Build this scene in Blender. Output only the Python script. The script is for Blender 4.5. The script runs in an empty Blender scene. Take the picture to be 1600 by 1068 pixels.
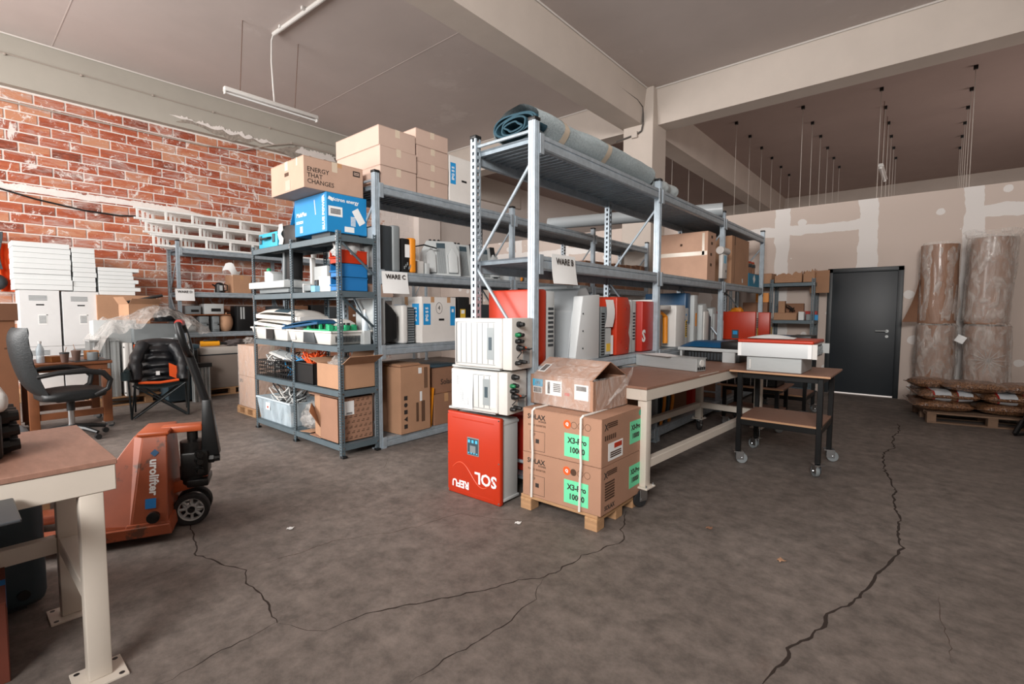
import bpy, bmesh, math, random
from math import sin, cos, pi, radians as rad
from mathutils import Vector, Matrix, noise as mn
random.seed(7)
S = bpy.context.scene
COL = S.collection
# ------------------------------------------------------------------ camera, world, lights, exposure
cd = bpy.data.cameras.new('camera'); cam = bpy.data.objects.new('camera', cd); COL.objects.link(cam)
cd.sensor_width = 36.0; cd.lens = 17.14; cd.clip_start = 0.02; cd.clip_end = 200
cam.location = (0, 0, 1.35)
cam.rotation_euler = (Matrix.Rotation(rad(40.39), 3, 'Z') @ Matrix.Rotation(rad(90 - 3.61), 3, 'X') @ Matrix.Rotation(rad(0.12), 3, 'Z')).to_euler()
S.camera = cam
W = bpy.data.worlds.new('world'); S.world = W; W.use_nodes = True
W.node_tree.nodes['Background'].inputs[0].default_value = (0.75, 0.85, 1.0, 1)
W.node_tree.nodes['Background'].inputs[1].default_value = 0.25
S.view_settings.view_transform = 'Standard'; S.view_settings.look = 'None'
S.view_settings.gamma = 1.0; S.view_settings.use_curve_mapping = False
S.view_settings.exposure = 0.3
S.cycles.max_bounces = 8; S.cycles.diffuse_bounces = 5; S.cycles.transparent_max_bounces = 24
S.cycles.sample_clamp_indirect = 6.0; S.cycles.use_denoising = True
def area(name, loc, to, sx, sy, power, col):
    l = bpy.data.lights.new(name, 'AREA'); l.shape = 'RECTANGLE'; l.size = sx; l.size_y = sy
    l.energy = power; l.color = col
    o = bpy.data.objects.new(name, l); COL.objects.link(o); o.location = loc
    o.rotation_euler = (Vector(to) - Vector(loc)).to_track_quat('-Z', 'Y').to_euler()
    return o
area('gate_daylight', (-7.3, -4.6, 3.0), (-6.3, 3.0, 3.0), 5.0, 3.2, 700, (1.0, 0.975, 0.95))
area('side_fill_light', (1.0, -4.2, 4.1), (-6.0, 5.5, 3.9), 3.2, 1.8, 330, (1.0, 0.97, 0.94)).data.spread = rad(110)  # unseen fill added to brighten faces turned to the right; no window stands here
area('next_bay_fill_light', (5.0, 13.5, 2.4), (-6.0, 14.0, 3.0), 3.0, 2.0, 110, (1.0, 0.86, 0.8))  # dim unseen fill added to lift the bay beyond, not a real window

# ------------------------------------------------------------------ helpers
def lin(h):
    h = h.lstrip('#'); c = [int(h[i:i + 2], 16) / 255 for i in (0, 2, 4)]
    return tuple(x / 12.92 if x <= 0.04045 else ((x + 0.055) / 1.055) ** 2.4 for x in c) + (1,)
MATS = {}
def pm(name, col, rough=0.5, metal=0.0, var=0.0, vs=6.0, col2=None, bump=0.0, bs=60.0, spot=None, ss=4.0, st=0.62, world=False, stretch=None, spec=0.5, coat=0.0):
    """procedural material: base colour mottled by noise, optional stains (spot) and fine bump"""
    if name in MATS: return MATS[name]
    m = bpy.data.materials.new(name); MATS[name] = m; m.use_nodes = True
    nt = m.node_tree; N = nt.nodes; L = nt.links
    b = N['Principled BSDF']
    b.inputs['Base Color'].default_value = lin(col); b.inputs['Roughness'].default_value = rough
    b.inputs['Metallic'].default_value = metal; b.inputs['Specular IOR Level'].default_value = spec
    b.inputs['Coat Weight'].default_value = coat
    if world:
        co = N.new('ShaderNodeNewGeometry').outputs['Position']
    else:
        co = N.new('ShaderNodeTexCoord').outputs['Object']
    if stretch:
        mp = N.new('ShaderNodeMapping'); mp.inputs['Scale'].default_value = stretch
        L.new(co, mp.inputs['Vector']); co = mp.outputs['Vector']
    out = None
    if var > 0:
        n = N.new('ShaderNodeTexNoise'); n.inputs['Scale'].default_value = vs; n.inputs['Detail'].default_value = 6
        n.inputs['Roughness'].default_value = 0.62
        L.new(co, n.inputs['Vector'])
        r = N.new('ShaderNodeValToRGB'); r.color_ramp.elements[0].position = 0.3; r.color_ramp.elements[1].position = 0.7
        c1 = lin(col)
        c2 = lin(col2) if col2 else tuple(min(1, x * (1 + var)) for x in c1[:3]) + (1,)
        c0 = c1 if col2 else tuple(x * (1 - var) for x in c1[:3]) + (1,)
        r.color_ramp.elements[0].color = c0; r.color_ramp.elements[1].color = c2
        L.new(n.outputs['Fac'], r.inputs['Fac']); out = r.outputs['Color']
    if spot:
        n2 = N.new('ShaderNodeTexNoise'); n2.inputs['Scale'].default_value = ss; n2.inputs['Detail'].default_value = 8
        n2.inputs['Roughness'].default_value = 0.7
        L.new(co, n2.inputs['Vector'])
        r2 = N.new('ShaderNodeValToRGB'); r2.color_ramp.elements[0].position = st; r2.color_ramp.elements[1].position = min(1, st + 0.06)
        L.new(n2.outputs['Fac'], r2.inputs['Fac'])
        mx = N.new('ShaderNodeMix'); mx.data_type = 'RGBA'
        L.new(r2.outputs['Color'], mx.inputs['Factor'])
        if out: L.new(out, mx.inputs['A'])
        else: mx.inputs['A'].default_value = lin(col)
        mx.inputs['B'].default_value = lin(spot); out = mx.outputs['Result']
    if out: L.new(out, b.inputs['Base Color'])
    if bump > 0:
        n3 = N.new('ShaderNodeTexNoise'); n3.inputs['Scale'].default_value = bs; n3.inputs['Detail'].default_value = 4
        L.new(co, n3.inputs['Vector'])
        bp = N.new('ShaderNodeBump'); bp.inputs['Strength'].default_value = bump; bp.inputs['Distance'].default_value = 0.02
        L.new(n3.outputs['Fac'], bp.inputs['Height']); L.new(bp.outputs['Normal'], b.inputs['Normal'])
    return m
def film_mat(name, col, alpha, rough=0.12, bs=14.0):
    if name in MATS: return MATS[name]
    m = bpy.data.materials.new(name); MATS[name] = m; m.use_nodes = True
    nt = m.node_tree; N = nt.nodes; L = nt.links
    for n in list(N):
        if n.type == 'BSDF_PRINCIPLED': N.remove(n)
    o = [n for n in N if n.type == 'OUTPUT_MATERIAL'][0]
    tr = N.new('ShaderNodeBsdfTransparent'); pr = N.new('ShaderNodeBsdfPrincipled'); mx = N.new('ShaderNodeMixShader')
    pr.inputs['Base Color'].default_value = lin(col); pr.inputs['Roughness'].default_value = rough
    tc = N.new('ShaderNodeTexCoord'); mp = N.new('ShaderNodeMapping'); mp.inputs['Scale'].default_value = (1, 1, 0.45)
    L.new(tc.outputs['Object'], mp.inputs['Vector'])
    ns = N.new('ShaderNodeTexNoise'); ns.inputs['Scale'].default_value = bs; ns.inputs['Detail'].default_value = 5; ns.inputs['Distortion'].default_value = 1.5
    L.new(mp.outputs['Vector'], ns.inputs['Vector'])
    bp = N.new('ShaderNodeBump'); bp.inputs['Strength'].default_value = 0.9; bp.inputs['Distance'].default_value = 0.03
    L.new(ns.outputs['Fac'], bp.inputs['Height']); L.new(bp.outputs['Normal'], pr.inputs['Normal'])
    rp = N.new('ShaderNodeMapRange'); rp.inputs['From Min'].default_value = 0.3; rp.inputs['From Max'].default_value = 0.75
    rp.inputs['To Min'].default_value = alpha * 0.4; rp.inputs['To Max'].default_value = min(1, alpha * 1.7)
    L.new(ns.outputs['Fac'], rp.inputs['Value']); L.new(rp.outputs['Result'], mx.inputs['Fac'])
    L.new(tr.outputs[0], mx.inputs[1]); L.new(pr.outputs[0], mx.inputs[2]); L.new(mx.outputs[0], o.inputs['Surface'])
    return m

class G:
    """collects shapes; .o() links them as ONE mesh object"""
    def __init__(s): s.v = []; s.f = []
    def add(s, vs, fs):
        k = len(s.v); s.v += [tuple(v) for v in vs]; s.f += [tuple(i + k for i in f) for f in fs]; return s
    def box(s, x0, y0, z0, x1, y1, z1):
        return s.add([(x0, y0, z0), (x1, y0, z0), (x1, y1, z0), (x0, y1, z0), (x0, y0, z1), (x1, y0, z1), (x1, y1, z1), (x0, y1, z1)],
                     [(0, 3, 2, 1), (4, 5, 6, 7), (0, 1, 5, 4), (1, 2, 6, 5), (2, 3, 7, 6), (3, 0, 4, 7)])
    def cb(s, cx, cy, cz, sx, sy, sz): return s.box(cx - sx / 2, cy - sy / 2, cz - sz / 2, cx + sx / 2, cy + sy / 2, cz + sz / 2)
    def hexa(s, b, t):   # bottom 4, top 4 points (counter-clockwise)
        return s.add(list(b) + list(t), [(0, 3, 2, 1), (4, 5, 6, 7), (0, 1, 5, 4), (1, 2, 6, 5), (2, 3, 7, 6), (3, 0, 4, 7)])
    def prism(s, poly, axis, a, b):
        n = len(poly)
        def P(p, h):
            return {'x': (h, p[0], p[1]), 'y': (p[0], h, p[1]), 'z': (p[0], p[1], h)}[axis]
        return s.add([P(p, a) for p in poly] + [P(p, b) for p in poly],
                     [tuple(range(n))[::-1], tuple(range(n, 2 * n))] + [(i, (i + 1) % n, n + (i + 1) % n, n + i) for i in range(n)])
    def cyl(s, p0, p1, r0, r1=None, n=12):
        return s.tube([p0, p1], [r0, r0 if r1 is None else r1], n)
    def tube(s, pts, r, n=8, closed=False):
        pts = [Vector(p) for p in pts]; m = len(pts)
        rr = r if isinstance(r, (list, tuple)) else [r] * m
        t0 = (pts[1] - pts[0]).normalized(); up = Vector((0, 0, 1)) if abs(t0.z) < 0.9 else Vector((1, 0, 0))
        u = t0.cross(up).normalized(); vs = []
        for i in range(m):
            if closed: t = (pts[(i + 1) % m] - pts[i - 1])
            else: t = pts[min(i + 1, m - 1)] - pts[max(i - 1, 0)]
            t = t.normalized() if t.length > 1e-9 else t0
            u = (u - t * u.dot(t)); u = u.normalized() if u.length > 1e-6 else t.orthogonal().normalized()
            w = t.cross(u)
            for k in range(n):
                a = 2 * pi * k / n; vs.append(pts[i] + (u * cos(a) + w * sin(a)) * rr[i])
        fs = []
        for i in range(m if closed else m - 1):
            j = (i + 1) % m
            for k in range(n): fs.append((i * n + k, i * n + (k + 1) % n, j * n + (k + 1) % n, j * n + k))
        if not closed: fs += [tuple(range(n))[::-1], tuple(range((m - 1) * n, m * n))]
        return s.add(vs, fs)
    def lathe(s, prof, n=20, c=(0, 0, 0), axis='z', ring=False):
        vs = []; m = len(prof)
        for (r, h) in prof:
            for k in range(n):
                a = 2 * pi * k / n; x, y = r * cos(a), r * sin(a)
                p = {'z': (x, y, h), 'x': (h, x, y), 'y': (y, h, x)}[axis]
                vs.append((p[0] + c[0], p[1] + c[1], p[2] + c[2]))
        fs = [(i * n + k, i * n + (k + 1) % n, (i + 1) * n + (k + 1) % n, (i + 1) * n + k) for i in range(m - 1) for k in range(n)]
        if ring: fs += [((m - 1) * n + k, (m - 1) * n + (k + 1) % n, (k + 1) % n, k) for k in range(n)]
        else: fs += [tuple(range(n))[::-1], tuple(range((m - 1) * n, m * n))]
        return s.add(vs, fs)
    def grid(s, fn, nu, nv):
        vs = [fn(i / nu, j / nv) for i in range(nu + 1) for j in range(nv + 1)]
        return s.add(vs, [(i * (nv + 1) + j, (i + 1) * (nv + 1) + j, (i + 1) * (nv + 1) + j + 1, i * (nv + 1) + j + 1) for i in range(nu) for j in range(nv)])
    def ball(s, c, r, nu=14, nv=8, fn=None):
        rx, ry, rz = r if isinstance(r, (list, tuple)) else (r, r, r); vs = []
        for j in range(nv + 1):
            ph = -pi / 2 + pi * j / nv
            for i in range(nu):
                a = 2 * pi * i / nu
                p = (c[0] + rx * cos(ph) * cos(a), c[1] + ry * cos(ph) * sin(a), c[2] + rz * sin(ph)); vs.append(fn(p) if fn else p)
        return s.add(vs, [(j * nu + i, j * nu + (i + 1) % nu, (j + 1) * nu + (i + 1) % nu, (j + 1) * nu + i) for j in range(nv) for i in range(nu)])
    def tf(s, M):
        s.v = [tuple(M @ Vector(v)) for v in s.v]; return s
    def mesh(s, name, mat, bevel=0, seg=2, smooth=35, solid=0):
        me = bpy.data.meshes.new(name); me.from_pydata(s.v, [], s.f)
        bm = bmesh.new(); bm.from_mesh(me)
        if not bevel: bmesh.ops.remove_doubles(bm, verts=bm.verts, dist=1e-6)
        bmesh.ops.recalc_face_normals(bm, faces=bm.faces)
        if solid: bmesh.ops.solidify(bm, geom=bm.faces[:], thickness=solid)
        if bevel: bmesh.ops.bevel(bm, geom=bm.edges[:], offset=bevel, segments=seg, profile=0.5, affect='EDGES', clamp_overlap=True)
        bm.to_mesh(me); bm.free()
        if smooth:
            for p in me.polygons: p.use_smooth = True
            me.set_sharp_from_angle(angle=rad(smooth))
        me.materials.append(mat); return me
    def o(s, name, mat, parent=None, loc=(0, 0, 0), rot=(0, 0, 0), **k):
        return link(name, s.mesh(name, mat, **k), parent, loc, rot)
def link(name, me, parent=None, loc=(0, 0, 0), rot=(0, 0, 0)):
    ob = bpy.data.objects.new(name, me); COL.objects.link(ob); ob.location = loc; ob.rotation_euler = rot
    if parent: ob.parent = parent
    return ob
def tag(o, label, cat, group=None):
    o['label'] = label; o['category'] = cat
    if group: o['group'] = group
    return o
def T(name, label, cat, loc=(0, 0, 0), rz=0.0, group=None, rot=None):
    o = bpy.data.objects.new(name, None); COL.objects.link(o); o.empty_display_size = 0.1
    o.location = loc; o.rotation_euler = rot if rot else (0, 0, rad(rz)); return tag(o, label, cat, group)
def st(o): o['kind'] = 'structure'; return o
def stuff(o): o['kind'] = 'stuff'; return o
def dup(root, loc, rz=None, label=None, group=None):
    r = root.copy(); COL.objects.link(r); r.location = loc
    if rz is not None: r.rotation_euler = (0, 0, rad(rz))
    if label: r['label'] = label
    if group: r['group'] = group
    for ch in list(root.children):
        c = ch.copy(); COL.objects.link(c); c.parent = r
        for g in list(ch.children):
            d = g.copy(); COL.objects.link(d); d.parent = c
    return r
FONT = {}
def text(s, size, mat, parent, loc, rot=(90, 0, 0), align='CENTER', ext=0.0006, bold=0.0, sx=1.0, name='lettering'):
    """flat printed letters: local x runs along the line, y is up, turned by rot (degrees)"""
    key = (s, size, align, bold, sx, mat.name)
    if key not in FONT:
        cu = bpy.data.curves.new('lettering', 'FONT'); cu.body = s; cu.size = size; cu.align_x = align; cu.align_y = 'CENTER'
        cu.extrude = ext; cu.offset = bold; cu.resolution_u = 2; cu.space_line = 0.85
        tmp = bpy.data.objects.new('tmp', cu); COL.objects.link(tmp)
        dg = bpy.context.evaluated_depsgraph_get()
        me = bpy.data.meshes.new_from_object(tmp.evaluated_get(dg)); me.name = 'lettering'
        bpy.data.objects.remove(tmp); bpy.data.curves.remove(cu)
        for v in me.vertices: v.co.x *= sx
        me.materials.clear(); me.materials.append(mat); FONT[key] = me
    return link(name, FONT[key], parent, loc, tuple(rad(a) for a in rot))
def decal(parent, name, mat, loc, w, h, face, t=0.0012, roll=0):
    """thin printed patch lying on a face ('-y','+x','-x','+y','+z') of its thing, centred at loc"""
    R = {'-y': (90, 0, 0), '+x': (90, 0, 90), '-x': (90, 0, -90), '+y': (90, 0, 180), '+z': (0, 0, 0)}[face]
    M = Matrix.Translation(loc) @ Matrix.Rotation(rad(R[2]), 4, 'Z') @ Matrix.Rotation(rad(R[0]), 4, 'X') @ Matrix.Rotation(rad(roll), 4, 'Z')
    g = G().box(-w / 2, -h / 2, 0, w / 2, h / 2, t)
    ob = g.o(name, mat, parent, smooth=0); ob.matrix_local = M; return ob
FROT = {'-y': (90, 0, 0), '+x': (90, 0, 90), '-x': (90, 0, -90), '+y': (90, 0, 180), '+z': (0, 0, 0)}

# ------------------------------------------------------------------ materials
CARD = pm('cardboard', '#ab8366', 0.85, var=0.08, vs=3, bump=0.05, bs=40)
CARDL = pm('pale cardboard', '#b89f91', 0.85, var=0.05, vs=2, bump=0.04, bs=40)
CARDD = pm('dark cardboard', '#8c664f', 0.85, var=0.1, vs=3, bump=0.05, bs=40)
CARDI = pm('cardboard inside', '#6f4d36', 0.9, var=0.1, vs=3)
TAPE = pm('parcel tape', '#b98f68', 0.25, var=0.05)
TAPEC = pm('clear tape', '#c9b9a5', 0.2, var=0.05)
PRINT = pm('dark print', '#2c2420', 0.8)
PRINTB = pm('brown print', '#4a3222', 0.85)
GALV = pm('galvanised steel', '#a9b4bc', 0.5, 0.45, var=0.16, vs=14, bump=0.03, bs=50)
GALVD = pm('galvanised deck', '#8a969f', 0.5, 0.45, var=0.18, vs=10, bump=0.03, bs=50)
GREYM = pm('grey painted steel', '#5b6970', 0.45, 0.25, var=0.07, vs=10)
SLATE = pm('slate painted steel', '#38464d', 0.5, 0.2, var=0.08, vs=10)
BLACKP = pm('black plastic', '#161718', 0.45, var=0.1)
BLACKM = pm('black metal', '#141516', 0.4, 0.3, var=0.1)
RUBBER = pm('rubber', '#1d1d1e', 0.75)
CHROME = pm('chrome', '#c9cdd0', 0.18, 1.0)
WHITEP = pm('white plastic', '#cfcdc9', 0.42, var=0.03, vs=4)
WHITED = pm('dirty white plastic', '#c9c6c0', 0.5, var=0.05, vs=5, spot='#a9a297', ss=9, st=0.66)
WHITEF = pm('white foam', '#d9dddd', 0.8, var=0.02)
PAPER = pm('white paper', '#e6e7e6', 0.75)
LGREY = pm('light grey plastic', '#b4b8b8', 0.5, var=0.04, vs=5)
MGREY = pm('mid grey plastic', '#7c8284', 0.5, var=0.06)
DGREY = pm('dark grey plastic', '#33393d', 0.5, var=0.08)
GTEAL = pm('grey blue plastic', '#35464f', 0.45, var=0.08)
RED = pm('red lacquer', '#b42f10', 0.38, var=0.04, vs=3)
REDD = pm('deep red plastic', '#ad2416', 0.45, var=0.06)
ORANGE = pm('orange plastic', '#e08a1c', 0.5, var=0.06)
ORANGER = pm('bright orange cloth', '#e2561a', 0.8, var=0.1)
BLUE = pm('print blue', '#1f8fcd', 0.5, var=0.05, vs=4)
BLUED = pm('dark blue plastic', '#0e4a72', 0.4, var=0.06)
CYAN = pm('cyan case plastic', '#2aa0bd', 0.45, var=0.05)
GREENL = pm('mint label', '#69d3a0', 0.7)
PCB = pm('circuit board green', '#1f9a68', 0.5, var=0.25, vs=40)
WOOD = pm('raw pallet wood', '#a9835f', 0.8, var=0.16, vs=3, stretch=(2, 14, 14), bump=0.1, bs=20)
WOODX = pm('raw pallet wood across', '#b18a63', 0.8, var=0.16, vs=3, stretch=(14, 2, 14), bump=0.1, bs=20)
PLY = pm('film faced plywood', '#8e6a59', 0.5, var=0.14, vs=5, stretch=(2.5, 9, 9), spot='#6b4c3e', ss=7, st=0.68)
PLYE = pm('plywood edge', '#b98f6d', 0.7, var=0.1, stretch=(2, 2, 60))
TABLEW = pm('brown table wood', '#7c4a2c', 0.45, var=0.14, vs=4, stretch=(9, 2, 2))
CREAM = pm('cream painted steel', '#cfc6ba', 0.42, 0.0, var=0.04, vs=4, spot='#5d4a3f', ss=11, st=0.74)
ALU = pm('raw aluminium', '#b0b4b4', 0.42, 0.4, var=0.06, stretch=(1, 1, 20), vs=8)
BLUETXT = pm('blue sign', '#1672b5', 0.6)
FILM = film_mat('clear stretch film', '#e8e4e0', 0.22)
FILMH = film_mat('heavy clear film', '#d9d4cf', 0.34, 0.15, 9)
TUB = film_mat('translucent tub plastic', '#c3d3dc', 0.55, 0.3, 3)
# ------------------------------------------------------------------ the room
H = 5.63
def conc_mat():
    m = bpy.data.materials.new('worn concrete'); m.use_nodes = True; nt = m.node_tree; N = nt.nodes; L = nt.links; b = N['Principled BSDF']
    g = N.new('ShaderNodeNewGeometry')
    def nz(sc, det, ro, dist=0.0):
        n = N.new('ShaderNodeTexNoise'); n.inputs['Scale'].default_value = sc; n.inputs['Detail'].default_value = det; n.inputs['Roughness'].default_value = ro; n.inputs['Distortion'].default_value = dist
        L.new(g.outputs['Position'], n.inputs['Vector']); return n.outputs['Fac']
    def ramp(fac, a, ca, bb, cb):
        r = N.new('ShaderNodeValToRGB'); r.color_ramp.elements[0].position = a; r.color_ramp.elements[1].position = bb
        r.color_ramp.elements[0].color = ca; r.color_ramp.elements[1].color = cb; L.new(fac, r.inputs['Fac']); return r.outputs['Color']
    def mix(t, f, a, bb):
        x = N.new('ShaderNodeMix'); x.data_type = 'RGBA'; x.blend_type = t
        if isinstance(f, float): x.inputs['Factor'].default_value = f
        else: L.new(f, x.inputs['Factor'])
        L.new(a, x.inputs['A'])
        if isinstance(bb, tuple): x.inputs['B'].default_value = bb
        else: L.new(bb, x.inputs['B'])
        return x.outputs['Result']
    base = ramp(nz(0.7, 8, 0.62, 0.4), 0.32, lin('#6b625c'), 0.7, lin('#8a8079'))
    fine = ramp(nz(9, 9, 0.75), 0.36, lin('#9a9a9a'), 0.64, lin('#ffffff'))
    c = mix('MULTIPLY', 0.75, base, fine)
    c = mix('MIX', ramp(nz(1.6, 9, 0.72, 1.2), 0.63, (0, 0, 0, 1), 0.75, (.55, .55, .55, 1)), c, lin('#5b4c45'))
    c = mix('MIX', ramp(nz(3.7, 10, 0.8, 2.0), 0.66, (0, 0, 0, 1), 0.76, (.5, .5, .5, 1)), c, lin('#b3a59b'))
    c = mix('MIX', ramp(nz(26, 3, 0.6), 0.72, (0, 0, 0, 1), 0.78, (.8, .8, .8, 1)), c, lin('#4a403b'))
    L.new(c, b.inputs['Base Color'])
    rr = N.new('ShaderNodeMapRange'); rr.inputs['To Min'].default_value = 0.5; rr.inputs['To Max'].default_value = 0.8
    L.new(nz(2.5, 5, 0.6), rr.inputs['Value']); L.new(rr.outputs['Result'], b.inputs['Roughness'])
    bp = N.new('ShaderNodeBump'); bp.inputs['Strength'].default_value = 0.25; bp.inputs['Distance'].default_value = 0.01
    L.new(nz(22, 8, 0.7), bp.inputs['Height']); L.new(bp.outputs['Normal'], b.inputs['Normal'])
    return m
floor = st(G().box(-12, -5, -0.15, 7, 9.6, 0).o('floor', conc_mat(), smooth=0))
CRK = pm('crack dirt', '#2c211b', 0.95)
CRKF = pm('hairline crack dirt', '#4a3c34', 0.95)
CRACKS = [
 (6,[(-3.61,0.99),(-3.32,0.94),(-3.02,0.86),(-2.91,0.89),(-2.73,0.95),(-2.65,0.98),(-2.52,0.94),(-2.31,0.93),(-2.12,0.89),(-2.09,0.89)]),
 (3,[(-2.65,0.98),(-2.64,1.12),(-2.61,1.29),(-2.61,1.44),(-2.46,1.70),(-2.39,1.88),(-2.34,2.14),(-2.32,2.20),(-2.18,2.25),(-1.73,2.51)]),
 (6,[(-1.88,1.00),(-1.87,1.15),(-1.78,1.32),(-1.67,1.50),(-1.55,1.71),(-1.51,1.83),(-1.43,1.94),(-1.41,2.08),(-1.40,2.25),(-1.35,2.44),(-1.31,2.55),(-1.39,2.68),(-1.50,2.97)]),
 (4,[(-2.09,0.89),(-1.94,0.95),(-1.88,1.00)]),
 (4,[(-2.10,0.90),(-2.08,0.77),(-2.09,0.67),(-2.07,0.56),(-2.06,0.46)]),
 (4,[(-1.43,1.94),(-1.35,1.76),(-1.33,1.53),(-1.35,1.37),(-1.37,1.21),(-1.38,1.05)]),
 (3,[(-3.00,0.86),(-2.95,0.70),(-2.95,0.55)]),
 (10,[(-0.22,7.49),(-0.19,7.05),(-0.23,6.60),(-0.20,6.13),(-0.27,5.75),(-0.22,5.15),(-0.17,4.92),(-0.12,4.60),(-0.13,4.41),(-0.08,4.01),(-0.08,3.65),(-0.06,3.53),(-0.09,3.34),(-0.11,3.20),(-0.15,3.07),(-0.15,2.96),(-0.18,2.80),(-0.22,2.65),(-0.28,2.52),(-0.28,2.41),(-0.31,2.29),(-0.37,2.15),(-0.36,2.10),(-0.38,1.97),(-0.40,1.88)]),
 (3,[(-1.20,5.20),(-0.88,5.17),(-0.57,5.21),(-0.23,5.24),(0.10,5.29),(0.63,5.40)]),
 (3,[(-0.35,3.59),(-0.23,3.52),(-0.08,3.49)]),
 (2,[(0.10,3.08),(0.10,2.82),(0.12,2.67),(0.13,2.46)]),
 (2,[(-3.80,2.70),(-3.52,2.44),(-3.46,2.27),(-3.57,1.88),(-4.41,1.25)]),
]
for w, pts in CRACKS:
    P = []
    for a, b in zip(pts, pts[1:]):
        a = Vector(a); b = Vector(b); n = max(2, int((b - a).length / 0.03)); d = (b - a).normalized(); q = Vector((-d.y, d.x))
        for i in range(n):
            P.append(a + (b - a) * (i / n) + q * random.uniform(-1, 1) * 0.006 + q * 0.02 * mn.noise((a.x * 3 + i * 0.25, a.y, w)))
    P.append(Vector(pts[-1])); vs = []; n = len(P)
    for i, p in enumerate(P):
        d = (P[min(i + 1, n - 1)] - P[max(i - 1, 0)]).normalized(); q = Vector((-d.y, d.x))
        hw = w * 0.001 * (0.35 + 0.5 * random.random()) * min(1, (i + 1) / 6, (n - i) / 6 + .1)
        e = q * hw
        vs += [(p.x + e.x, p.y + e.y, 0.0004), (p.x - e.x, p.y - e.y, 0.0004)]
    st(G().add(vs, [(2 * i, 2 * i + 1, 2 * i + 3, 2 * i + 2) for i in range(n - 1)]).o('floor_crack', CRK if w >= 4 else CRKF, floor, smooth=0))

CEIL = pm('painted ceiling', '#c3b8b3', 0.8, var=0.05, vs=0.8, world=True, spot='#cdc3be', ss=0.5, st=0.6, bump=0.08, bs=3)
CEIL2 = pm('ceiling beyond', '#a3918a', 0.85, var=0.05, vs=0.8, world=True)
BEAM = pm('painted concrete beam', '#c3b8ae', 0.8, var=0.05, vs=1.4, world=True, bump=0.05, bs=25)
PLAST = pm('pale plaster', '#d8cec7', 0.85, var=0.04, vs=1.5, world=True)
JOINT = pm('ceiling joint filler', '#d6d0ca', 0.8)
st(G().box(-12, -5, H, 7, 9.2, H + 0.15).o('ceiling', CEIL, smooth=0))
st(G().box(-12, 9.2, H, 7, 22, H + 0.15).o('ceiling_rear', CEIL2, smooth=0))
for y in (1.4, 5.4):
    st(G().box(-11.05, y - 0.006, H - 0.003, -4.8, y + 0.006, H).o('trim_1', CEIL, smooth=0))
# beams and column
BT = 4.96
st(G().prism([(-4.80, BT), (-4.36, BT), (-4.28, H), (-4.86, H)], 'y', -5, 9.2).o('beam_long', BEAM, smooth=0))
st(G().prism([(-4.80, BT), (-4.36, BT), (-4.28, H), (-4.86, H)], 'y', 9.62, 22).o('beam_long_rear', BEAM, smooth=0))
st(G().prism([(9.22, BT), (9.64, BT), (9.64, H), (9.14, H)], 'x', -11.1, 7).o('beam_cross', BEAM, smooth=0))
st(G().prism([(21.0, 4.95), (21.4, 4.95), (21.4, H), (21.0, H)], 'x', -12, 7).o('beam_cross_rear', BEAM, smooth=0))
st(G().box(-4.76, 9.0, 0, -4.14, 9.62, H).o('column', BEAM, bevel=0.012, smooth=0))
for a, b in (((-4.27, -5, H - 0.01), (-4.27, 9.12, H - 0.01)), ((-4.27, 9.12, H - 0.01), (7, 9.12, H - 0.01)), ((-11.0, 9.12, H - 0.01), (-4.87, 9.12, H - 0.01)), ((-11.03, -5, H - 0.01), (-11.03, 9.12, H - 0.01))):
    st(G().tube([a, b], 0.016, 4).o('trim_2', JOINT, smooth=0))
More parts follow.
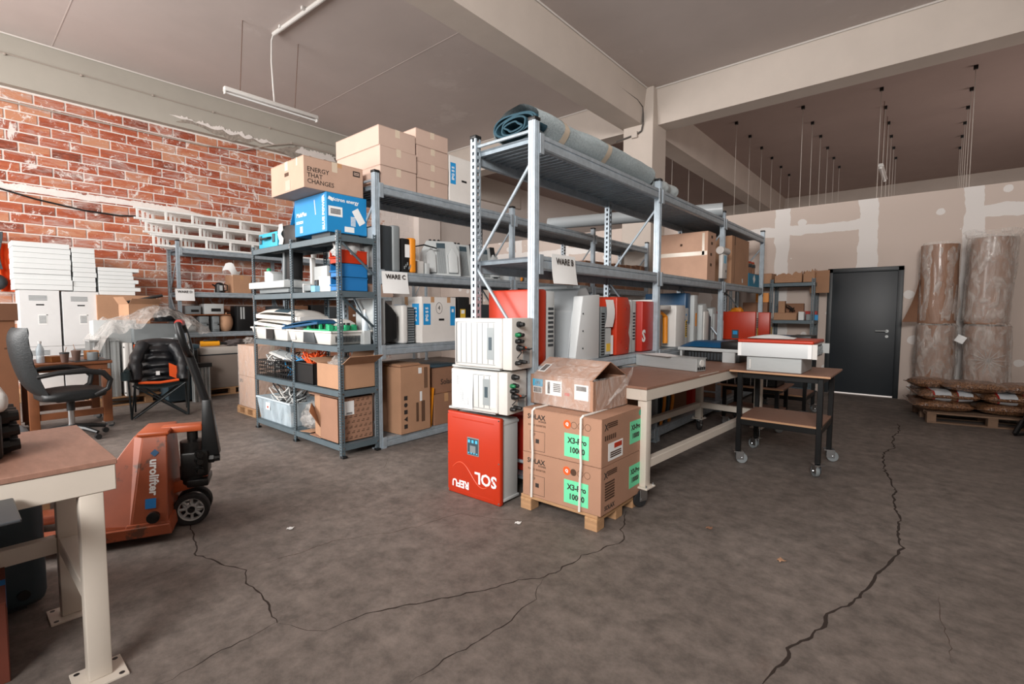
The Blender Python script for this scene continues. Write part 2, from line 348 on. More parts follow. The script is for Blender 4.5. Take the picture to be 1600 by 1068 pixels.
# left wall: mortar face, brick by brick, concrete beam above
MORT = pm('limewashed mortar', '#e6ded8', 0.9, var=0.06, vs=6, world=True, bump=0.2, bs=40)
wl = st(G().box(-11.6, -5, 0, -11.2, 9.7, 4.86).o('wall_left', MORT, smooth=0))
st(G().box(-11.6, -5, 4.86, -11.05, 9.7, H).o('beam_left', pm('dimmed grey beam', '#aaa59b', 0.85, var=0.05, vs=1.4, world=True), smooth=0))  # darker than the other beams: its weaker light is put into the colour
st(G().box(-11.6, 9.7, 0, -11.1, 22, H).o('wall_left_rear', PLAST, smooth=0))
st(G().box(-11.6, 9.7, 4.9, -10.95, 13.3, H).o('beam_left_rear', BEAM, smooth=0))
def brick_mat():
    m = bpy.data.materials.new('old red brick'); m.use_nodes = True; nt = m.node_tree; N = nt.nodes; L = nt.links; b = N['Principled BSDF']
    g = N.new('ShaderNodeNewGeometry'); oi = N.new('ShaderNodeObjectInfo')
    mp = N.new('ShaderNodeMapping'); mp.inputs['Scale'].default_value = (1, 0.5, 2.4); L.new(g.outputs['Position'], mp.inputs['Vector'])
    def nz(sc, det, ro, v, dist=0.0):
        n = N.new('ShaderNodeTexNoise'); n.inputs['Scale'].default_value = sc; n.inputs['Detail'].default_value = det; n.inputs['Roughness'].default_value = ro; n.inputs['Distortion'].default_value = dist
        L.new(v, n.inputs['Vector']); return n.outputs['Fac']
    def ramp(fac, els):
        r = N.new('ShaderNodeValToRGB'); r.color_ramp.elements[0].position, r.color_ramp.elements[0].color = els[0]
        r.color_ramp.elements[1].position, r.color_ramp.elements[1].color = els[-1]
        for p, c in els[1:-1]:
            e = r.color_ramp.elements.new(p); e.color = c
        L.new(fac, r.inputs['Fac']); return r.outputs['Color']
    ad = N.new('ShaderNodeMath'); ad.operation = 'MULTIPLY_ADD'; ad.inputs[1].default_value = 0.55; L.new(oi.outputs['Random'], ad.inputs[0]); L.new(nz(5, 8, 0.7, mp.outputs[0], 0.6), ad.inputs[2])
    c = ramp(ad.outputs[0], [(0.4, lin('#6e3828')), (0.58, lin('#9c4c33')), (0.78, lin('#b05c3d')), (0.98, lin('#c08667'))])
    def mixto(c, f, col):
        x = N.new('ShaderNodeMix'); x.data_type = 'RGBA'; L.new(f, x.inputs['Factor']); L.new(c, x.inputs['A']); x.inputs['B'].default_value = lin(col); return x.outputs['Result']
    c = mixto(c, ramp(nz(2.0, 9, 0.78, mp.outputs[0], 1.5), [(0.49, (0, 0, 0, 1)), (0.63, (.85, .85, .85, 1))]), '#bda9a2')
    c = mixto(c, ramp(nz(2.6, 11, 0.82, g.outputs['Position'], 2.0), [(0.555, (0, 0, 0, 1)), (0.59, (.95, .95, .95, 1))]), '#e2dad5')
    sx = N.new('ShaderNodeSeparateXYZ'); L.new(g.outputs['Position'], sx.inputs[0])
    mr = N.new('ShaderNodeMapRange'); mr.inputs['From Min'].default_value = 6.9; mr.inputs['From Max'].default_value = 8.6; L.new(sx.outputs['Y'], mr.inputs['Value'])
    ml = N.new('ShaderNodeMath'); ml.operation = 'MULTIPLY_ADD'; ml.inputs[1].default_value = 0.5; L.new(mr.outputs[0], ml.inputs[0]); L.new(nz(4, 9, 0.75, g.outputs['Position'], 1.0), ml.inputs[2])
    c = mixto(c, ramp(ml.outputs[0], [(0.66, (0, 0, 0, 1)), (0.76, (1, 1, 1, 1))]), '#e2d9d4')
    L.new(c, b.inputs['Base Color']); b.inputs['Roughness'].default_value = 0.85
    bp = N.new('ShaderNodeBump'); bp.inputs['Strength'].default_value = 0.4; bp.inputs['Distance'].default_value = 0.01
    L.new(nz(30, 6, 0.7, g.outputs['Position']), bp.inputs['Height']); L.new(bp.outputs['Normal'], b.inputs['Normal'])
    return m
BRICK = brick_mat()
BL, BH = 0.385, 0.1605
fullb = G().box(0, 0.012, 0.0105, 0.010, BL - 0.012, BH - 0.0105).mesh('brick', BRICK, bevel=0.004, seg=1)
spots = []
for r in range(30):
    z = 4.835 - (r + 1) * BH
    y = -0.75 + (BL / 2 if r % 2 else 0) + random.uniform(-.03, .03)
    while y < 8.75:
        spots.append((y, z)); y += BL
def seen(p):   # bricks that show above the goods stacked along the wall
    return p[1] > (2.2 if p[0] < 2.2 else 1.55) and p[0] > 0.35
spots.sort(key=lambda p: (not seen(p), p[0] ** 2 + (p[1] - 3) ** 2 * 0.3))
restb = G()
for i, (y, z) in enumerate(spots):
    w = min(BL, 8.8 - y) - 0.012
    if i < 300 and w > 0.3:
        o = link('brick', fullb, wl, (-11.2 + random.uniform(-.001, .004), y, z)); st(o)
    elif w > 0.06:
        restb.box(-11.2, y + 0.012, z + 0.0105, -11.19 + random.uniform(0, .003), y + w, z + BH - 0.0105)
stuff(restb.o('remaining_bricks', BRICK, wl, smooth=0))
PLW = pm('white plaster patch', '#e4ddd8', 0.9, var=0.05, vs=8, world=True, bump=0.25, bs=30)
def ragged(name, y0, y1, zf0, zf1, x, mat, parent, jag=0.05, th=0.015, n=220):
    vs = []
    for i in range(n + 1):
        t = i / n; y = y0 + (y1 - y0) * t; e = min(1, t * 8, (1 - t) * 8)
        a = zf0(t) - e * jag * abs(mn.noise((y * 3.1, 2.2, 1))) * 1.5; b = zf1(t) * e + zf0(t) * (1 - e) + jag * e * (mn.noise((y * 4.3, 9.2, 3)) + 0.8 * mn.noise((y * 13, 1, 7)) + 0.7 * mn.noise((y * 37, 4, 2)))
        b = max(b, a + 0.004)
        vs += [(x, y, a), (x, y, b), (x + th, y, a), (x + th, y, b)]
    fs = []
    for i in range(n):
        k = 4 * i; fs += [(k + 2, k + 6, k + 7, k + 3), (k + 3, k + 7, k + 5, k + 1), (k, k + 4, k + 6, k + 2)]
    return st(G().add(vs, fs).o(name, mat, parent, smooth=0))
ragged('plaster_patch', 0.0, 3.6, lambda t: 3.26 - 0.0 * t, lambda t: 3.37 - 0.03 * t, -11.2, PLW, wl, 0.022, 0.022)
ROUGH = pm('broken plaster', '#958b81', 0.95, var=0.3, vs=14, world=True, bump=0.6, bs=30)
bl = bpy.data.objects['beam_left']
ragged('plaster_patch', 3.1, 5.0, lambda t: 4.93 + .04 * sin(t * 9), lambda t: 5.03 - .03 * t, -11.05, ROUGH, bl, 0.07, 0.006)
ragged('plaster_patch', 4.9, 8.6, lambda t: 4.87, lambda t: 5.00 + .05 * sin(t * 5), -11.05, ROUGH, bl, 0.08, 0.006)
ragged('plaster_patch', 3.0, 5.0, lambda t: 5.035 - 0.05 * t, lambda t: 5.06 - 0.05 * t, -11.05, PLW, bl, 0.07, 0.010)
ragged('plaster_patch', 6.3, 8.6, lambda t: 5.03, lambda t: 5.07, -11.05, PLW, bl, 0.08, 0.010)
ragged('plaster_patch', 5.4, 6.4, lambda t: 4.93, lambda t: 5.06, -11.05, PLW, bl, 0.06, 0.011)
# conduits and cables on the left beam and wall
CONDM = pm('painted conduit', '#a89d93', 0.6)
t = T('wall_cable', 'thin cable clipped along the concrete beam over the brick wall', 'cable', (-11.03, 0, 5.3))
G().tube([(0, -0.5, 0.02), (0, 3, -0.005), (0, 6, 0.0), (0, 8.9, 0)], 0.007, 6).o('cable', CONDM, t)
for y in (0.85, 1.75, 2.75, 3.75, 4.85, 6.0, 7.1, 8.2): G().cb(-0.004, y, 0, 0.03, 0.03, 0.035).o('clip', CONDM, t, bevel=0.004)
t = T('wall_conduit', 'pale conduit bending up from brick wall onto the concrete beam', 'conduit', (-11.0, 0, 0))
G().tube([(-0.17, 0.3, 4.63), (-0.165, 2.0, 4.63), (-0.16, 3.6, 4.64), (-0.14, 4.3, 4.72), (0, 4.9, 4.95), (0, 5.3, 5.08), (0, 5.6, 5.1), (0, 6.1, 5.1), (0, 9.0, 5.1)], 0.014, 8).o('pipe', CONDM, t)
for y in (5.3, 6.6, 7.9): G().cb(0, y, 5.09, 0.04, 0.03, 0.05).o('clip', CONDM, t, bevel=0.005)
o = G().tube([(-11.16, -0.3, 3.45), (-11.16, 0.4, 3.33), (-11.16, 1.1, 3.16), (-11.16, 1.7, 3.07), (-11.16, 2.2, 3.05), (-11.16, 2.45, 3.08)], 0.014, 8).o('black_cable', BLACKP)
tag(o, 'black cable drooping across the limewashed bricks of the wall', 'cable')
t = T('ceiling_conduit', 'white conduit on the ceiling with a cord dropping to the tube light', 'conduit', (0, 0, H))
G().tube([(-7.86, 3.55, -0.03), (-7.2, 3.58, -0.03), (-6.2, 3.62, -0.03)], 0.03, 10).o('pipe', WHITEP, t)
G().tube([(-7.86, 3.55, -0.03), (-7.93, 3.55, -0.1), (-7.98, 3.56, -0.4), (-8.03, 3.6, -0.8), (-8.05, 3.62, -0.98)], 0.012, 6).o('cord', WHITEP, t)
for x in (-7.6, -6.9): G().cb(x, 3.56, -0.015, 0.05, 0.09, 0.05).o('clip', WHITEP, t, bevel=0.005)
t = T('beam_conduit', 'dark conduit on the long beam with a junction box at the column', 'conduit', (0, 0, 0))
G().tube([(-4.335, -4, 5.32), (-4.335, 7.5, 5.32), (-4.33, 8.7, 5.32), (-4.33, 8.93, 5.26), (-4.33, 8.965, 5.15), (-4.33, 8.97, 4.95), (-4.36, 8.97, 4.83), (-4.45, 8.97, 4.79), (-4.9, 8.97, 4.74)], 0.016, 8).o('pipe', pm('dark conduit', '#4c4642', 0.6), t)
G().cb(-4.5, 8.97, 4.785, 0.12, 0.06, 0.12).o('junction_box', BEAM, t, bevel=0.012)
# fluorescent fittings
def tube_light(name, label, loc, ly, drops):
    t = T(name, label, 'light', loc)
    G().prism([(-0.05, 0), (0.05, 0), (0.035, 0.06), (-0.035, 0.06)], 'y', -ly / 2, ly / 2).o('housing', WHITEP, t, bevel=0.004)
    for s in (-1, 1): G().cb(0, s * (ly / 2 - 0.012), -0.016, 0.05, 0.024, 0.06).o('tube_holder', WHITEP, t, bevel=0.004)
    G().cyl((0, -ly / 2 + 0.03, -0.022), (0, ly / 2 - 0.03, -0.022), 0.013, n=10).o('tube', PAPER, t)
    for y, x in drops: G().cyl((0, y, 0.055), (x, y, H - loc[2]), 0.006, n=6).o('hanging_chain', pm('rusty chain', '#6b5347', 0.8, 0.3), t)
    return t
tube_light('tube_light', 'white fluorescent tube light hanging on two chains from the ceiling', (-8.07, 3.62, 4.6), 1.45, [(-0.5, 0.17), (0.34, 0.17)])
tl = tube_light('tube_light', 'small tube light hanging in the dark bay above the plasterboard wall', (-0.85, 13.2, 4.3), 1.3, [(-0.5, 0), (0.5, 0)])
# ceiling wires of the bay beyond
WIRE = pm('steel hanging wire', '#b9b1a9', 0.5, 0.3)
wm = G().cyl((0, 0, -3.2), (0, 0, 0), 0.006, n=5).mesh('wire', WIRE)
hk = G().cb(0, 0, -0.03, 0.06, 0.06, 0.06).mesh('hook', BLACKM)
ORD = ('first', 'second', 'third', 'fourth', 'fifth', 'sixth')
for xi, x in enumerate((-6.1, -4.95, -3.47, -2.16, -0.85, 0.46)):
    for yi in range(6 if xi > 1 else 3):
        y = 11.9 + yi * 1.1
        t = T('ceiling_wire', f'ceiling wire beyond the plasterboard wall, {ORD[xi]} line from the brick side, {ORD[yi]} from the wall', 'wire', (x, y, H), group='wires hanging in the bay beyond')
        link('wire', wm, t); link('hook', hk, t)
# plasterboard wall with door
def drywall():
    m = bpy.data.materials.new('taped plasterboard'); m.use_nodes = True; nt = m.node_tree; N = nt.nodes; L = nt.links; b = N['Principled BSDF']
    g = N.new('ShaderNodeNewGeometry'); s = N.new('ShaderNodeSeparateXYZ'); L.new(g.outputs['Position'], s.inputs[0])
    n = N.new('ShaderNodeTexNoise'); n.inputs['Scale'].default_value = 3; n.inputs['Detail'].default_value = 8; L.new(g.outputs['Position'], n.inputs['Vector'])
    def M(op, a, bb=None, c=None):
        x = N.new('ShaderNodeMath'); x.operation = op
        for i, v in enumerate((a, bb, c)):
            if v is None: continue
            if isinstance(v, (int, float)): x.inputs[i].default_value = v
            else: L.new(v, x.inputs[i])
        return x.outputs[0]
    nw = M('MULTIPLY_ADD', n.outputs['Fac'], 0.14, -0.07)
    def near(coord, v, w):   # 1 within w of v, ragged edge
        return M('LESS_THAN', M('ABSOLUTE', M('ADD', M('SUBTRACT', coord, v), nw)), w)
    f = near(s.outputs['X'], -0.78, 0.13)
    for v in (-2.0, 0.45, 1.7, 2.9, -3.3, -6.6, -8.0): f = M('MAXIMUM', f, near(s.outputs['X'], v, 0.11))
    f = M('MAXIMUM', f, M('MULTIPLY', near(s.outputs['Z'], 2.78, 0.09), M('GREATER_THAN', s.outputs['X'], 0.4)))
    f = M('MAXIMUM', f, M('MULTIPLY', near(s.outputs['Z'], 2.75, 0.08), M('LESS_THAN', s.outputs['X'], -0.8)))
    # filled screw heads on a regular grid
    vx = N.new('ShaderNodeTexVoronoi'); vx.inputs['Scale'].default_value = 3.4; vx.inputs['Randomness'].default_value = 0.75
    L.new(g.outputs['Position'], vx.inputs['Vector'])
    f = M('MAXIMUM', f, M('LESS_THAN', M('ADD', vx.outputs['Distance'], M('MULTIPLY', n.outputs['Fac'], 0.35)), 0.41))
    mx = N.new('ShaderNodeMix'); mx.data_type = 'RGBA'; mx.inputs['A'].default_value = lin('#cbbcb2'); mx.inputs['B'].default_value = lin('#e6e3e0')
    L.new(M('MULTIPLY', f, 0.85), mx.inputs['Factor']); L.new(mx.outputs['Result'], b.inputs['Base Color']); b.inputs['Roughness'].default_value = 0.85
    return m
DW = drywall()
DX0, DX1, DZ = -1.29, -0.30, 2.06
g = G().box(-11.2, 9.66, 0, DX0, 9.76, 3.14).box(DX1, 9.66, 0, 7, 9.76, 3.14).box(DX0, 9.66, DZ, DX1, 9.76, 3.14)
st(g.o('wall_rear', DW, smooth=0))
st(G().box(-11.2, 8.85, 0, -10.98, 9.66, 4.86).o('wall_corner_pier', PLAST, bevel=0.01, smooth=0))
DOORM = pm('anthracite door', '#23292e', 0.45, var=0.04)
d = st(G().box(DX0 + 0.06, 9.66, 0.025, DX1 - 0.06, 9.71, DZ - 0.06).o('door_1', DOORM, bevel=0.004))
g = G().box(DX0, 9.635, 0, DX0 + 0.07, 9.76, DZ).box(DX1 - 0.07, 9.635, 0, DX1, 9.76, DZ).box(DX0, 9.635, DZ - 0.07, DX1, 9.76, DZ)
st(g.o('door_frame', pm('anthracite door frame', '#1c2226', 0.45), d, bevel=0.004))
g = G().cyl((-0.475, 9.66, 1.05), (-0.475, 9.61, 1.05), 0.024).tube([(-0.475, 9.615, 1.05), (-0.5, 9.61, 1.05), (-0.62, 9.61, 1.05)], 0.011, 8)
st(g.o('door_handle', ALU, d)); st(G().cyl((-0.475, 9.66, 0.965), (-0.475, 9.65, 0.965), 0.022).o('door_lock', ALU, d))
# daylit floor strip under the door and the bay beyond
area('under_door_daylight', (-0.8, 10.7, 2.2), (-0.8, 10.7, 0.0), 1.4, 1.2, 60, (1, 1, 1))
FL2 = pm('floor beyond', '#b4aca6', 0.8, var=0.05)
st(G().box(-12, 9.6, -0.15, 7, 22, 0).o('floor_rear', FL2, smooth=0))
st(G().box(-12, 21.4, 0, 7, 21.6, H).o('wall_far', PLAST, smooth=0))
# the rest of the shell, outside the frame, with an added shading wall
st(G().box(2.6, -5, 0, 2.8, 9.66, H).o('shade_wall_right', pm('grey shade wall', '#a8a19b', 0.9, var=0.1, world=True), smooth=0))  # unseen wall added close by to keep the floor at the right dark
st(G().box(6.8, 9.7, 0, 7, 22, H).o('wall_right_rear', PLAST, smooth=0))
g = G().box(-12, -5.2, 0, -9.0, -5, H).box(-3.4, -5.2, 0, 7, -5, H).box(-9.0, -5.2, 4.3, -3.4, -5, H)
st(g.o('wall_front', PLAST, smooth=0))
# ------------------------------------------------------------------ racks
def ladder(g, x0, x1, y, z0, z1, pitch, rung, th, axis='x', n=None):
    """strip with real slots: two rails and rungs; lies in plane y (axis x) or plane x=y (axis y)"""
    w = (x1 - x0) * 0.3
    def b(a0, a1, za, zb):
        if axis == 'x': g.box(a0, y, za, a1, y + th, zb)
        else: g.box(y, a0, za, y + th, a1, zb)
    b(x0, x0 + w, z0, z1); b(x1 - w, x1, z0, z1)
    z = z0
    while z < z1:
        b(x0 + w, x1 - w, z, min(z + rung, z1)); z += pitch
RK = {}
def rack_meshes(h):
    if h in RK: return RK[h]
    def post(front):
        g = G(); w = 0.056; d = 0.052; s = 1 if front else -1
        # outer face with three rolled ridges, slotted inner face, two sides
        g.box(-w / 2, 0, 0.01, w / 2, 0.004, h)
        for x in (-0.02, 0.0, 0.02): g.box(x - 0.005, -0.004, 0.01, x + 0.005, 0.0, h)
        if front:
            g.box(-w / 2, 0.004, 0.01, -w / 2 + 0.004, d, h); g.box(w / 2 - 0.004, 0.004, 0.01, w / 2, d, h)
            for y in (0.014, 0.038): g.box(-w / 2 - 0.003, y - 0.004, 0.01, -w / 2, y + 0.004, h)
        else:
            for x in (-w / 2, w / 2 - 0.004): ladder(g, 0.004, d, x, 0.01, h, 0.05, 0.024, 0.004, axis='y')
        ladder(g, -w / 2, w / 2, d, 0.01, h, 0.05, 0.022, 0.003)
        if not front: g.tf(Matrix.Rotation(pi, 4, 'Z'))
        return g.mesh('post', GALV, smooth=0)
    cap = G().cb(0, 0, 0.012, 0.066, 0.066, 0.026).mesh('cap', BLACKP, bevel=0.006)
    foot = G().cb(0, 0, 0.006, 0.1, 0.1, 0.012).mesh('foot', GALV)
    RK[h] = (post(True), post(False), cap, foot); return RK[h]
def rack(label, loc, rz, nb, bay, depth, h, levels, skip=()):
    """steel rack: local x along its length, local y from aisle face to rear"""
    t = T('steel_rack', label, 'rack', loc, rz)
    pf, pr, cap, foot = rack_meshes(h)
    for i in range(nb + 1):
        x = i * bay
        for m, y, cy in ((pf, 0, 0.026), (pr, depth, depth - 0.026)):
            p = link('post', m, t, (x, y, 0)); link('cap', cap, p, (0, 0.026 if y == 0 else -0.026, h)); link('foot', foot, p, (0, 0.026 if y == 0 else -0.026, 0))
        g = G(); zs = [0.3, 0.95, 1.6, 2.25]
        G().tube([(x, 0.03, 0.25), (x, depth - 0.03, 0.25)], 0.013, 8).o('brace', GALV, t)
        G().tube([(x, 0.03, h - 0.06), (x, depth - 0.03, h - 0.06)], 0.013, 8).o('brace', GALV, t)
        for k in range(3):
            a, b = (depth - 0.03, 0.03) if k % 2 == 0 else (0.03, depth - 0.03)
            za = 0.28 + k * (h - 0.5) / 3; zb = za + (h - 0.5) / 3 - 0.03
            G().tube([(x, a, za), (x, b, zb)], 0.012, 8).o('brace', GALV, t)
    # beam section (front): stepped and grooved
    sec = [(0.0, -0.095), (0.034, -0.095), (0.034, -0.03), (0.034, 0.0), (-0.012, 0.0), (-0.012, -0.026), (-0.004, -0.032), (-0.012, -0.04), (-0.012, -0.086), (-0.004, -0.095)]
    bmf = G().prism([(a, b) for a, b in sec], 'x', 0.03, bay - 0.03).mesh('beam', GALV, smooth=0)
    bmr = G().prism([(-a, b) for a, b in sec], 'x', 0.03, bay - 0.03).mesh('beam', GALV, smooth=0)
    con = G().box(-0.002, -0.016, -0.13, 0.045, -0.008, 0.01).mesh('beam_connector', GALV, bevel=0.002, smooth=0)
    npan = 8; pw = (bay - 0.02) / npan; poly = [(0, 0)]
    poly = [(0, 0.0), (pw - 0.004, 0.0)]; nr = 4; q = (pw - 0.004) / nr
    for k in range(nr - 1, -1, -1):
        a = k * q; poly += [(a + q * 0.92, -0.012), (a + q * 0.82, -0.034), (a + q * 0.3, -0.034), (a + q * 0.18, -0.012)]
    pan = G().prism(poly, 'y', 0.03, depth - 0.03).mesh('deck_panel', GALVD, smooth=0)
    for li, z in enumerate(levels):
        for i in range(nb):
            if (li, i) in skip: continue
            x = i * bay
            link('beam', bmf, t, (x, 0, z)); link('beam', bmr, t, (x, depth, z))
            link('beam_connector', con, t, (x + 0.02, 0, z)); link('beam_connector', con, t, (x + bay - 0.065, 0, z))
            for k in range(npan): link('deck_panel', pan, t, (x + 0.012 + k * pw, 0, z - 0.002))
    return t
rb = rack('tall galvanised rack with the rolled grey carpet on its top shelf', (-2.10, 2.73, 0), 90, 3, 2.05, 0.62, 2.66, (0.14, 0.95, 1.74, 2.57))
rc = rack('galvanised rack with a row of plain pale cartons stacked on top', (-4.03, 2.755, 0), 91.2, 3, 2.06, 0.62, 2.66, (0.10, 1.01, 1.74, 2.56))
rd = rack('galvanised rack against the brick wall carrying long steel lattice frames', (-10.5, 2.9, 0), 90, 3, 1.94, 0.6, 2.62, (0.94, 1.70, 2.50))
def sign(word, label, loc, rz, tilt=0):
    t = T('paper_sign', label, 'sign', loc, rz)
    def f(u, v):
        return ((u - 0.5) * 0.305, -0.012 * sin(u * pi) * (1 - v) - 0.02 * (1 - v) ** 2 - 0.01 * u * (1 - v), -0.215 + 0.215 * v)
    g = G().grid(f, 10, 8); g.o('sheet', PAPER, t, solid=0.0008)
    text(word, 0.062, PRINT, t, (0, -0.0145, -0.052), (88, 0, 0), bold=0.0012)
    return t
sign('WARE C', 'paper sign reading WARE C hung on a shelf beam', (-4.015 + 0.0, 2.935, 1.735), 90)
sign('WARE B', 'paper sign reading WARE B hung on a shelf beam', (-2.08, 3.035, 1.765), 90)
sign('WARE D', 'paper sign reading WARE D on the rack by the brick wall', (-10.46, 2.97, 1.745), 90)
# grey slotted-angle rack with five trays in two bays
def angle_post(h, w=0.036):
    g = G(); ladder(g, 0, w, 0, 0.0, h, 0.025, 0.013, 0.002); ladder(g, 0, w, 0, 0.0, h, 0.025, 0.013, 0.002, axis='y'); return g
GP = angle_post(2.07).mesh('post', GREYM, smooth=0)
def tray(name, w, d, mat):
    g = G().box(0, 0, -0.004, w, d, 0)
    g.box(0, 0, -0.055, w, 0.003, 0).box(0, d - 0.003, -0.055, w, d, 0).box(0, 0, -0.055, 0.003, d, 0).box(w - 0.003, 0, -0.055, w, d, 0)
    g.box(0, 0.003, -0.055, w, 0.02, -0.052).box(0, d - 0.02, -0.055, w, d - 0.003, -0.052).box(0.1, d * .5 - .03, -0.03, w - 0.1, d * .5 + .03, -0.004)
    return g.mesh(name, mat, smooth=0)
bolt = G().cyl((0, 0, 0), (0, -0.008, 0), 0.008, n=6).mesh('bolt', CHROME, smooth=0)
def angle_rack(label, loc, rz, nb, bay, depth, h, levels, gp, mat, fl='shelf'):
    t = T('angle_rack', label, 'rack', loc, rz)
    tr = tray(fl, bay - 0.006, depth - 0.006, mat)
    for i in range(nb + 1):
        x = i * bay
        for y, r in ((0, 0), (depth, 180)):
            o = link('post', gp, t, (x if r == 0 else x, y, 0), (0, 0, rad(r)))
            if i == nb: o.scale = (-1, 1, 1) if r == 0 else (1, 1, 1)
            elif r == 180: o.scale = (-1, 1, 1)
        link('foot', G().cb(0, 0.02, 0.01, 0.05, 0.05, 0.02).mesh('foot', BLACKP, bevel=0.004), t, (x, 0, 0))
        link('foot', G().cb(0, -0.02, 0.01, 0.05, 0.05, 0.02).mesh('foot', BLACKP, bevel=0.004), t, (x, depth, 0))
        for z in levels:
            link('bolt', bolt, t, (x + (0.018 if i < nb else -0.018), 0, z - 0.018)); link('bolt', bolt, t, (x + (0.018 if i < nb else -0.018), 0, z - 0.042))
            if i == nb:
                for yy in (0.02, depth - 0.02): link('bolt', bolt, t, (x, yy, z - 0.028), (0, 0, rad(90)))
    for z in levels:
        for i in range(nb): link(fl, tr, t, (i * bay + 0.003, 0.003, z))
    return t
gr = angle_rack('grey slotted angle rack full of opened devices and open cartons', (-5.86, 2.33, 0), 0, 2, 0.92, 0.40, 2.07, (0.12, 0.62, 1.03, 1.53, 2.03), GP, GREYM)
G().tube([(1.835, 0.05, 1.96), (1.835, 0.36, 1.7)], 0.012, 4).o('brace', GREYM, gr)
G().tube([(1.835, 0.05, 1.46), (1.835, 0.36, 1.2)], 0.012, 4).o('brace', SLATE, gr)
GP2 = angle_post(1.9, 0.05).mesh('post', GREYM, smooth=0)
br = angle_rack('grey metal shelf beside the black door with torn cartons on top', (-2.72, 9.2, 0), 0, 2, 0.66, 0.4, 1.9, (0.1, 0.62, 1.21, 1.83), GP2, GREYM)

# ------------------------------------------------------------------ generic goods
def carton(label, loc, size, rz=0, mat=None, tape=TAPE, group=None, seam='x', name='cardboard_box', hole=None, seal=True):
    mat = mat or CARD
    w, d, h = size; t = T(name, label, 'box', loc, rz, group)
    G().box(-w / 2, -d / 2, 0, w / 2, d / 2, h - 0.004).o('body', mat, t, bevel=0.0025, seg=1, smooth=0)
    for sg in (-1, 1):
        g = G()
        if seam == 'x': g.box(-w / 2, min(sg * 0.0015, sg * d / 2), h - 0.0039, w / 2, max(sg * 0.0015, sg * d / 2), h)
        else: g.box(min(sg * 0.0015, sg * w / 2), -d / 2, h - 0.0039, max(sg * 0.0015, sg * w / 2), d / 2, h)
        g.o('flap', mat, t, smooth=0)
    if tape and seal:
        tg = G()
        if seam == 'x':
            tg.box(-w / 2, -0.027, h, w / 2, 0.027, h + 0.0008)
            for s in (-1, 1): tg.box(s * w / 2 - 0.0008, -0.027, h - min(0.09, h * .4), s * w / 2 + 0.0008, 0.027, h + 0.0008)
        else:
            tg.box(-0.027, -d / 2, h, 0.027, d / 2, h + 0.0008)
            for s in (-1, 1): tg.box(-0.027, s * d / 2 - 0.0008, h - min(0.09, h * .4), 0.027, s * d / 2 + 0.0008, h + 0.0008)
        tg.o('tape', tape, t, smooth=0)
    return t
def open_carton(label, loc, size, rz=0, mat=None, flaps=(60, 60, 60, 60), group=None, fl=None, name='open_carton', side=None):
    """flaps: opening angle from horizontal-closed 0 to 180 hanging down, order -x +x -y +y; None = missing"""
    mat = mat or CARD; w, d, h = size; th = 0.006; t = T(name, label, 'box', loc, rz, group)
    g = G().box(-w / 2, -d / 2, 0, w / 2, d / 2, th)
    g.box(-w / 2, -d / 2, 0, -w / 2 + th, d / 2, h).box(w / 2 - th, -d / 2, 0, w / 2, d / 2, h)
    g.box(-w / 2, -d / 2, 0, w / 2, -d / 2 + th, h).box(-w / 2, d / 2 - th, 0, w / 2, d / 2, h)
    g.o('body', mat, t, smooth=0)
    fx = fl or d * 0.48; fy = fl or d * 0.48
    spec = [((-w / 2, 0, h), 0, d, 'x', 1), ((w / 2, 0, h), 0, d, 'x', -1), ((0, -d / 2, h), 0, w, 'y', 1), ((0, d / 2, h), 0, w, 'y', -1)]
    for (p, _, L, ax, s), ang in zip(spec, flaps):
        if ang is None: continue
        f = G()
        if ax == 'x':
            f.box(0, -L / 2 + 0.004, 0, fx, L / 2 - 0.004, 0.004)
            o = f.o('flap', mat, t, p, (0, 0, 0) , smooth=0); o.rotation_euler = (0, rad(-ang), 0) if s == 1 else (0, rad(-(180 - ang)), 0)
        else:
            f.box(-L / 2 + 0.004, 0, 0, L / 2 - 0.004, fy, 0.004)
            o = f.o('flap', mat, t, p, (0, 0, 0), smooth=0); o.rotation_euler = (rad(ang), 0, 0) if s == 1 else (rad(180 - ang), 0, 0)
    return t
def slots(parent, name, mat, loc, w, h, face, n, vertical=True):
    g = G()
    for i in range(n):
        if vertical:
            x = -w / 2 + (i + 0.5) * w / n; g.box(x - w / n * 0.28, -h / 2, 0, x + w / n * 0.28, h / 2, 0.002)
        else:
            y = -h / 2 + (i + 0.5) * h / n; g.box(-w / 2, y - h / n * 0.28, 0, w / 2, y + h / n * 0.28, 0.002)
    R = FROT[face]; o = g.o(name, mat, parent, loc, tuple(rad(a) for a in R), smooth=0); return o
def fins(parent, mat, loc, w, d, h, n, axis='x'):
    g = G().cb(0, 0, h / 2, w if axis == 'x' else w * 0.2, d * 0.2 if axis == 'x' else d, h)
    for i in range(n):
        if axis == 'x':
            x = -w / 2 + (i + 0.5) * w / n; g.cb(x, 0, h / 2, w / n * 0.35, d, h)
        else:
            y = -d / 2 + (i + 0.5) * d / n; g.cb(0, y, h / 2, w, d / n * 0.35, h)
    return g.o('heat_sink', mat, parent, loc, smooth=0)
def knob(parent, loc, d, r=0.014, l=0.03, mat=None, name='connector'):
    d = Vector(d).normalized(); p = Vector(loc)
    g = G().cyl(p, p + d * l * 0.45, r * 1.25, n=8).cyl(p + d * l * 0.45, p + d * l, r, r * 0.85, n=10)
    return g.o(name, mat or BLACKP, parent)
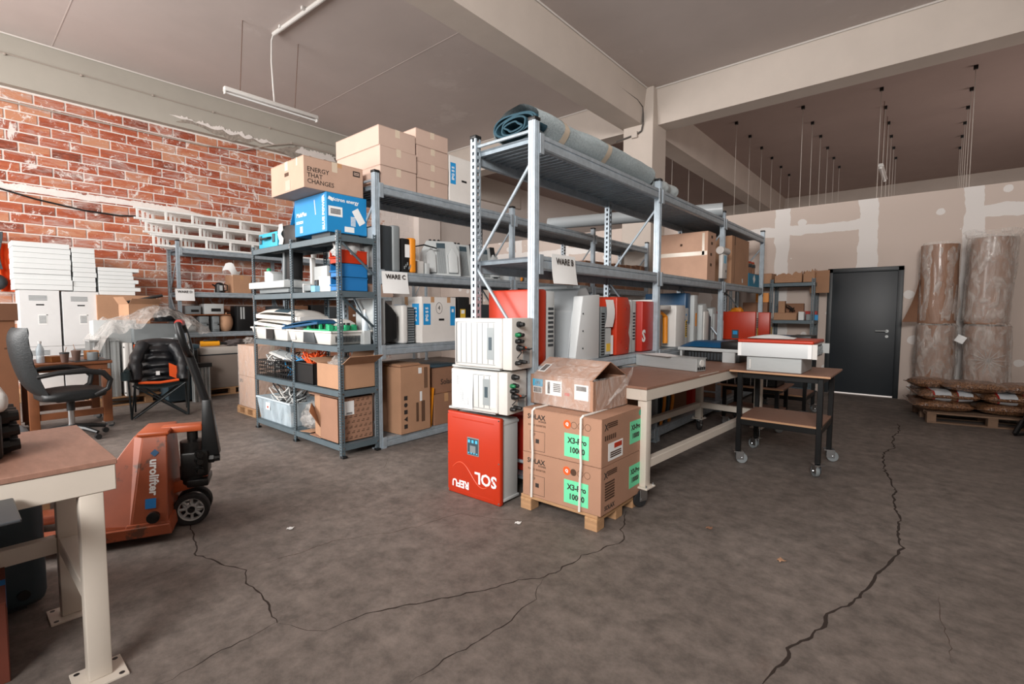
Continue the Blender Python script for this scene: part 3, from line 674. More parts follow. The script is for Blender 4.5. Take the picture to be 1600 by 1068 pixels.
def inverter(label, loc, size, rz=0, body=None, cover=None, cov=0.35, r=0.012, display=None, group=None, vents=True, name='inverter', tilt=None, fin=False, conn=None):
    """upright electrical inverter: body box, front cover on -y, optional display, side vents, bottom connectors"""
    w, d, h = size; body = body or LGREY; t = T(name, label, 'inverter', loc, rz, group)
    if tilt: t.rotation_euler = (rad(tilt[0]), rad(tilt[1]), rad(rz))
    yb = -d / 2 + d * cov
    G().box(-w / 2 + 0.008, yb, 0.0, w / 2 - 0.008, d / 2, h - 0.01).o('casing', body, t, bevel=r * 0.6)
    G().box(-w / 2, -d / 2, 0.0, w / 2, yb - 0.002, h).o('front_cover', cover or body, t, bevel=r)
    if display:
        o = decal(t, 'display', GTEAL, (display[0], -d / 2 - 0.0005, display[1]), 0.09, 0.12, '-y', 0.003)
        decal(t, 'screen', BLUE, (display[0], -d / 2 - 0.003, display[1] + 0.02), 0.06, 0.05, '-y', 0.002)
    if vents:
        slots(t, 'vents', DGREY, (w / 2 - 0.008, yb + (d / 2 - yb) / 2, h * 0.5), (d / 2 - yb) * 0.6, h * 0.55, '+x', 9, False)
    if fin: fins(t, ALU, (0, d / 2 + 0.02, h * 0.1), w * 0.85, 0.05, h * 0.8, 12)
    if conn:
        for k in range(conn): knob(t, (-w * 0.35 + k * w * 0.7 / max(1, conn - 1), -d / 2 + d * 0.6, h - 0.012), (0, 0, 1))
    return t
def crumple(name, label, cat, loc, r, mat, seed=0, amp=0.35, fr=4.0, rz=0, solid=0, flat=True):
    def fn(p):
        v = Vector(p); n = mn.noise((v + Vector((seed * 7.1, seed, 3))) * fr / max(r)) ; m = mn.noise((v + Vector((seed, 5, 1))) * fr * 2.6 / max(r))
        q = v * (1 + amp * n + amp * 0.5 * m)
        if flat: q.z = max(q.z, -r[2] * 0.62)
        return tuple(q)
    g = G().ball((0, 0, 0), r, 28, 18, fn)
    o = g.o(name, mat, None, (loc[0], loc[1], loc[2] + r[2] * 0.62), (0, 0, rad(rz)), smooth=60); return tag(o, label, cat)
def cables(label, loc, ext, n, mats, seed=1, r=0.004, name='cable_tangle'):
    rnd = random.Random(seed); t = T(name, label, 'cables', loc)
    for i, m in enumerate(mats):
        g = G()
        for k in range(n):
            pts = []; p = Vector((rnd.uniform(-1, 1) * ext[0], rnd.uniform(-1, 1) * ext[1], rnd.uniform(0.1, 0.6) * ext[2]))
            c = Vector((rnd.uniform(-.5, .5) * ext[0], rnd.uniform(-.5, .5) * ext[1], rnd.uniform(0.35, .7) * ext[2])); a0 = rnd.uniform(0, 6.3); tl = rnd.uniform(-.9, .9)
            R = rnd.uniform(0.3, 0.8) * min(ext[0], ext[1])
            for q in range(18):
                a = a0 + q * 0.42 * (1 if k % 2 else -1); rr = R * (1 + 0.25 * sin(q * 0.9 + k))
                pts.append((c.x + rr * cos(a) * ext[0] / min(ext[:2]) * .8, c.y + rr * sin(a) * .9, max(r, c.z + rr * sin(a + 1) * tl * ext[2] / R * 0.45)))
            g.tube(pts, r, 5)
        stuff(g.o('cables', m, t))
    return t
def pallet(label, loc, size=(1.2, 0.8), rz=0, h=0.12, nd=5, group=None, mat=None, matx=None, mid=True):
    """wooden pallet: local x length; deck boards run along x on three cross boards, nine blocks, three runners"""
    w, d = size; t = T('wooden_pallet', label, 'pallet', loc, rz, group); a = mat or WOOD; b = matx or WOODX
    bl = G().box(-0.045, -0.045, 0, 0.045, 0.045, h - (0.055 if mid else 0.039)).mesh('block', a, bevel=0.003, seg=1)
    for x in (-w / 2 + 0.045, 0, w / 2 - 0.045) if mid else (-w / 2 + 0.045, w / 2 - 0.045):
        for y in (-d / 2 + 0.045, 0, d / 2 - 0.045): link('block', bl, t, (x, y, 0.016 if mid else 0.0))
        link('cross_board', G().box(-0.045, -d / 2, 0, 0.045, d / 2, 0.018).mesh('cross_board', b, bevel=0.002, seg=1), t, (x, 0, h - 0.039))
    for y in ((-d / 2 + 0.045, 0, d / 2 - 0.045) if mid else ()): link('runner', G().box(-w / 2, -0.045, 0, w / 2, 0.045, 0.016).mesh('runner', a, bevel=0.002, seg=1), t, (0, y, 0))
    dk = G().box(-w / 2, -d / nd * 0.42, 0, w / 2, d / nd * 0.42, 0.02).mesh('plank', a, bevel=0.002, seg=1)
    for i in range(nd): link('plank', dk, t, (random.uniform(-.003, .003), -d / 2 + d / nd * (i + 0.5), h - 0.021))
    return t
def caster(parent, loc, ry=0, r=0.05, mat=None, brake=True):
    c = G(); c.cb(0, 0, -0.004, 0.085, 0.085, 0.008).box(-0.022, -0.02, -r * 1.6, -0.018, 0.045, -0.01).box(0.018, -0.02, -r * 1.6, 0.022, 0.045, -0.01).cyl((0, 0, -0.004), (0, 0, -0.025), 0.022)
    o = c.o('caster', CHROME, parent, loc, (0, 0, rad(ry)), bevel=0.001, seg=1)
    G().lathe([(r * .3, -0.012), (r * .93, -0.015), (r, -0.009), (r, 0.009), (r * .93, 0.015), (r * .3, 0.012)], 22, (0, 0, 0), 'x').o('wheel', mat or DGREY, o, (0, 0.03, -r * 1.35))
    G().cyl((-0.026, 0.03, -r * 1.35), (0.026, 0.03, -r * 1.35), 0.008, n=8).o('axle', CHROME, o)
    return o
# ------------------------------------------------------------------ goods on the galvanised rack with the pale cartons (front face at x = -4.03)
def facetext(t, s, size, mat, loc, face, roll=0, bold=0.0, sx=1.0, align='CENTER'):
    R = FROT[face]; o = text(s, size, mat, t, loc, R, align, bold=bold, sx=sx)
    if roll:
        o.matrix_local = Matrix.Translation(loc) @ Matrix.Rotation(rad(R[2]), 4, 'Z') @ Matrix.Rotation(rad(R[0]), 4, 'X') @ Matrix.Rotation(rad(roll), 4, 'Z')
    return o
for k, z in enumerate((2.562, 2.750, 2.938)):
    carton(['bottom pale carton of the stack of three on the rack', 'middle pale carton of the stack of three on the rack', 'topmost pale carton of the stack of three on the rack'][k],
           (-4.44 + (0.0, .005, -.005)[k], 3.02 + (0, .004, 0)[k], z), (0.78, 0.435, 0.186), random.uniform(-.6, .6), CARDL, tape=TAPEC, group='pale cartons on the rack top')
for k in range(4):
    carton(['bottom', 'second from bottom', 'third from bottom', 'topmost'][k] + ' pale carton of the stack of four beside the white box',
           (-4.46 + (0, .006, 0, .004)[k], 3.475 + (0, 0, .004, 0)[k], 2.562 + k * 0.166), (0.78, 0.435, 0.164), random.uniform(-.6, .6), CARDL, tape=TAPEC, group='pale cartons on the rack top')
def ipg_box(label, loc, size, rz=0):
    w, d, h = size
    t = carton(label, loc, size, rz, pm('white carton', '#d9d5d0', 0.7, var=0.04, spot='#b7aca2', ss=5, st=0.68), tape=TAPE, seam='y')
    # +x face: two blue panels and a hand hole; -y face: a wide blue band
    decal(t, 'blue_panel', BLUE, (w / 2, -d * 0.36, h * 0.62), d * 0.2, h * 0.46, '+x')
    facetext(t, 'IPG S S', 0.05, PAPER, (w / 2 + 0.0014, -d * 0.36, h * 0.62), '+x', 90, 0.002)
    decal(t, 'blue_panel', BLUE, (w / 2, d * 0.4, h * 0.58), d * 0.15, h * 0.44, '+x')
    decal(t, 'emblem', PAPER, (w / 2 + 0.0012, d * 0.4, h * 0.7), 0.03, 0.035, '+x')
    decal(t, 'hand_hole', BLACKP, (w / 2, d * 0.06, h * 0.5), 0.08, 0.022, '+x')
    decal(t, 'blue_panel', BLUE, (w * 0.3, -d / 2, h * 0.62), w * 0.22, h * 0.46, '-y')
    facetext(t, 'IPG S S', 0.05, PAPER, (w * 0.3, -d / 2 - 0.0014, h * 0.62), '-y', 90, 0.002)
    decal(t, 'blue_panel', BLUE, (-w * 0.22, -d / 2, h * 0.72), w * 0.4, h * 0.22, '-y')
    return t
ipg_box('white carton with blue panels beside the pale cartons on the top shelf', (-4.32, 3.915, 2.562), (0.5, 0.40, 0.50), 0)
t = ipg_box('white carton with blue panels and a handwritten circled four', (-4.31, 3.54, 1.012), (0.5, 0.5, 0.49), 2)
ring = G(); 
for k in range(24): pass
ring.tube([(0, 0.045 * cos(2 * pi * k / 22), 0.06 * sin(2 * pi * k / 22)) for k in range(22)], 0.0022, 4, closed=True)
ring.o('ring', PRINT, t, (0.251, -0.005, 0.37)); facetext(t, '4', 0.07, PRINT, (0.2512, -0.005, 0.37), '+x')
for y in (-0.1, 0.14): decal(t, 'tape_piece', TAPE, (0.25, y, 0.46), 0.05, 0.06, '+x')
# black-and-grey and black-and-orange upright units on the middle shelf
def upright(label, y0, y1, h, c1, c2, split, x=-4.28, w=0.42, z=1.742):
    d = y1 - y0; t = T('inverter', label, 'inverter', (x, (y0 + y1) / 2, z)); s = y0 - (y0 + y1) / 2
    G().box(-w / 2 + .01, -d / 2, 0.0, w / 2 - .01, -d / 2 + d * split, h - 0.015).o('casing', c1, t, bevel=0.012)
    G().box(-w / 2, -d / 2 + d * split, 0, w / 2, d / 2, h).o('front_cover', c2, t, bevel=0.022, seg=3)
    return t
t = upright('tall black and grey inverter standing above the WARE C sign', 2.80, 3.05, 0.46, DGREY, MGREY, 0.62)
G().box(-0.2, -0.165, 0.03, 0.2, -0.126, 0.42).o('back_plate', ALU, t, bevel=0.006)
t = upright('black inverter with an orange front cover on the middle shelf', 3.07, 3.25, 0.36, BLACKP, ORANGE, 0.56)
decal(t, 'label', PAPER, (0.2, -0.02, 0.22), 0.06, 0.13, '+x')
for k in range(5): decal(t, 'socket', MGREY, (0.2, -0.06 + k * 0.02, 0.05 + 0.02 * (k % 3)), 0.012, 0.03, '+x', 0.006)
t = T('small_device', 'small white electronic device beside the orange inverter', 'device', (-4.25, 3.36, 1.742))
G().cb(0, 0, 0.07, 0.22, 0.09, 0.14).o('case', WHITEP, t, bevel=0.008); G().cb(0.06, 0.09, 0.06, 0.12, 0.05, 0.12).o('terminal_block', LGREY, t, bevel=0.004)
G().tube([(0, -0.04, 0.14), (0, 0.0, 0.3), (0.02, 0.12, 0.33), (0.02, 0.3, 0.31)], 0.008, 6).o('cable', BLACKP, t)
def lobed(label, loc, rz, lean, band):
    """grey string inverter with cooling fins and a black top strip, leaning back"""
    t = T('inverter', label, 'inverter', loc, rz); t.rotation_euler = (rad(lean), 0, rad(rz))
    G().prism([(-0.22, 0.0), (0.22, 0.0), (0.22, 0.30), (0.16, 0.42), (-0.16, 0.42), (-0.22, 0.30)], 'y', 0.0, 0.16).o('casing', LGREY, t, bevel=0.012)
    G().prism([(-0.18, 0.03), (-0.07, 0.03), (-0.07, 0.24), (-0.12, 0.33), (-0.18, 0.24)], 'y', -0.04, 0).o('left_lobe', LGREY, t, bevel=0.01)
    G().prism([(0.07, 0.03), (0.18, 0.03), (0.18, 0.24), (0.12, 0.33), (0.07, 0.24)], 'y', -0.04, 0).o('right_lobe', LGREY, t, bevel=0.01)
    slots(t, 'grille', MGREY, (0, -0.005, 0.18), 0.1, 0.3, '-y', 9)
    decal(t, 'window', GTEAL, (0, -0.003, 0.36), 0.1, 0.06, '-y', 0.004)
    if band: G().box(0.1, -0.012, 0.02, 0.17, 0.165, 0.43).o('black_band', BLACKP, t, bevel=0.006); decal(t, 'red_label', RED, (0.135, -0.013, 0.1), 0.06, 0.06, '-y')
    for x in (-0.1, -0.05, 0.0): knob(t, (x, 0.08, 0.42), (0, 0, 1), 0.018, 0.04)
    return t
lobed('grey inverter with a fine grille leaning on the middle shelf', (-4.20, 3.72, 1.745), 62, -14, False)
lobed('grey inverter behind the leaning grille inverter with a black band', (-4.24, 4.13, 1.745), 78, -12, True)
lobed('grey inverter with black band near the second rack post', (-4.24, 4.50, 1.745), 80, -12, True)
t = upright('small grey unit with an orange stripe near the second rack post', 4.86, 5.02, 0.2, LGREY, ORANGE, 0.7)
t = upright('grey and dark unit on the middle shelf past the second rack post', 5.08, 5.34, 0.22, MGREY, DGREY, 0.6)
# cartons in the third bay of the middle shelf
for k, (a, b, h) in enumerate(((5.75, 6.5, 0.33), (6.72, 6.98, 0.42), (7.06, 7.6, 0.43), (7.64, 8.06, 0.44), (8.1, 8.46, 0.45), (8.5, 8.86, 0.47))):
    carton(['long brown carton first in the row seen behind the rack', 'narrow brown carton second in the row seen behind the rack', 'brown carton third in the row seen behind the rack', 'brown carton fourth in the row seen behind the rack', 'brown carton fifth in the row seen behind the rack', 'brown carton last in the row beside the column'][k],
           (-4.42 + .0, (a + b) / 2, 1.742), (0.46, b - a - 0.01, h), 1, CARDD, group='brown cartons in a row on the rack')
# low shelf
t = T('monitor_casing', 'grey casing with a dark open back on the low shelf', 'device', (-4.3, 2.92, 1.012))
G().box(-0.2, -0.13, 0, 0.22, -0.05, 0.46).o('front_panel', LGREY, t, bevel=0.02)
G().prism([(-0.05, 0.02), (0.1, 0.06), (0.1, 0.3), (0.03, 0.38), (-0.05, 0.44)], 'x', -0.18, 0.2).o('dark_back', BLACKP, t, bevel=0.012)
t = T('inverter', 'white rounded inverter with black cooling fins left of the white carton', 'inverter', (-4.32, 3.14, 1.012))
G().box(-0.2, -0.06, 0, 0.22, 0.02, 0.4).o('front_cover', WHITEP, t, bevel=0.025, seg=3)
slots(t, 'cooling_fins', DGREY, (0.2, 0.07, 0.2), 0.08, 0.36, '+x', 14, False); G().box(-0.18, 0.02, 0.01, 0.2, 0.11, 0.38).o('casing', MGREY, t)
t = T('device', 'black upright unit with a yellow label right of the white carton', 'device', (-4.25, 3.92, 1.012))
G().box(-0.2, -0.08, 0, 0.18, 0.1, 0.5).o('case', BLACKP, t, bevel=0.01); decal(t, 'yellow_label', pm('yellow label', '#d9b13a', 0.6), (0.18, -0.01, 0.3), 0.08, 0.12, '+x'); decal(t, 'paper_label', PAPER, (0.181, -0.01, 0.33), 0.05, 0.04, '+x')
for k, (y, h, c, l) in enumerate(((4.3, .42, DGREY, 'dark unit beside the black unit with a yellow label'), (5.1, .35, MGREY, 'grey unit on the low shelf of the far rack bay'), (5.7, .45, DGREY, 'second dark unit on the low shelf of the far bay'), (7.3, .4, CARDD, 'brown unit at the end of the low shelf'))):
    inverter(l, (-4.32, y, 1.012), (0.42, 0.3, h), 90, c, c)
# bottom shelf
t = carton('large brown carton with printed arrows and a paper label, bulging on the bottom shelf', (-4.22, 3.155, 0.102), (0.44, 0.40, 0.68), 3, CARD, seam='y')
decal(t, 'label', PAPER, (0.22, 0.06, 0.63), 0.045, 0.06, '+x'); decal(t, 'hand_hole', PAPER, (0.22, 0.07, 0.36), 0.03, 0.1, '+x', roll=0)
facetext(t, '\u25a0 \u25b2 \u25a0 \u25cf \u25a0', 0.06, PRINT, (0.2207, -0.13, 0.22), '+x', 90); slots(t, 'printed_lines', PRINTB, (0.2202, 0.02, 0.2), 0.035, 0.2, '+x', 4); slots(t, 'printed_lines', PRINTB, (0.2202, 0.1, 0.2), 0.05, 0.22, '+x', 5); slots(t, 'printed_lines', PRINTB, (0.2202, 0.14, 0.55), 0.05, 0.22, '+x', 3)
o = G().box(-0.19, -0.15, 0, 0.2, 0.14, 0.012).box(-0.17, -0.14, 0.012, 0.19, 0.13, 0.022).o('folded_cardboard', CARD, None, (-4.24, 3.12, 0.785), (0, 0, rad(6)), bevel=0.003, seg=1); tag(o, 'folded flat cardboard lying on the large brown carton', 'cardboard')
o = G().box(-0.2, -0.004, 0, 0.21, 0.004, 0.42).o('orange_board', ORANGE, None, (-4.25, 3.40, 0.102), (rad(-6), 0, 0)); tag(o, 'orange board squeezed between brown cartons on the bottom shelf', 'board')
t = carton('brown carton on the bottom shelf behind the white inverters', (-4.27, 3.63, 0.102), (0.46, 0.34, 0.34), -2, CARDD)
t = carton('brown carton with one big printed word standing on another carton', (-4.29, 3.63, 0.445), (0.44, 0.36, 0.28), 1, CARDD, seal=False)
facetext(t, 'Solac', 0.085, PRINT, (0.2207, 0.02, 0.12), '+x', 0, 0.001)
o = G().box(-0.2, -0.16, 0, 0.2, 0.2, 0.03).o('plastic_sheet', GTEAL, None, (-4.29, 3.63, 0.7275), bevel=0.008); tag(o, 'dark flat sheet lying on the carton with one big word', 'sheet')
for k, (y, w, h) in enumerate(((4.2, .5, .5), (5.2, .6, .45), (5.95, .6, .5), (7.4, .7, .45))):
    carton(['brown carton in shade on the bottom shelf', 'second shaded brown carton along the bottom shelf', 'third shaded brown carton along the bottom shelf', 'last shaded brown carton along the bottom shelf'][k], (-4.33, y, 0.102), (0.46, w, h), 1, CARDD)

# ------------------------------------------------------------------ cartons over the grey rack
t = T('blue_carton', 'bright blue carton printed BLUE POWER on top of the grey rack', 'box', (-4.505, 2.54, 2.075))
VIC = pm('blue carton', '#1781bd', 0.55, var=0.05, vs=3)
G().cb(0, 0, 0.178, 0.61, 0.42, 0.356).o('body', VIC, t, bevel=0.004, seg=1)
facetext(t, 'BLUE POWER', 0.052, PAPER, (0.255, -0.2114, 0.175), '-y', 90, 0.0025)
facetext(t, 'MultiPlus', 0.055, PAPER, (-0.16, -0.2114, 0.2), '-y', 0, 0.001); slots(t, 'printed_lines', PAPER, (-0.2, -0.2102, 0.13), 0.14, 0.03, '-y', 2, False)
decal(t, 'white_square', PAPER, (-0.17, -0.21, 0.06), 0.05, 0.06, '-y'); decal(t, 'scuff', LGREY, (0.1, -0.21, 0.24), 0.014, 0.14, '-y', roll=8)
facetext(t, 'victron energy', 0.048, PAPER, (0.3064, -0.02, 0.30), '+x', 0, 0.001); decal(t, 'emblem', PAPER, (0.305, -0.165, 0.30), 0.05, 0.03, '+x', roll=-20)
decal(t, 'label', PAPER, (0.305, -0.12, 0.19), 0.14, 0.09, '+x'); decal(t, 'torn_label', PAPER, (0.305, 0.12, 0.17), 0.075, 0.15, '+x', roll=32); decal(t, 'label', PAPER, (0.305, 0.02, 0.04), 0.1, 0.05, '+x')
slots(t, 'label_print', PRINT, (0.3065, -0.12, 0.19), 0.1, 0.05, '+x', 4, False); slots(t, 'printed_lines', PAPER, (0.3052, 0.06, 0.12), 0.05, 0.09, '+x', 7, False)
G().box(0, -0.2, -0.004, 0.24, 0.2, 0).o('flap', VIC, t, (-0.305, 0, 0.35), (0, rad(118), 0), smooth=0)
G().cb(0.12, -0.02, -0.022, 0.34, 0.3, 0.044).o('base_tray', DGREY, t)
t = carton('brown carton printed ENERGY THAT CHANGES overhanging the blue carton', (-4.53, 2.425, 2.434), (0.64, 0.59, 0.275), 0, pm('printed carton', '#b29380', 0.8, var=0.05), tape=TAPEC, seam='x')
for k, s in enumerate(('ENERGY', 'THAT', 'CHANGES')): facetext(t, s, 0.056, PRINT, (0.3206, -0.265, 0.165 - k * 0.052), '+x', 0, 0.0004, align='LEFT')
decal(t, 'print_block', PRINT, (0.32, 0.225, 0.215), 0.075, 0.05, '+x'); slots(t, 'print_gap', CARDL, (0.3215, 0.225, 0.215), 0.055, 0.03, '+x', 2, False)
decal(t, 'hand_hole', PRINTB, (0.0, -0.295, 0.16), 0.08, 0.032, '-y'); decal(t, 'tape_piece', TAPEC, (-0.0, -0.2955, 0.235), 0.06, 0.08, '-y'); decal(t, 'tape_piece', TAPEC, (0.2, -0.2955, 0.24), 0.025, 0.07, '-y'); decal(t, 'tape_piece', TAPE, (0.32, 0.05, 0.255), 0.045, 0.04, '+x'); decal(t, 'scuff', CARDL, (0.02, -0.2955, 0.06), 0.09, 0.09, '-y')
# tool cases on the top tray
t = T('tool_case', 'cyan tool case with a handle on the top tray', 'case', (-5.55, 2.48, 2.032))
G().cb(0, 0, 0.085, 0.46, 0.2, 0.17).o('shell', CYAN, t, bevel=0.015)
G().tube([(-0.09, -0.1, 0.11), (-0.09, -0.135, 0.1), (0.09, -0.135, 0.1), (0.09, -0.1, 0.11)], 0.012, 8).o('handle', BLACKP, t)
for x in (-0.16, 0.16): G().cb(x, -0.104, 0.1, 0.05, 0.014, 0.09).o('latch', GTEAL, t, bevel=0.004)
t = T('device', 'black box wrapped in a crumpled pale film beside the cyan case', 'device', (-5.07, 2.5, 2.032))
G().cb(0.03, 0, 0.1, 0.32, 0.26, 0.2).o('case', BLACKP, t, bevel=0.012)
G().grid(lambda u, v: (-0.17 + 0.02 * sin(v * 9) + 0.09 * u, -0.14 + 0.02 * mn.noise((u * 5, v * 5, 1)), 0.01 + 0.21 * v), 8, 10).o('film', WHITED, t, smooth=60, solid=0.002)

# ------------------------------------------------------------------ second tray (z 1.53)
t = T('flat_device', 'flat off-white office device on the second tray', 'device', (-5.42, 2.5, 1.532))
G().cb(0, 0.0, 0.035, 0.7, 0.26, 0.05).o('base', MGREY, t, bevel=0.006); G().cb(-0.05, -0.02, 0.095, 0.86, 0.34, 0.075).o('case', LGREY, t, bevel=0.012); G().cb(-0.4, -0.15, 0.095, 0.16, 0.09, 0.07).o('end_cap', WHITEP, t, bevel=0.012)
G().cb(0.12, -0.02, 0.141, 0.3, 0.14, 0.02).o('key_panel', MGREY, t, bevel=0.005)
t = T('device', 'small grey meter with a green lamp on the flat office device', 'device', (-5.68, 2.5, 1.666))
G().prism([(-0.1, 0), (0.12, 0), (0.12, 0.09), (0.02, 0.13), (-0.1, 0.13)], 'y', -0.07, 0.07).o('case', LGREY, t, bevel=0.008); G().ball((-0.02, -0.05, 0.14), 0.025).o('green_lamp', PCB, t)
t = T('loudspeaker', 'black upright slab standing on the flat office device', 'device', (-5.33, 2.55, 1.685)); t.rotation_euler = (0, rad(4), 0)
G().cb(0, 0, 0.15, 0.2, 0.12, 0.3).o('case', BLACKP, t, bevel=0.008); G().cb(-0.075, -0.066, 0.15, 0.04, 0.02, 0.3).o('edge_strip', MGREY, t, bevel=0.005)
t = T('panel', 'pale upright panel on the second tray beside the middle post', 'panel', (-4.93, 2.6, 1.532)); G().cb(0.13, 0, 0.14, 0.26, 0.04, 0.28).o('plate', LGREY, t, bevel=0.01); G().cb(-0.1, 0.02, 0.19, 0.04, 0.05, 0.38).o('edge', WHITEP, t, bevel=0.008)
t = T('small_device', 'small grey charger on the second tray', 'device', (-4.72, 2.45, 1.532)); G().cb(0, 0, 0.045, 0.15, 0.12, 0.06).o('case', MGREY, t, bevel=0.008); G().cb(-0.085, 0, 0.045, 0.02, 0.11, 0.09).o('end_plate', WHITEP, t, bevel=0.003)
t = T('handset', 'black handset standing on the second tray', 'device', (-4.585, 2.44, 1.532)); G().cb(0, 0, 0.06, 0.06, 0.05, 0.12).o('case', BLACKP, t, bevel=0.008); G().cb(0, -0.026, 0.09, 0.04, 0.004, 0.03).o('screen', GTEAL, t)
carton('small white box on the second tray next to the handset', (-4.46, 2.5, 1.532), (0.14, 0.16, 0.15), 18, pm('white card', '#dad4cd', 0.75), tape=None)
LBL = pm('light blue card', '#7fb8d3', 0.7)
carton('tiny light blue box in front of the small white box', (-4.53, 2.385, 1.532), (0.08, 0.06, 0.06), 0, LBL, tape=None)
carton('tiny light blue box beside the blue bins', (-4.335, 2.5, 1.532), (0.09, 0.1, 0.075), 0, LBL, tape=None)
def bin_(label, loc, mat, rz=0):
    t = T('storage_bin', label, 'bin', loc, rz); w, d, h = 0.18, 0.28, 0.125; th = 0.005
    g = G().box(-w / 2, -d / 2, 0, w / 2, d / 2, th).box(-w / 2, -d / 2, 0, -w / 2 + th, d / 2, h).box(w / 2 - th, -d / 2, 0, w / 2, d / 2, h).box(-w / 2, d / 2 - th, 0, w / 2, d / 2, h).box(-w / 2, -d / 2, 0, w / 2, -d / 2 + th, h * 0.45)
    g.o('tub', mat, t, smooth=0); G().tube([(-w / 2, -d / 2 - .004, h * .45), (0, -d / 2 - .012, h * .42), (w / 2, -d / 2 - .004, h * .45)], 0.009, 6).o('front_lip', mat, t); G().cb(0, -d / 2 - 0.003, h * 0.2, 0.08, 0.004, 0.03).o('label_holder', mat, t)
    G().box(-w / 2 - .004, -d / 2 + .06, h - .01, -w / 2, d / 2, h).box(w / 2, -d / 2 + .06, h - .01, w / 2 + .004, d / 2, h).o('rim', mat, t); return t
SB = pm('stacking bin blue', '#1c6fae', 0.5)
bin_('lower blue storage bin at the end of the second tray', (-4.17, 2.53, 1.532), SB); bin_('upper blue storage bin under the red bin', (-4.17, 2.53, 1.658), SB); bin_('red storage bin on top of two blue bins', (-4.175, 2.53, 1.784), RED)
crumple('grey_bag', 'grey plastic bag heaped in the red storage bin', 'bag', (-4.19, 2.54, 1.86), (0.11, 0.15, 0.1), pm('grey bag', '#aaa9a8', 0.5), 3)

# ------------------------------------------------------------------ third tray (z 1.03): opened devices
def tub_device(label, loc, size, rz=0):
    w, d, h = size; t = T('device_casing', label, 'device', loc, rz); e = 0.05
    b = [(-w / 2 + e, -d / 2 + e * .4, 0), (w / 2 - e, -d / 2 + e * .4, 0), (w / 2 - e, d / 2 - e * .4, 0), (-w / 2 + e, d / 2 - e * .4, 0)]
    u = [(-w / 2, -d / 2, h), (w / 2, -d / 2, h), (w / 2, d / 2, h), (-w / 2, d / 2, h)]
    G().hexa(b, u).o('tub', pm('off white casing', '#cfccc6', 0.5, var=0.03), t, bevel=0.012)
    g = G().box(-w / 2 - .008, -d / 2 - .008, h - .012, w / 2 + .008, -d / 2 + .012, h + .006).box(-w / 2 - .008, d / 2 - .012, h - .012, w / 2 + .008, d / 2 + .008, h + .006).box(-w / 2 - .008, -d / 2, h - .012, -w / 2 + .012, d / 2, h + .006).box(w / 2 - .012, -d / 2, h - .012, w / 2 + .008, d / 2, h + .006)
    g.o('rim', pm('off white casing', '#cfccc6'), t, bevel=0.003, seg=1); return t
t = tub_device('opened off-white casing with a black inlet on the third tray, left', (-5.50, 2.54, 1.032), (0.9, 0.4, 0.13)); decal(t, 'inlet', BLACKP, (0.05, -0.2, 0.065), 0.17, 0.11, '-y', 0.012); decal(t, 'board', PCB, (-0.05, -0.12, 0.137), 0.2, 0.1, '+z', 0.012)
o = G().box(-0.3, -0.008, 0, 0.02, 0.008, 0.26).o('plastic_board', BLUED, None, (-5.78, 2.765, 1.035), (0, 0, 0), bevel=0.004); tag(o, 'dark blue panel standing behind the third tray', 'panel')
def cover(label, loc, size, rz, mat, tilt=(0, 0), window=True):
    w, d, h = size; t = T('device_cover', label, 'cover', loc, rz); t.rotation_euler = (rad(tilt[0]), rad(tilt[1]), rad(rz))
    G().grid(lambda u, v: (w * (u - .5), d * (v - .5), h * (1 - (2 * u - 1) ** 4 * .55) * (1 - (2 * v - 1) ** 6 * .3)), 16, 8).o('shell', mat, t, smooth=60, solid=0.006)
    g = G().box(-w / 2, -d / 2, 0, w / 2, -d / 2 + .012, h * .4).box(-w / 2, d / 2 - .012, 0, w / 2, d / 2, h * .4).box(-w / 2, -d / 2, 0, -w / 2 + .012, d / 2, h * .42).box(w / 2 - .012, -d / 2, 0, w / 2, d / 2, h * .42); g.o('side_wall', mat, t, bevel=0.004, seg=1)
    if window: G().grid(lambda u, v: (w * (0.08 + .3 * (u - .5) + .05 * v), -d * .5 + d * .42 * v, h * (1 - (2 * (0.58 + .3 * (u - .5)) - 1) ** 4 * .55) * (1 - (v * .84 - 1) ** 6 * .3) + .004), 6, 6).o('dark_window', GTEAL, t, smooth=60)
    return t
WC = pm('warm white cover', '#dcd8d2', 0.45, var=0.03)
cover('wide white device cover lying lower in the stack of covers', (-5.37, 2.52, 1.172), (0.84, 0.38, 0.085), 4, WC, (0, 3), False)
cover('white device cover with a dark window topping the stack of covers', (-5.29, 2.51, 1.255), (0.78, 0.36, 0.11), 9, WC, (0, 2))
cover('pinkish white cover at the back of the third tray', (-4.62, 2.63, 1.20), (0.5, 0.16, 0.07), 0, WC, (0, 0), False)
t = tub_device('large opened off-white casing with ribbed vent and bare circuit boards', (-4.56, 2.53, 1.032), (0.86, 0.44, 0.125))
G().prism([(-0.09, 0.01), (0.15, 0.01), (0.12, 0.115), (-0.08, 0.115)], 'y', -0.226, -0.2).o('front_inlet', DGREY, t, bevel=0.004); slots(t, 'side_vent', DGREY, (0.412, 0.0, 0.062), 0.34, 0.075, '+x', 22); decal(t, 'label', PAPER, (-0.31, -0.216, 0.075), 0.09, 0.09, '-y')
decal(t, 'circuit_board', PCB, (0.02, 0.0, 0.125), 0.5, 0.3, '+z', 0.015); g = G(); rnd = random.Random(5)
for k in range(26): x, y = rnd.uniform(-.2, .3), rnd.uniform(-.14, .14); g.cb(x, y, .155, rnd.uniform(.015, .05), rnd.uniform(.015, .04), rnd.uniform(.03, .07))
stuff(g.o('circuit_components', PCB, t, smooth=0)); g = G()
for k in range(12): x, y = rnd.uniform(-.2, .3), rnd.uniform(-.14, .14); g.cyl((x, y, .14), (x, y, .2), .012, n=8)
stuff(g.o('capacitors', BLACKP, t))
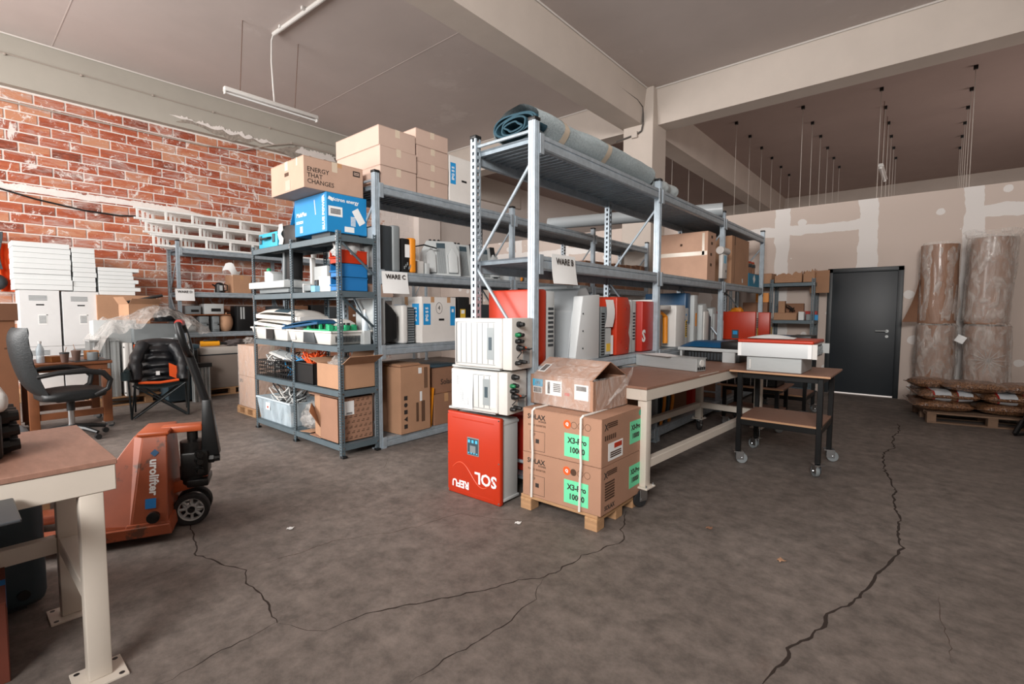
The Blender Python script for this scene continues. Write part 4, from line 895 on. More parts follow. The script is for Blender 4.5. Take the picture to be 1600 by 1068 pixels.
cover('dark blue device cover leaning over the opened casing', (-4.78, 2.5, 1.19), (0.62, 0.36, 0.06), 6, BLUED, (0, -6), False)
t = T('bottle', 'small pale spray bottle on the third tray', 'bottle', (-4.12, 2.66, 1.032)); G().lathe([(0.028, 0), (0.03, 0.01), (0.03, 0.12), (0.012, 0.15), (0.012, 0.17)], 14).o('bottle_body', pm('pale bottle', '#b9c6cf', 0.3), t, (0, 0, 0.13)); G().lathe([(0.014, 0), (0.014, 0.03), (0.006, 0.034)], 10).o('cap', WHITEP, t, (0, 0, 0.3)); G().cb(0, 0, 0.065, 0.07, 0.07, 0.13).o('stand', LGREY, t)

# ------------------------------------------------------------------ fourth tray (z 0.62)
def crate(label, loc, size, mat, nx=8, nz=4, rz=0):
    w, d, h = size; t = T('plastic_crate', label, 'crate', loc, rz); g = G().box(-w / 2, -d / 2, 0, w / 2, d / 2, 0.006)
    for s in (-1, 1):
        for i in range(nx + 1): g.cb(-w / 2 + w * i / nx, s * d / 2, h / 2, 0.008, 0.006, h)
        for j in range(nz + 1): g.cb(0, s * d / 2, h * j / nz, w, 0.006, 0.009)
        for i in range(5): g.cb(s * w / 2, -d / 2 + d * i / 4, h / 2, 0.006, 0.008, h)
        for j in range(nz + 1): g.cb(s * w / 2, 0, h * j / nz, 0.006, d, 0.009)
    g.o('lattice', mat, t, smooth=0); G().tube([(-w / 2, -d / 2, h), (w / 2, -d / 2, h), (w / 2, d / 2, h), (-w / 2, d / 2, h)], 0.009, 6, closed=True).o('rim', mat, t); return t
crate('black lattice crate of cable offcuts on the fourth tray, left', (-5.62, 2.53, 0.622), (0.40, 0.34, 0.17), BLACKP)
cables('tangle of black, grey and white cable offcuts in the left lattice crate', (-5.62, 2.53, 0.63), (0.19, 0.15, 0.26), 7, [BLACKP, LGREY, WHITEP], 3, 0.006)
crate('black lattice crate in the middle of the fourth tray', (-5.18, 2.53, 0.622), (0.42, 0.34, 0.2), BLACKP)
t = T('keyboard', 'white and grey flat keyboard lying across the lattice crates', 'keyboard', (-5.50, 2.5, 0.855), 0); t.rotation_euler = (rad(10), rad(8), 0); G().cb(0, 0, 0, 0.42, 0.15, 0.02).o('case', WHITEP, t, bevel=0.005); G().cb(0, 0, 0.012, 0.39, 0.12, 0.006).o('keys', LGREY, t)
t = T('plastic_crate', 'dark solid crate beside the open carton on the fourth tray', 'crate', (-4.76, 2.53, 0.622)); g = G(); w, d, h = .38, .34, .2
g.box(-w / 2, -d / 2, 0, w / 2, d / 2, .006).box(-w / 2, -d / 2, 0, -w / 2 + .006, d / 2, h).box(w / 2 - .006, -d / 2, 0, w / 2, d / 2, h).box(-w / 2, -d / 2, 0, w / 2, -d / 2 + .006, h).box(-w / 2, d / 2 - .006, 0, w / 2, d / 2, h); g.o('tub', BLACKP, t, smooth=0); G().tube([(-w / 2, -d / 2, h), (w / 2, -d / 2, h), (w / 2, d / 2, h), (-w / 2, d / 2, h)], 0.01, 6, closed=True).o('rim', BLACKP, t)
cables('bright orange cable heap in the dark solid crate', (-4.78, 2.53, 0.7), (0.15, 0.13, 0.26), 16, [ORANGER], 9, 0.007)
cables('grey and white leads in the middle lattice crate', (-5.18, 2.53, 0.64), (0.18, 0.14, 0.3), 6, [LGREY, BLUE], 14, 0.005)
t = open_carton('open brown carton of bagged parts at the end of the fourth tray', (-4.26, 2.53, 0.622), (0.44, 0.36, 0.23), 0, CARD, (168, 150, None, 115), fl=0.17)
crumple('parts_bag', 'clear bag of parts in the open carton on the fourth tray', 'bag', (-4.27, 2.5, 0.76), (0.17, 0.13, 0.09), FILMH, 6)
G().tube([(0.0, 0.02, 0.2), (-0.05, -0.03, 0.29), (0.06, -0.06, 0.26), (0.16, 0.0, 0.25), (0.2, 0.1, 0.3)], 0.008, 6).o('cable_end', BLACKP, t)

# ------------------------------------------------------------------ bottom tray (z 0.12)
t = T('storage_tub', 'translucent storage tub full of white cables on the bottom tray', 'tub', (-5.42, 2.52, 0.122)); w, d, h = .82, .38, .25; e = .04
def wall_tub(w, d, h, e, th=0.006):
    g = G(); B = lambda k, z: [(-w / 2 + e * (1 - z) + k, -d / 2 + e * .6 * (1 - z) + k), (w / 2 - e * (1 - z) - k, -d / 2 + e * .6 * (1 - z) + k), (w / 2 - e * (1 - z) - k, d / 2 - e * .6 * (1 - z) - k), (-w / 2 + e * (1 - z) + k, d / 2 - e * .6 * (1 - z) - k)]
    L = [[(x, y, 0) for x, y in B(0, 0)], [(x, y, h) for x, y in B(0, 1)], [(x, y, h) for x, y in B(th, 1)], [(x, y, th) for x, y in B(th, 0)]]
    vs = sum(L, []); fs = [(0, 3, 2, 1), (12, 13, 14, 15)]
    for a in range(3):
        for i in range(4): j = (i + 1) % 4; fs.append((a * 4 + i, a * 4 + j, a * 4 + 4 + j, a * 4 + 4 + i))
    return g.add(vs, fs)
wall_tub(w, d, h, e).o('tub_body', TUB, t, bevel=0.002, seg=1); G().tube([(-w / 2, -d / 2, h), (w / 2, -d / 2, h), (w / 2, d / 2, h), (-w / 2, d / 2, h)], 0.012, 6, closed=True).o('rim', pm('tub rim', '#b7c7d0', 0.35), t)
decal(t, 'label', PAPER, (-0.13, -0.188, 0.17), 0.1, 0.08, '-y'); decal(t, 'label_mark', RED, (-0.13, -0.19, 0.16), 0.03, 0.025, '-y')
cables('loops of white and black cable heaped in the translucent tub', (-5.42, 2.52, 0.14), (0.34, 0.15, 0.42), 9, [WHITEP, BLACKP, LGREY], 21, 0.006)
t = T('adapter_box', 'white adapter box seen through the translucent tub', 'device', (-5.2, 2.44, 0.13)); G().cb(0, 0, 0.055, 0.2, 0.1, 0.11).o('case', WHITEP, t, bevel=0.01); G().cb(0, -0.051, 0.06, 0.1, 0.004, 0.04).o('label', LGREY, t)
crumple('film_bundle', 'bundle of clear film beside the translucent tub', 'film', (-4.85, 2.54, 0.125), (0.17, 0.14, 0.16), FILMH, 11)
t = T('open_carton', 'brown carton lying on its side with its mouth open, patterned print', 'box', (-4.36, 2.525, 0.122)); w, d, h = .54, .37, .42; th = .006
PATC = pm('patterned carton', '#96705a', 0.85, var=0.05)
g = G().box(-w / 2, -d / 2, 0, w / 2, d / 2, th).box(-w / 2, -d / 2, h - th, w / 2, d / 2, h).box(-w / 2 + .22, -d / 2, 0, w / 2, -d / 2 + th, h).box(-w / 2, d / 2 - th, 0, w / 2, d / 2, h).box(w / 2 - th, -d / 2, 0, w / 2, d / 2, h); g.o('body', PATC, t, smooth=0)
G().box(-.26, 0, 0, 0, .004, .2).o('flap', CARD, t, (-w / 2 + .22, -d / 2, 0.1), (rad(30), rad(8), rad(-32)), smooth=0); G().box(0, 0, 0, .2, .004, h - .02).o('flap', CARD, t, (-w / 2 + .02, -d / 2 + .05, .01), (0, 0, rad(-14)), smooth=0); G().box(-.22, -d / 2 + .01, -.004, 0, d / 2 - .01, 0).o('flap', CARD, t, (-w / 2, 0, .02), (0, rad(-5), 0), smooth=0)
g = G(); rnd = random.Random(2)
for i in range(7):
    for j in range(8):
        y = -.16 + i * .052 + (j % 2) * .026; z = .03 + j * .05
        if abs(y) < .17: g.cb(w / 2, y, z, .0016, .03, .007).cb(w / 2, y + .008, z + .014, .0016, .02, .006)
g.o('printed_pattern', PRINTB, t, smooth=0); decal(t, 'label', PAPER, (w / 2, -.07, .32), .1, .13, '+x', .002); slots(t, 'label_print', PRINT, (w / 2 + .002, -.07, .27), .06, .02, '+x', 2, False)
# ------------------------------------------------------------------ rack with the carpet (front face x = -2.10): top shelf
CARP = pm('grey felt carpet', '#a0abae', 0.95, var=0.2, vs=60, bump=0.5, bs=120)
CARPI = pm('carpet backing', '#1d3f4c', 0.8, var=0.2, vs=20)
t = T('carpet_roll', 'rolled grey felt carpet with dark blue backing lying along the top shelf', 'carpet', (-2.34, 2.78, 2.572))
def roll_sec(r0, k0, y):
    pts = []
    for k in range(k0):
        a = 2 * pi * k / 20; s = 1 - 0.035 * k / 20
        pts.append((0.235 * s * cos(a) * r0, y, 0.145 + 0.145 * s * sin(a) * r0 + 0.02 * cos(a) * sin(a)))
    return pts
def rfun(u, v):
    a = 2 * pi * u; w = 0.215 + 0.022 * mn.noise((cos(a) * 2, sin(a) * 2, v * 5)); y = 1.92 * v
    hgt = 0.128 * (1 - 0.05 * sin(v * 7)) + .008 * mn.noise((cos(a) * 2, v * 7, 3))
    return (w * cos(a), y, hgt + hgt * sin(a) * (1 if sin(a) > 0 else 0.99) + 0.015 * cos(a))
G().grid(rfun, 32, 40).o('outer_layer', CARP, t, smooth=70)
g = G()
for s in (0.94, 0.78, 0.55, 0.34):
    P = [((0.212 + .05 * (1 - s)) * s * cos(a) + 0.016 * sin(3 * a + s * 9) * min(1, 4 * (1 - s)), 0.128 + 0.118 * s * sin(a) * (0.85 + .15 * cos(2 * a + s * 7)) - .03 * (1 - s)) for a in [2 * pi * k / 28 for k in range(29)]]
    for (x, z), (x2, z2) in zip(P, P[1:]): g.add([(x, -0.008 - (1 - s) * .03, z), (x2, -0.008 - (1 - s) * .03, z2), (x2, 0.12, z2), (x, 0.12, z)], [(0, 1, 2, 3)])
g.o('inner_layers', CARPI, t, smooth=60, solid=0.012)
for y in (0.32, 0.95):
    G().grid(lambda u, v: tuple(Vector(rfun(u, (y + 0.07 * v) / 1.92)) * 1.012 + Vector((0, -(y + .07 * v) * .012, -.001))), 32, 2).o('tape_band', TAPEC, t, smooth=70)
t = T('film_bundle', 'shorter pale roll in clear film behind the carpet roll', 'roll', (-2.33, 4.75, 2.572)); 
G().grid(lambda u, v: (0.16 * cos(2 * pi * u) * (1 + .1 * sin(v * 14)), 0.62 * v, 0.1 + 0.1 * sin(2 * pi * u)), 24, 16).o('wrap', pm('pale grey wrap', '#a8b0b1', 0.4, var=.2, vs=9, bump=.6, bs=14), t, smooth=70)
t = T('plastic_pipe', 'long grey plastic pipe lying across the tops of both racks', 'pipe', (0, 0, 0)); a = Vector((-4.40, 6.02, 2.662)); b = Vector((-2.08, 6.66, 2.672)); d = (b - a).normalized(); u = d.cross(Vector((0, 0, 1))).normalized(); w = u.cross(d); vs = []; n = 28
for p, r in ((a, .085), (b, .085), (b, .078), (a, .078)):
    for k in range(n): vs.append(p + (u * cos(2 * pi * k / n) + w * sin(2 * pi * k / n)) * r)
G().add(vs, [(q * n + k, q * n + (k + 1) % n, ((q + 1) % 4) * n + (k + 1) % n, ((q + 1) % 4) * n + k) for q in range(4) for k in range(n)]).o('pipe_wall', pm('grey pipe plastic', '#9aa0a3', 0.35), t)
# middle shelf (z 1.74)
t = carton('big plain carton with a taped middle on the rack, torn hand holes in its end', (-2.435, 6.40, 1.742), (0.63, 0.3, 0.61), 0, pm('plain carton', '#bd9780', 0.85, var=0.06, bump=.05), seam='x', tape=None)
decal(t, 'tape', TAPEC, (0, -0.15, 0.34), 0.62, 0.05, '-y'); decal(t, 'dark_mark', PRINTB, (-0.02, -0.15, 0.46), 0.03, 0.03, '-y'); decal(t, 'tape', TAPEC, (0.26, -0.15, 0.45), 0.03, 0.28, '-y')
for z in (0.2, 0.33, 0.47, 0.55): decal(t, 'torn_hole', PRINTB, (0.315, -0.02 + .02 * (z > .4), z), 0.06, 0.035, '+x')
t = T('dispenser', 'white device with a round white top hanging beside the big plain carton', 'device', (-2.07, 6.70, 1.78)); G().cb(0, 0, 0.17, 0.05, 0.2, 0.34).o('case', WHITEP, t, bevel=0.01); G().cyl((0, -0.14, 0.36), (0, 0.14, 0.36), 0.05, n=14).o('roll', WHITEP, t); decal(t, 'blue_label', LBL, (0.025, 0, 0.25), 0.1, 0.1, '+x'); decal(t, 'dark_spot', BLACKP, (0.025, 0.04, 0.1), 0.03, 0.03, '+x')
t = carton('tall plain carton with a dark gap in its seam on the third rack bay', (-2.40, 7.58, 1.742), (0.6, 0.84, 0.66), 0, CARD, seam='y', tape=None)
decal(t, 'seam_gap', PRINTB, (0.3, -0.28, 0.6), 0.03, 0.12, '+x'); decal(t, 'seam_line', PRINTB, (0.3, -0.28, 0.3), 0.008, 0.58, '+x'); decal(t, 'scuff', PAPER, (0.3, 0.12, 0.06), 0.04, 0.06, '+x', roll=20)
t = carton('blue carton at the rack end holding brown parts and drums', (-2.32, 8.38, 1.742), (0.42, 0.6, 0.2), 0, pm('teal blue carton', '#1d7c9f', 0.6), seam='x', tape=None); decal(t, 'white_arrow', PAPER, (0.21, 0.0, 0.12), 0.1, 0.1, '+x', roll=40)
carton('small blue carton stacked behind the drums at the rack end', (-2.36, 8.24, 1.944), (0.3, 0.28, 0.14), 8, pm('teal blue carton', '#1d7c9f'), tape=None)
for k, y in enumerate((8.42, 8.60)):
    t = T('drum', ['left brown drum with a red band on the blue carton', 'right brown drum with a red band on the blue carton'][k], 'drum', (-2.24, y, 1.944)); G().lathe([(.075, 0), (.08, .02), (.08, .17), (.07, .18)], 18).o('drum_body', CARDD, t); G().lathe([(.084, .11), (.086, .12), (.086, .15), (.084, .16)], 18).o('dark_ring', DGREY, t); G().lathe([(.07, .18), (.072, .185), (.072, .2), (.06, .205)], 18).o('red_cap', RED, t)
# low shelf (z 0.95): inverters standing like books
t = inverter('large red inverter with a white edge behind the stacked white inverters', (-2.40, 2.93, 0.952), (0.50, 0.22, 0.56), 0, LGREY, RED, 0.5, 0.02); 
t = inverter('red inverter low behind the stacked white inverters on the bottom shelf', (-2.40, 2.93, 0.142), (0.52, 0.24, 0.70), 0, LGREY, REDD, 0.5, 0.02)
t = T('inverter', 'tall silver inverter cabinet with a bent glossy front behind the wrapped carton', 'inverter', (-2.40, 3.42, 0.952))
G().prism([(-0.17, 0.0), (0.2, 0.0), (0.2, 0.5), (0.10, 0.60), (-0.02, 0.57), (-0.10, 0.40)], 'x', -0.27, 0.22).o('casing', pm('silver sheet', '#b7bcbf', 0.3, 0.35), t, bevel=0.012)
G().hexa([(0.225, -0.17, 0), (0.29, -0.17, 0), (0.29, 0.2, 0), (0.225, 0.2, 0)], [(0.225, -0.1, 0.52), (0.29, -0.06, 0.52), (0.29, 0.2, 0.54), (0.225, 0.2, 0.54)]).o('side_panel', pm('pale grey steel', '#ccd0d1', 0.45), t, bevel=0.006)
for z in (0.06, 0.2, 0.34): decal(t, 'screw', DGREY, (0.29, -0.06, z + .04), 0.012, 0.012, '+x', 0.004)
G().cb(-0.02, 0.1, 0.60, 0.44, 0.14, 0.03).o('top_bracket', MGREY, t, bevel=0.004); slots(t, 'handle_slot', BLACKP, (0.1, 0.03, 0.602), 0.1, 0.014, '-y', 1)
t = T('inverter', 'dark inverter with cooling ribs and taped papers on its edge', 'inverter', (-2.40, 3.80, 0.952)); G().cb(0, 0.0, 0.22, 0.5, 0.16, 0.44).o('casing', MGREY, t, bevel=0.01); slots(t, 'cooling_ribs', BLACKP, (0.25, -0.05, 0.2), 0.05, 0.38, '+x', 16, False)
G().grid(lambda u, v: (0.262 + 0.02 * sin(v * 3), -0.04 + 0.14 * u, 0.26 + 0.24 * v), 4, 6).o('paper_sheet', PAPER, t, smooth=60); G().grid(lambda u, v: (0.256, -0.02 + 0.1 * u, 0.02 + 0.23 * v), 2, 2).o('label_strip', LGREY, t); decal(t, 'yellow_sticker', pm('yellow label', '#d9b13a'), (0.257, 0.035, 0.08), 0.07, 0.07, '+x'); decal(t, 'paper_sheet', PAPER, (0.254, 0.1, 0.1), 0.05, 0.17, '+x')
t = T('inverter', 'red inverter shell with screw bosses facing the aisle', 'inverter', (-2.40, 4.08, 0.952)); G().prism([(-0.12, 0), (0.13, 0), (0.15, 0.14), (0.12, 0.2), (0.15, 0.33), (0.15, 0.44), (0.10, 0.53), (-0.12, 0.53)], 'x', -0.26, 0.27).o('shell', RED, t, bevel=0.014)
for y, z in ((0.05, .42), (0.06, .25), (-.04, .12), (.08, .05)): o = G().lathe([(0.012, 0), (0.012, 0.006)], 10, (0, 0, 0), 'x').o('screw', REDD, t, (0.268, y, z))
G().box(-0.25, 0.155, 0, 0.24, 0.2, 0.5).o('back_plate', WHITEP, t, bevel=0.005)
t = inverter('grey slab inverter between two red ones', (-2.42, 4.37, 0.952), (0.5, 0.13, 0.51), 0, LGREY, LGREY, 0.4, 0.008)
t = T('inverter', 'red inverter with a white letter S facing the aisle', 'inverter', (-2.39, 4.62, 0.952)); G().box(-0.25, -0.12, 0, 0.25, 0.14, 0.5).o('front_cover', REDD, t, bevel=0.012); G().box(-0.26, 0.142, 0, 0.27, 0.19, 0.52).o('white_edge', WHITEP, t, bevel=0.008); facetext(t, 'S', 0.16, PAPER, (0.2512, -0.085, 0.15), '+x', 0, 0.006)
t = T('inverter', 'white frame casing with an orange inner shell near the rack post', 'inverter', (-2.40, 5.02, 0.952)); g = G().box(-0.26, -0.15, 0, 0.27, -0.11, 0.46).box(-0.26, -0.11, 0.42, 0.27, 0.16, 0.46).box(-.26, -.11, 0, -.2, .16, .42); g.o('frame', WHITEP, t, bevel=0.006); G().tube([(0.15, -0.07, 0.38), (0.18, 0.1, 0.38), (0.2, 0.17, 0.34), (0.2, 0.18, 0.05)], 0.028, 10).o('orange_rim', ORANGE, t); G().box(-0.18, -0.09, 0, 0.2, 0.1, 0.37).o('core', MGREY, t, bevel=.01); decal(t, 'brown_strip', CARDD, (0.2, 0.04, 0.17), 0.06, 0.3, '+x'); decal(t, 'foil_strip', ALU, (0.2, -0.05, 0.18), 0.05, 0.3, '+x')
t = T('inverter', 'broad white inverter with hazard stickers on its edge', 'inverter', (-2.40, 5.52, 0.952)); G().box(-0.28, -0.22, 0, 0.28, 0.05, 0.47).o('casing', WHITEP, t, bevel=0.014); G().box(-0.27, 0.06, 0, 0.26, 0.2, 0.44).o('back_casing', LGREY, t, bevel=0.008)
decal(t, 'yellow_label', pm('yellow label', '#d9b13a'), (0.26, 0.13, 0.2), 0.05, 0.2, '+x'); slots(t, 'label_print', PRINT, (0.2615, 0.13, 0.2), 0.03, 0.18, '+x', 7, False)
for y, z in ((0.13, .36), (0.09, .3), (0.16, .27)): decal(t, 'blue_mark', BLUETXT, (0.26, y, z), 0.03, 0.02, '+x')
t = T('inverter', 'blue fronted inverter standing tall behind the broad white one', 'inverter', (-2.44, 5.92, 0.952)); G().box(-0.28, -0.14, 0.25, 0.24, 0.02, 0.62).o('blue_cover', BLUED, t, bevel=0.016); G().box(-0.28, -0.14, 0, 0.24, 0.02, 0.245).o('lower_cover', WHITEP, t, bevel=0.012); G().box(-0.29, 0.03, 0, 0.28, 0.16, 0.6).o('casing', LGREY, t, bevel=0.012); decal(t, 'orange_label', ORANGE, (0.28, 0.1, 0.3), 0.05, 0.16, '+x')
for k, (y, h, c, c2, l) in enumerate(((6.28, .5, LGREY, WHITEP, 'pale inverter with a slanted top in the third rack bay'), (6.52, .42, DGREY, DGREY, 'dark slim inverter between pale ones in the third rack bay'), (6.96, .46, LGREY, LGREY, 'grey inverter right after the third rack post'))):
    t = T('inverter', l, 'inverter', (-2.40, y, 0.952)); G().prism([(-.1, 0), (.1, 0), (.1, h - .08), (.03, h), (-.1, h - .02)], 'x', -.25, .26 - .05 * k).o('casing', c, t, bevel=.01); G().box(.262 - .05 * k, -.08, .02, .28 - .05 * k, .08, h * .8).o('side_cover', c2, t, bevel=.006); decal(t, 'window', GTEAL, (-0.05, -0.1, h * .7), 0.16, 0.1, '-y')
t = inverter('red inverter with a blue display at the far end of the low shelf', (-2.10, 7.46, 0.952), (0.56, 0.2, 0.40), 0, WHITEP, RED, 0.35, 0.012, display=(0.02, 0.08)); decal(t, 'paper_label', PAPER, (-0.21, -0.1, 0.14), 0.13, 0.26, '-y'); decal(t, 'yellow_label', pm('yellow label', '#d9b13a'), (0.274, 0.05, 0.1), 0.05, 0.14, '+x')
t = inverter('second red inverter tucked behind the one with the blue display', (-1.98, 7.78, 0.952), (0.54, 0.22, 0.39), 0, WHITEP, RED, 0.4, 0.012); decal(t, 'yellow_label', pm('yellow label', '#d9b13a'), (0.264, 0.05, 0.1), 0.05, 0.16, '+x')
carton('brown carton behind the red inverters on the low shelf', (-2.46, 8.15, 0.952), (0.44, 0.34, 0.34), 0, CARD); carton('brown carton at the end of the low shelf near the grey shelf', (-2.44, 8.55, 0.952), (0.44, 0.3, 0.26), 5, CARDD)
crumple('orange_bag', 'orange and white bag on the low shelf end', 'bag', (-2.4, 8.55, 1.215), (0.13, 0.12, 0.12), ORANGE, 4)
# bottom shelf (z 0.14) seen under the bench
for k, (y, m, l) in enumerate(((4.95, ORANGE, 'orange edged panel standing under the bench, first of two'), (5.06, GTEAL, 'grey blue panel standing between two orange edged panels'), (5.17, ORANGE, 'orange edged panel standing under the bench, second of two'))):
    t = T('panel', l, 'panel', (-2.36, y, 0.142)); G().grid(lambda u, v: (0.24 + .04 * sin(v * pi), -.03 + .06 * u, .56 * v), 2, 10).o('rim', m, t, solid=0.01); G().cb(-.04, 0, .27, .5, .07, .54).o('plate', GTEAL, t, bevel=.01)
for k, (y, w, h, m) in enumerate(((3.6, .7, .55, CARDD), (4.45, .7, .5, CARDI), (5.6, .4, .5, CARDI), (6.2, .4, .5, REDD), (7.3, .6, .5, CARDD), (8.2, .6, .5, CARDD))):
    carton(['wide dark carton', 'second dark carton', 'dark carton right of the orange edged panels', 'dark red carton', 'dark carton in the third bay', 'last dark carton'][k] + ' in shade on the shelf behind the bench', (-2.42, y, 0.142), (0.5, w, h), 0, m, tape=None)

# ------------------------------------------------------------------ stack at the rack end: red inverter, two white inverters
t = T('inverter', 'red inverter standing upside down on the floor under two white inverters', 'inverter', (-2.45, 2.565, 0.0), 2)
G().box(-0.258, -0.125, 0, 0.258, -0.085, 0.615).o('front_cover', RED, t, bevel=0.012, seg=3)
G().box(-0.246, -0.083, 0.012, 0.246, 0.09, 0.595).o('casing', LGREY, t, bevel=0.01); G().box(0.2, -0.08, 0.56, 0.25, 0.095, 0.58).o('side_rail', LGREY, t, bevel=0.003); G().box(0.2, -0.08, 0.02, 0.254, 0.095, 0.04).o('side_rail', LGREY, t, bevel=0.003)
G().box(-0.2, -0.1265, 0.567, 0.2, -0.124, 0.575).o('emboss_line', RED, t); G().box(-0.2, -0.1265, 0.03, 0.2, -0.124, 0.036).o('emboss_line', RED, t)
G().box(-0.052, -0.1275, 0.315, 0.062, -0.124, 0.445).o('display_bezel', MGREY, t, bevel=0.002, seg=1); decal(t, 'display', GTEAL, (0.005, -0.1275, 0.38), 0.1, 0.115, '-y'); decal(t, 'screen', MGREY, (0.005, -0.1285, 0.362), 0.055, 0.05, '-y')
for k in range(3): decal(t, 'blue_key', pm('key blue', '#4fb4d8', 0.4), (-0.03 + k * 0.035, -0.1285, 0.418), 0.02, 0.022, '-y', 0.002)
for k in range(4): decal(t, 'blue_key', pm('key blue', '#4fb4d8'), (-0.034 + k * 0.026, -0.1285, 0.333), 0.014, 0.008, '-y', 0.002)
facetext(t, 'SOL', 0.115, PAPER, (0.125, -0.1262, 0.165), '-y', 180, 0.003); facetext(t, 'REFU', 0.075, PAPER, (-0.12, -0.1262, 0.085), '-y', 180, 0.0025)
SW = pm('red curve', '#d9573a', 0.4); G().tube([(-0.2 + 0.4 * k / 30, -0.1255, 0.17 + 0.075 * sin(2 * pi * (k / 30) * 0.95 + 0.35)) for k in range(31)], 0.0035, 4).o('curved_line', SW, t)
for x in (-0.245, 0.245):
    for z in (0.02, 0.3, 0.6): G().lathe([(0.006, 0), (0.005, -0.004)], 8, (0, 0, 0), 'y').o('screw', CHROME, t, (x, -0.124, z))
def white_inv(label, loc, rz, w, d, h, paper):
    t = T('inverter', label, 'inverter', loc, rz)
    prof = [(-w / 2 + .06, d / 2), (-w / 2, d / 2 - .02), (-w / 2 - .012, 0), (-w / 2 + .0, -d / 2 + .1), (-w / 2 + .045, -d / 2 + .025), (-w / 2 + .10, -d / 2), (w * .36, -d / 2), (w * .36, d / 2)]
    G().prism(prof, 'z', 0.006, h - 0.004).o('front_cover', WHITEP, t, bevel=0.022, seg=3, smooth=50)
    G().box(w * .36 + .002, -d / 2 + .004, 0.002, w / 2, d / 2 + .01, h).o('connection_end', WHITED, t, bevel=0.008)
    g = G()
    for k in range(8): x = -w * .36 + k * w * .085; g.box(x - .0022, -d / 2 - .0016, .035, x + .0022, -d / 2 + .004, h - .035)
    g.box(-w * .38, -d / 2 - .0014, .029, w * .26, -d / 2 + .004, .0325).box(-w * .38, -d / 2 - .0014, h - .0325, w * .26, -d / 2 + .004, h - .029); g.o('cover_grooves', MGREY, t, smooth=0)
    decal(t, 'display_strip', pm('display grey', '#8f9698', 0.4), (w * .19, -d / 2 - .001, h * .5), .062, h * .62, '-y', .002); decal(t, 'screen', GTEAL, (w * .187, -d / 2 - .003, h * .5), .026, h * .25, '-y', .002); decal(t, 'side_plate', PAPER, (w * .295, -d / 2 - .001, h * .47), .045, h * .62, '-y', .002)
    if paper: G().grid(lambda u, v: (-w * .36 + .0 + w * .34 * u, -d / 2 - .005 - .004 * sin(u * 7 + v * 4), .012 + (h - .02) * v), 8, 8).o('paper_sheet', PAPER, t, smooth=60); slots(t, 'paper_print', pm('faint print', '#c3c7ca', .8), (-w * .2, -d / 2 - .009, h * .5), w * .22, h * .7, '-y', 16, False)
    X = w / 2; GP_ = pm('green connector', '#147a4a', 0.4)
    for (y, z, m, r, l) in ((-.05, h * .88, BLACKP, .016, .05), (-.07, h * .68, GP_, .012, .035), (-.045, h * .68, BLACKP, .014, .045), (-.07, h * .56, BLACKP, .012, .035), (-.045, h * .56, BLACKP, .013, .045), (-.05, h * .43, BLACKP, .018, .05), (-.02, h * .42, ORANGER, .014, .045), (-.07, h * .14, BLACKP, .012, .04), (-.03, h * .16, BLACKP, .012, .06)): knob(t, (X, y, z), (1, 0, 0), r, l, m)
    G().box(X, .01, h * .1, X + .006, .085, h * .42).o('metal_plate', MGREY, t, bevel=.002, seg=1); G().tube([(X + .04, -.05, h * .42), (X + .06, .0, h * .4), (X + .03, .07, h * .4)], .006, 6).o('lead', BLACKP, t); G().tube([(X + .02, -.05, h * .42), (X + .035, -.06, h * .34), (X + .01, -.07, h * .24)], .004, 6).o('lead', BLACKP, t)
    G().box(-w / 2 + .02, -d / 2 + .02, -.008, w * .3, d / 2 - .02, .008).o('foot_plate', LGREY, t, bevel=.003, seg=1)
    return t
white_inv('lower white inverter lying on the red one, a printed sheet on its front', (-2.425, 2.545, 0.642), 5, 0.57, 0.23, 0.295, True)
white_inv('upper white inverter of the two, with vertical grooves and no paper', (-2.385, 2.55, 0.952), 4, 0.58, 0.24, 0.352, False)

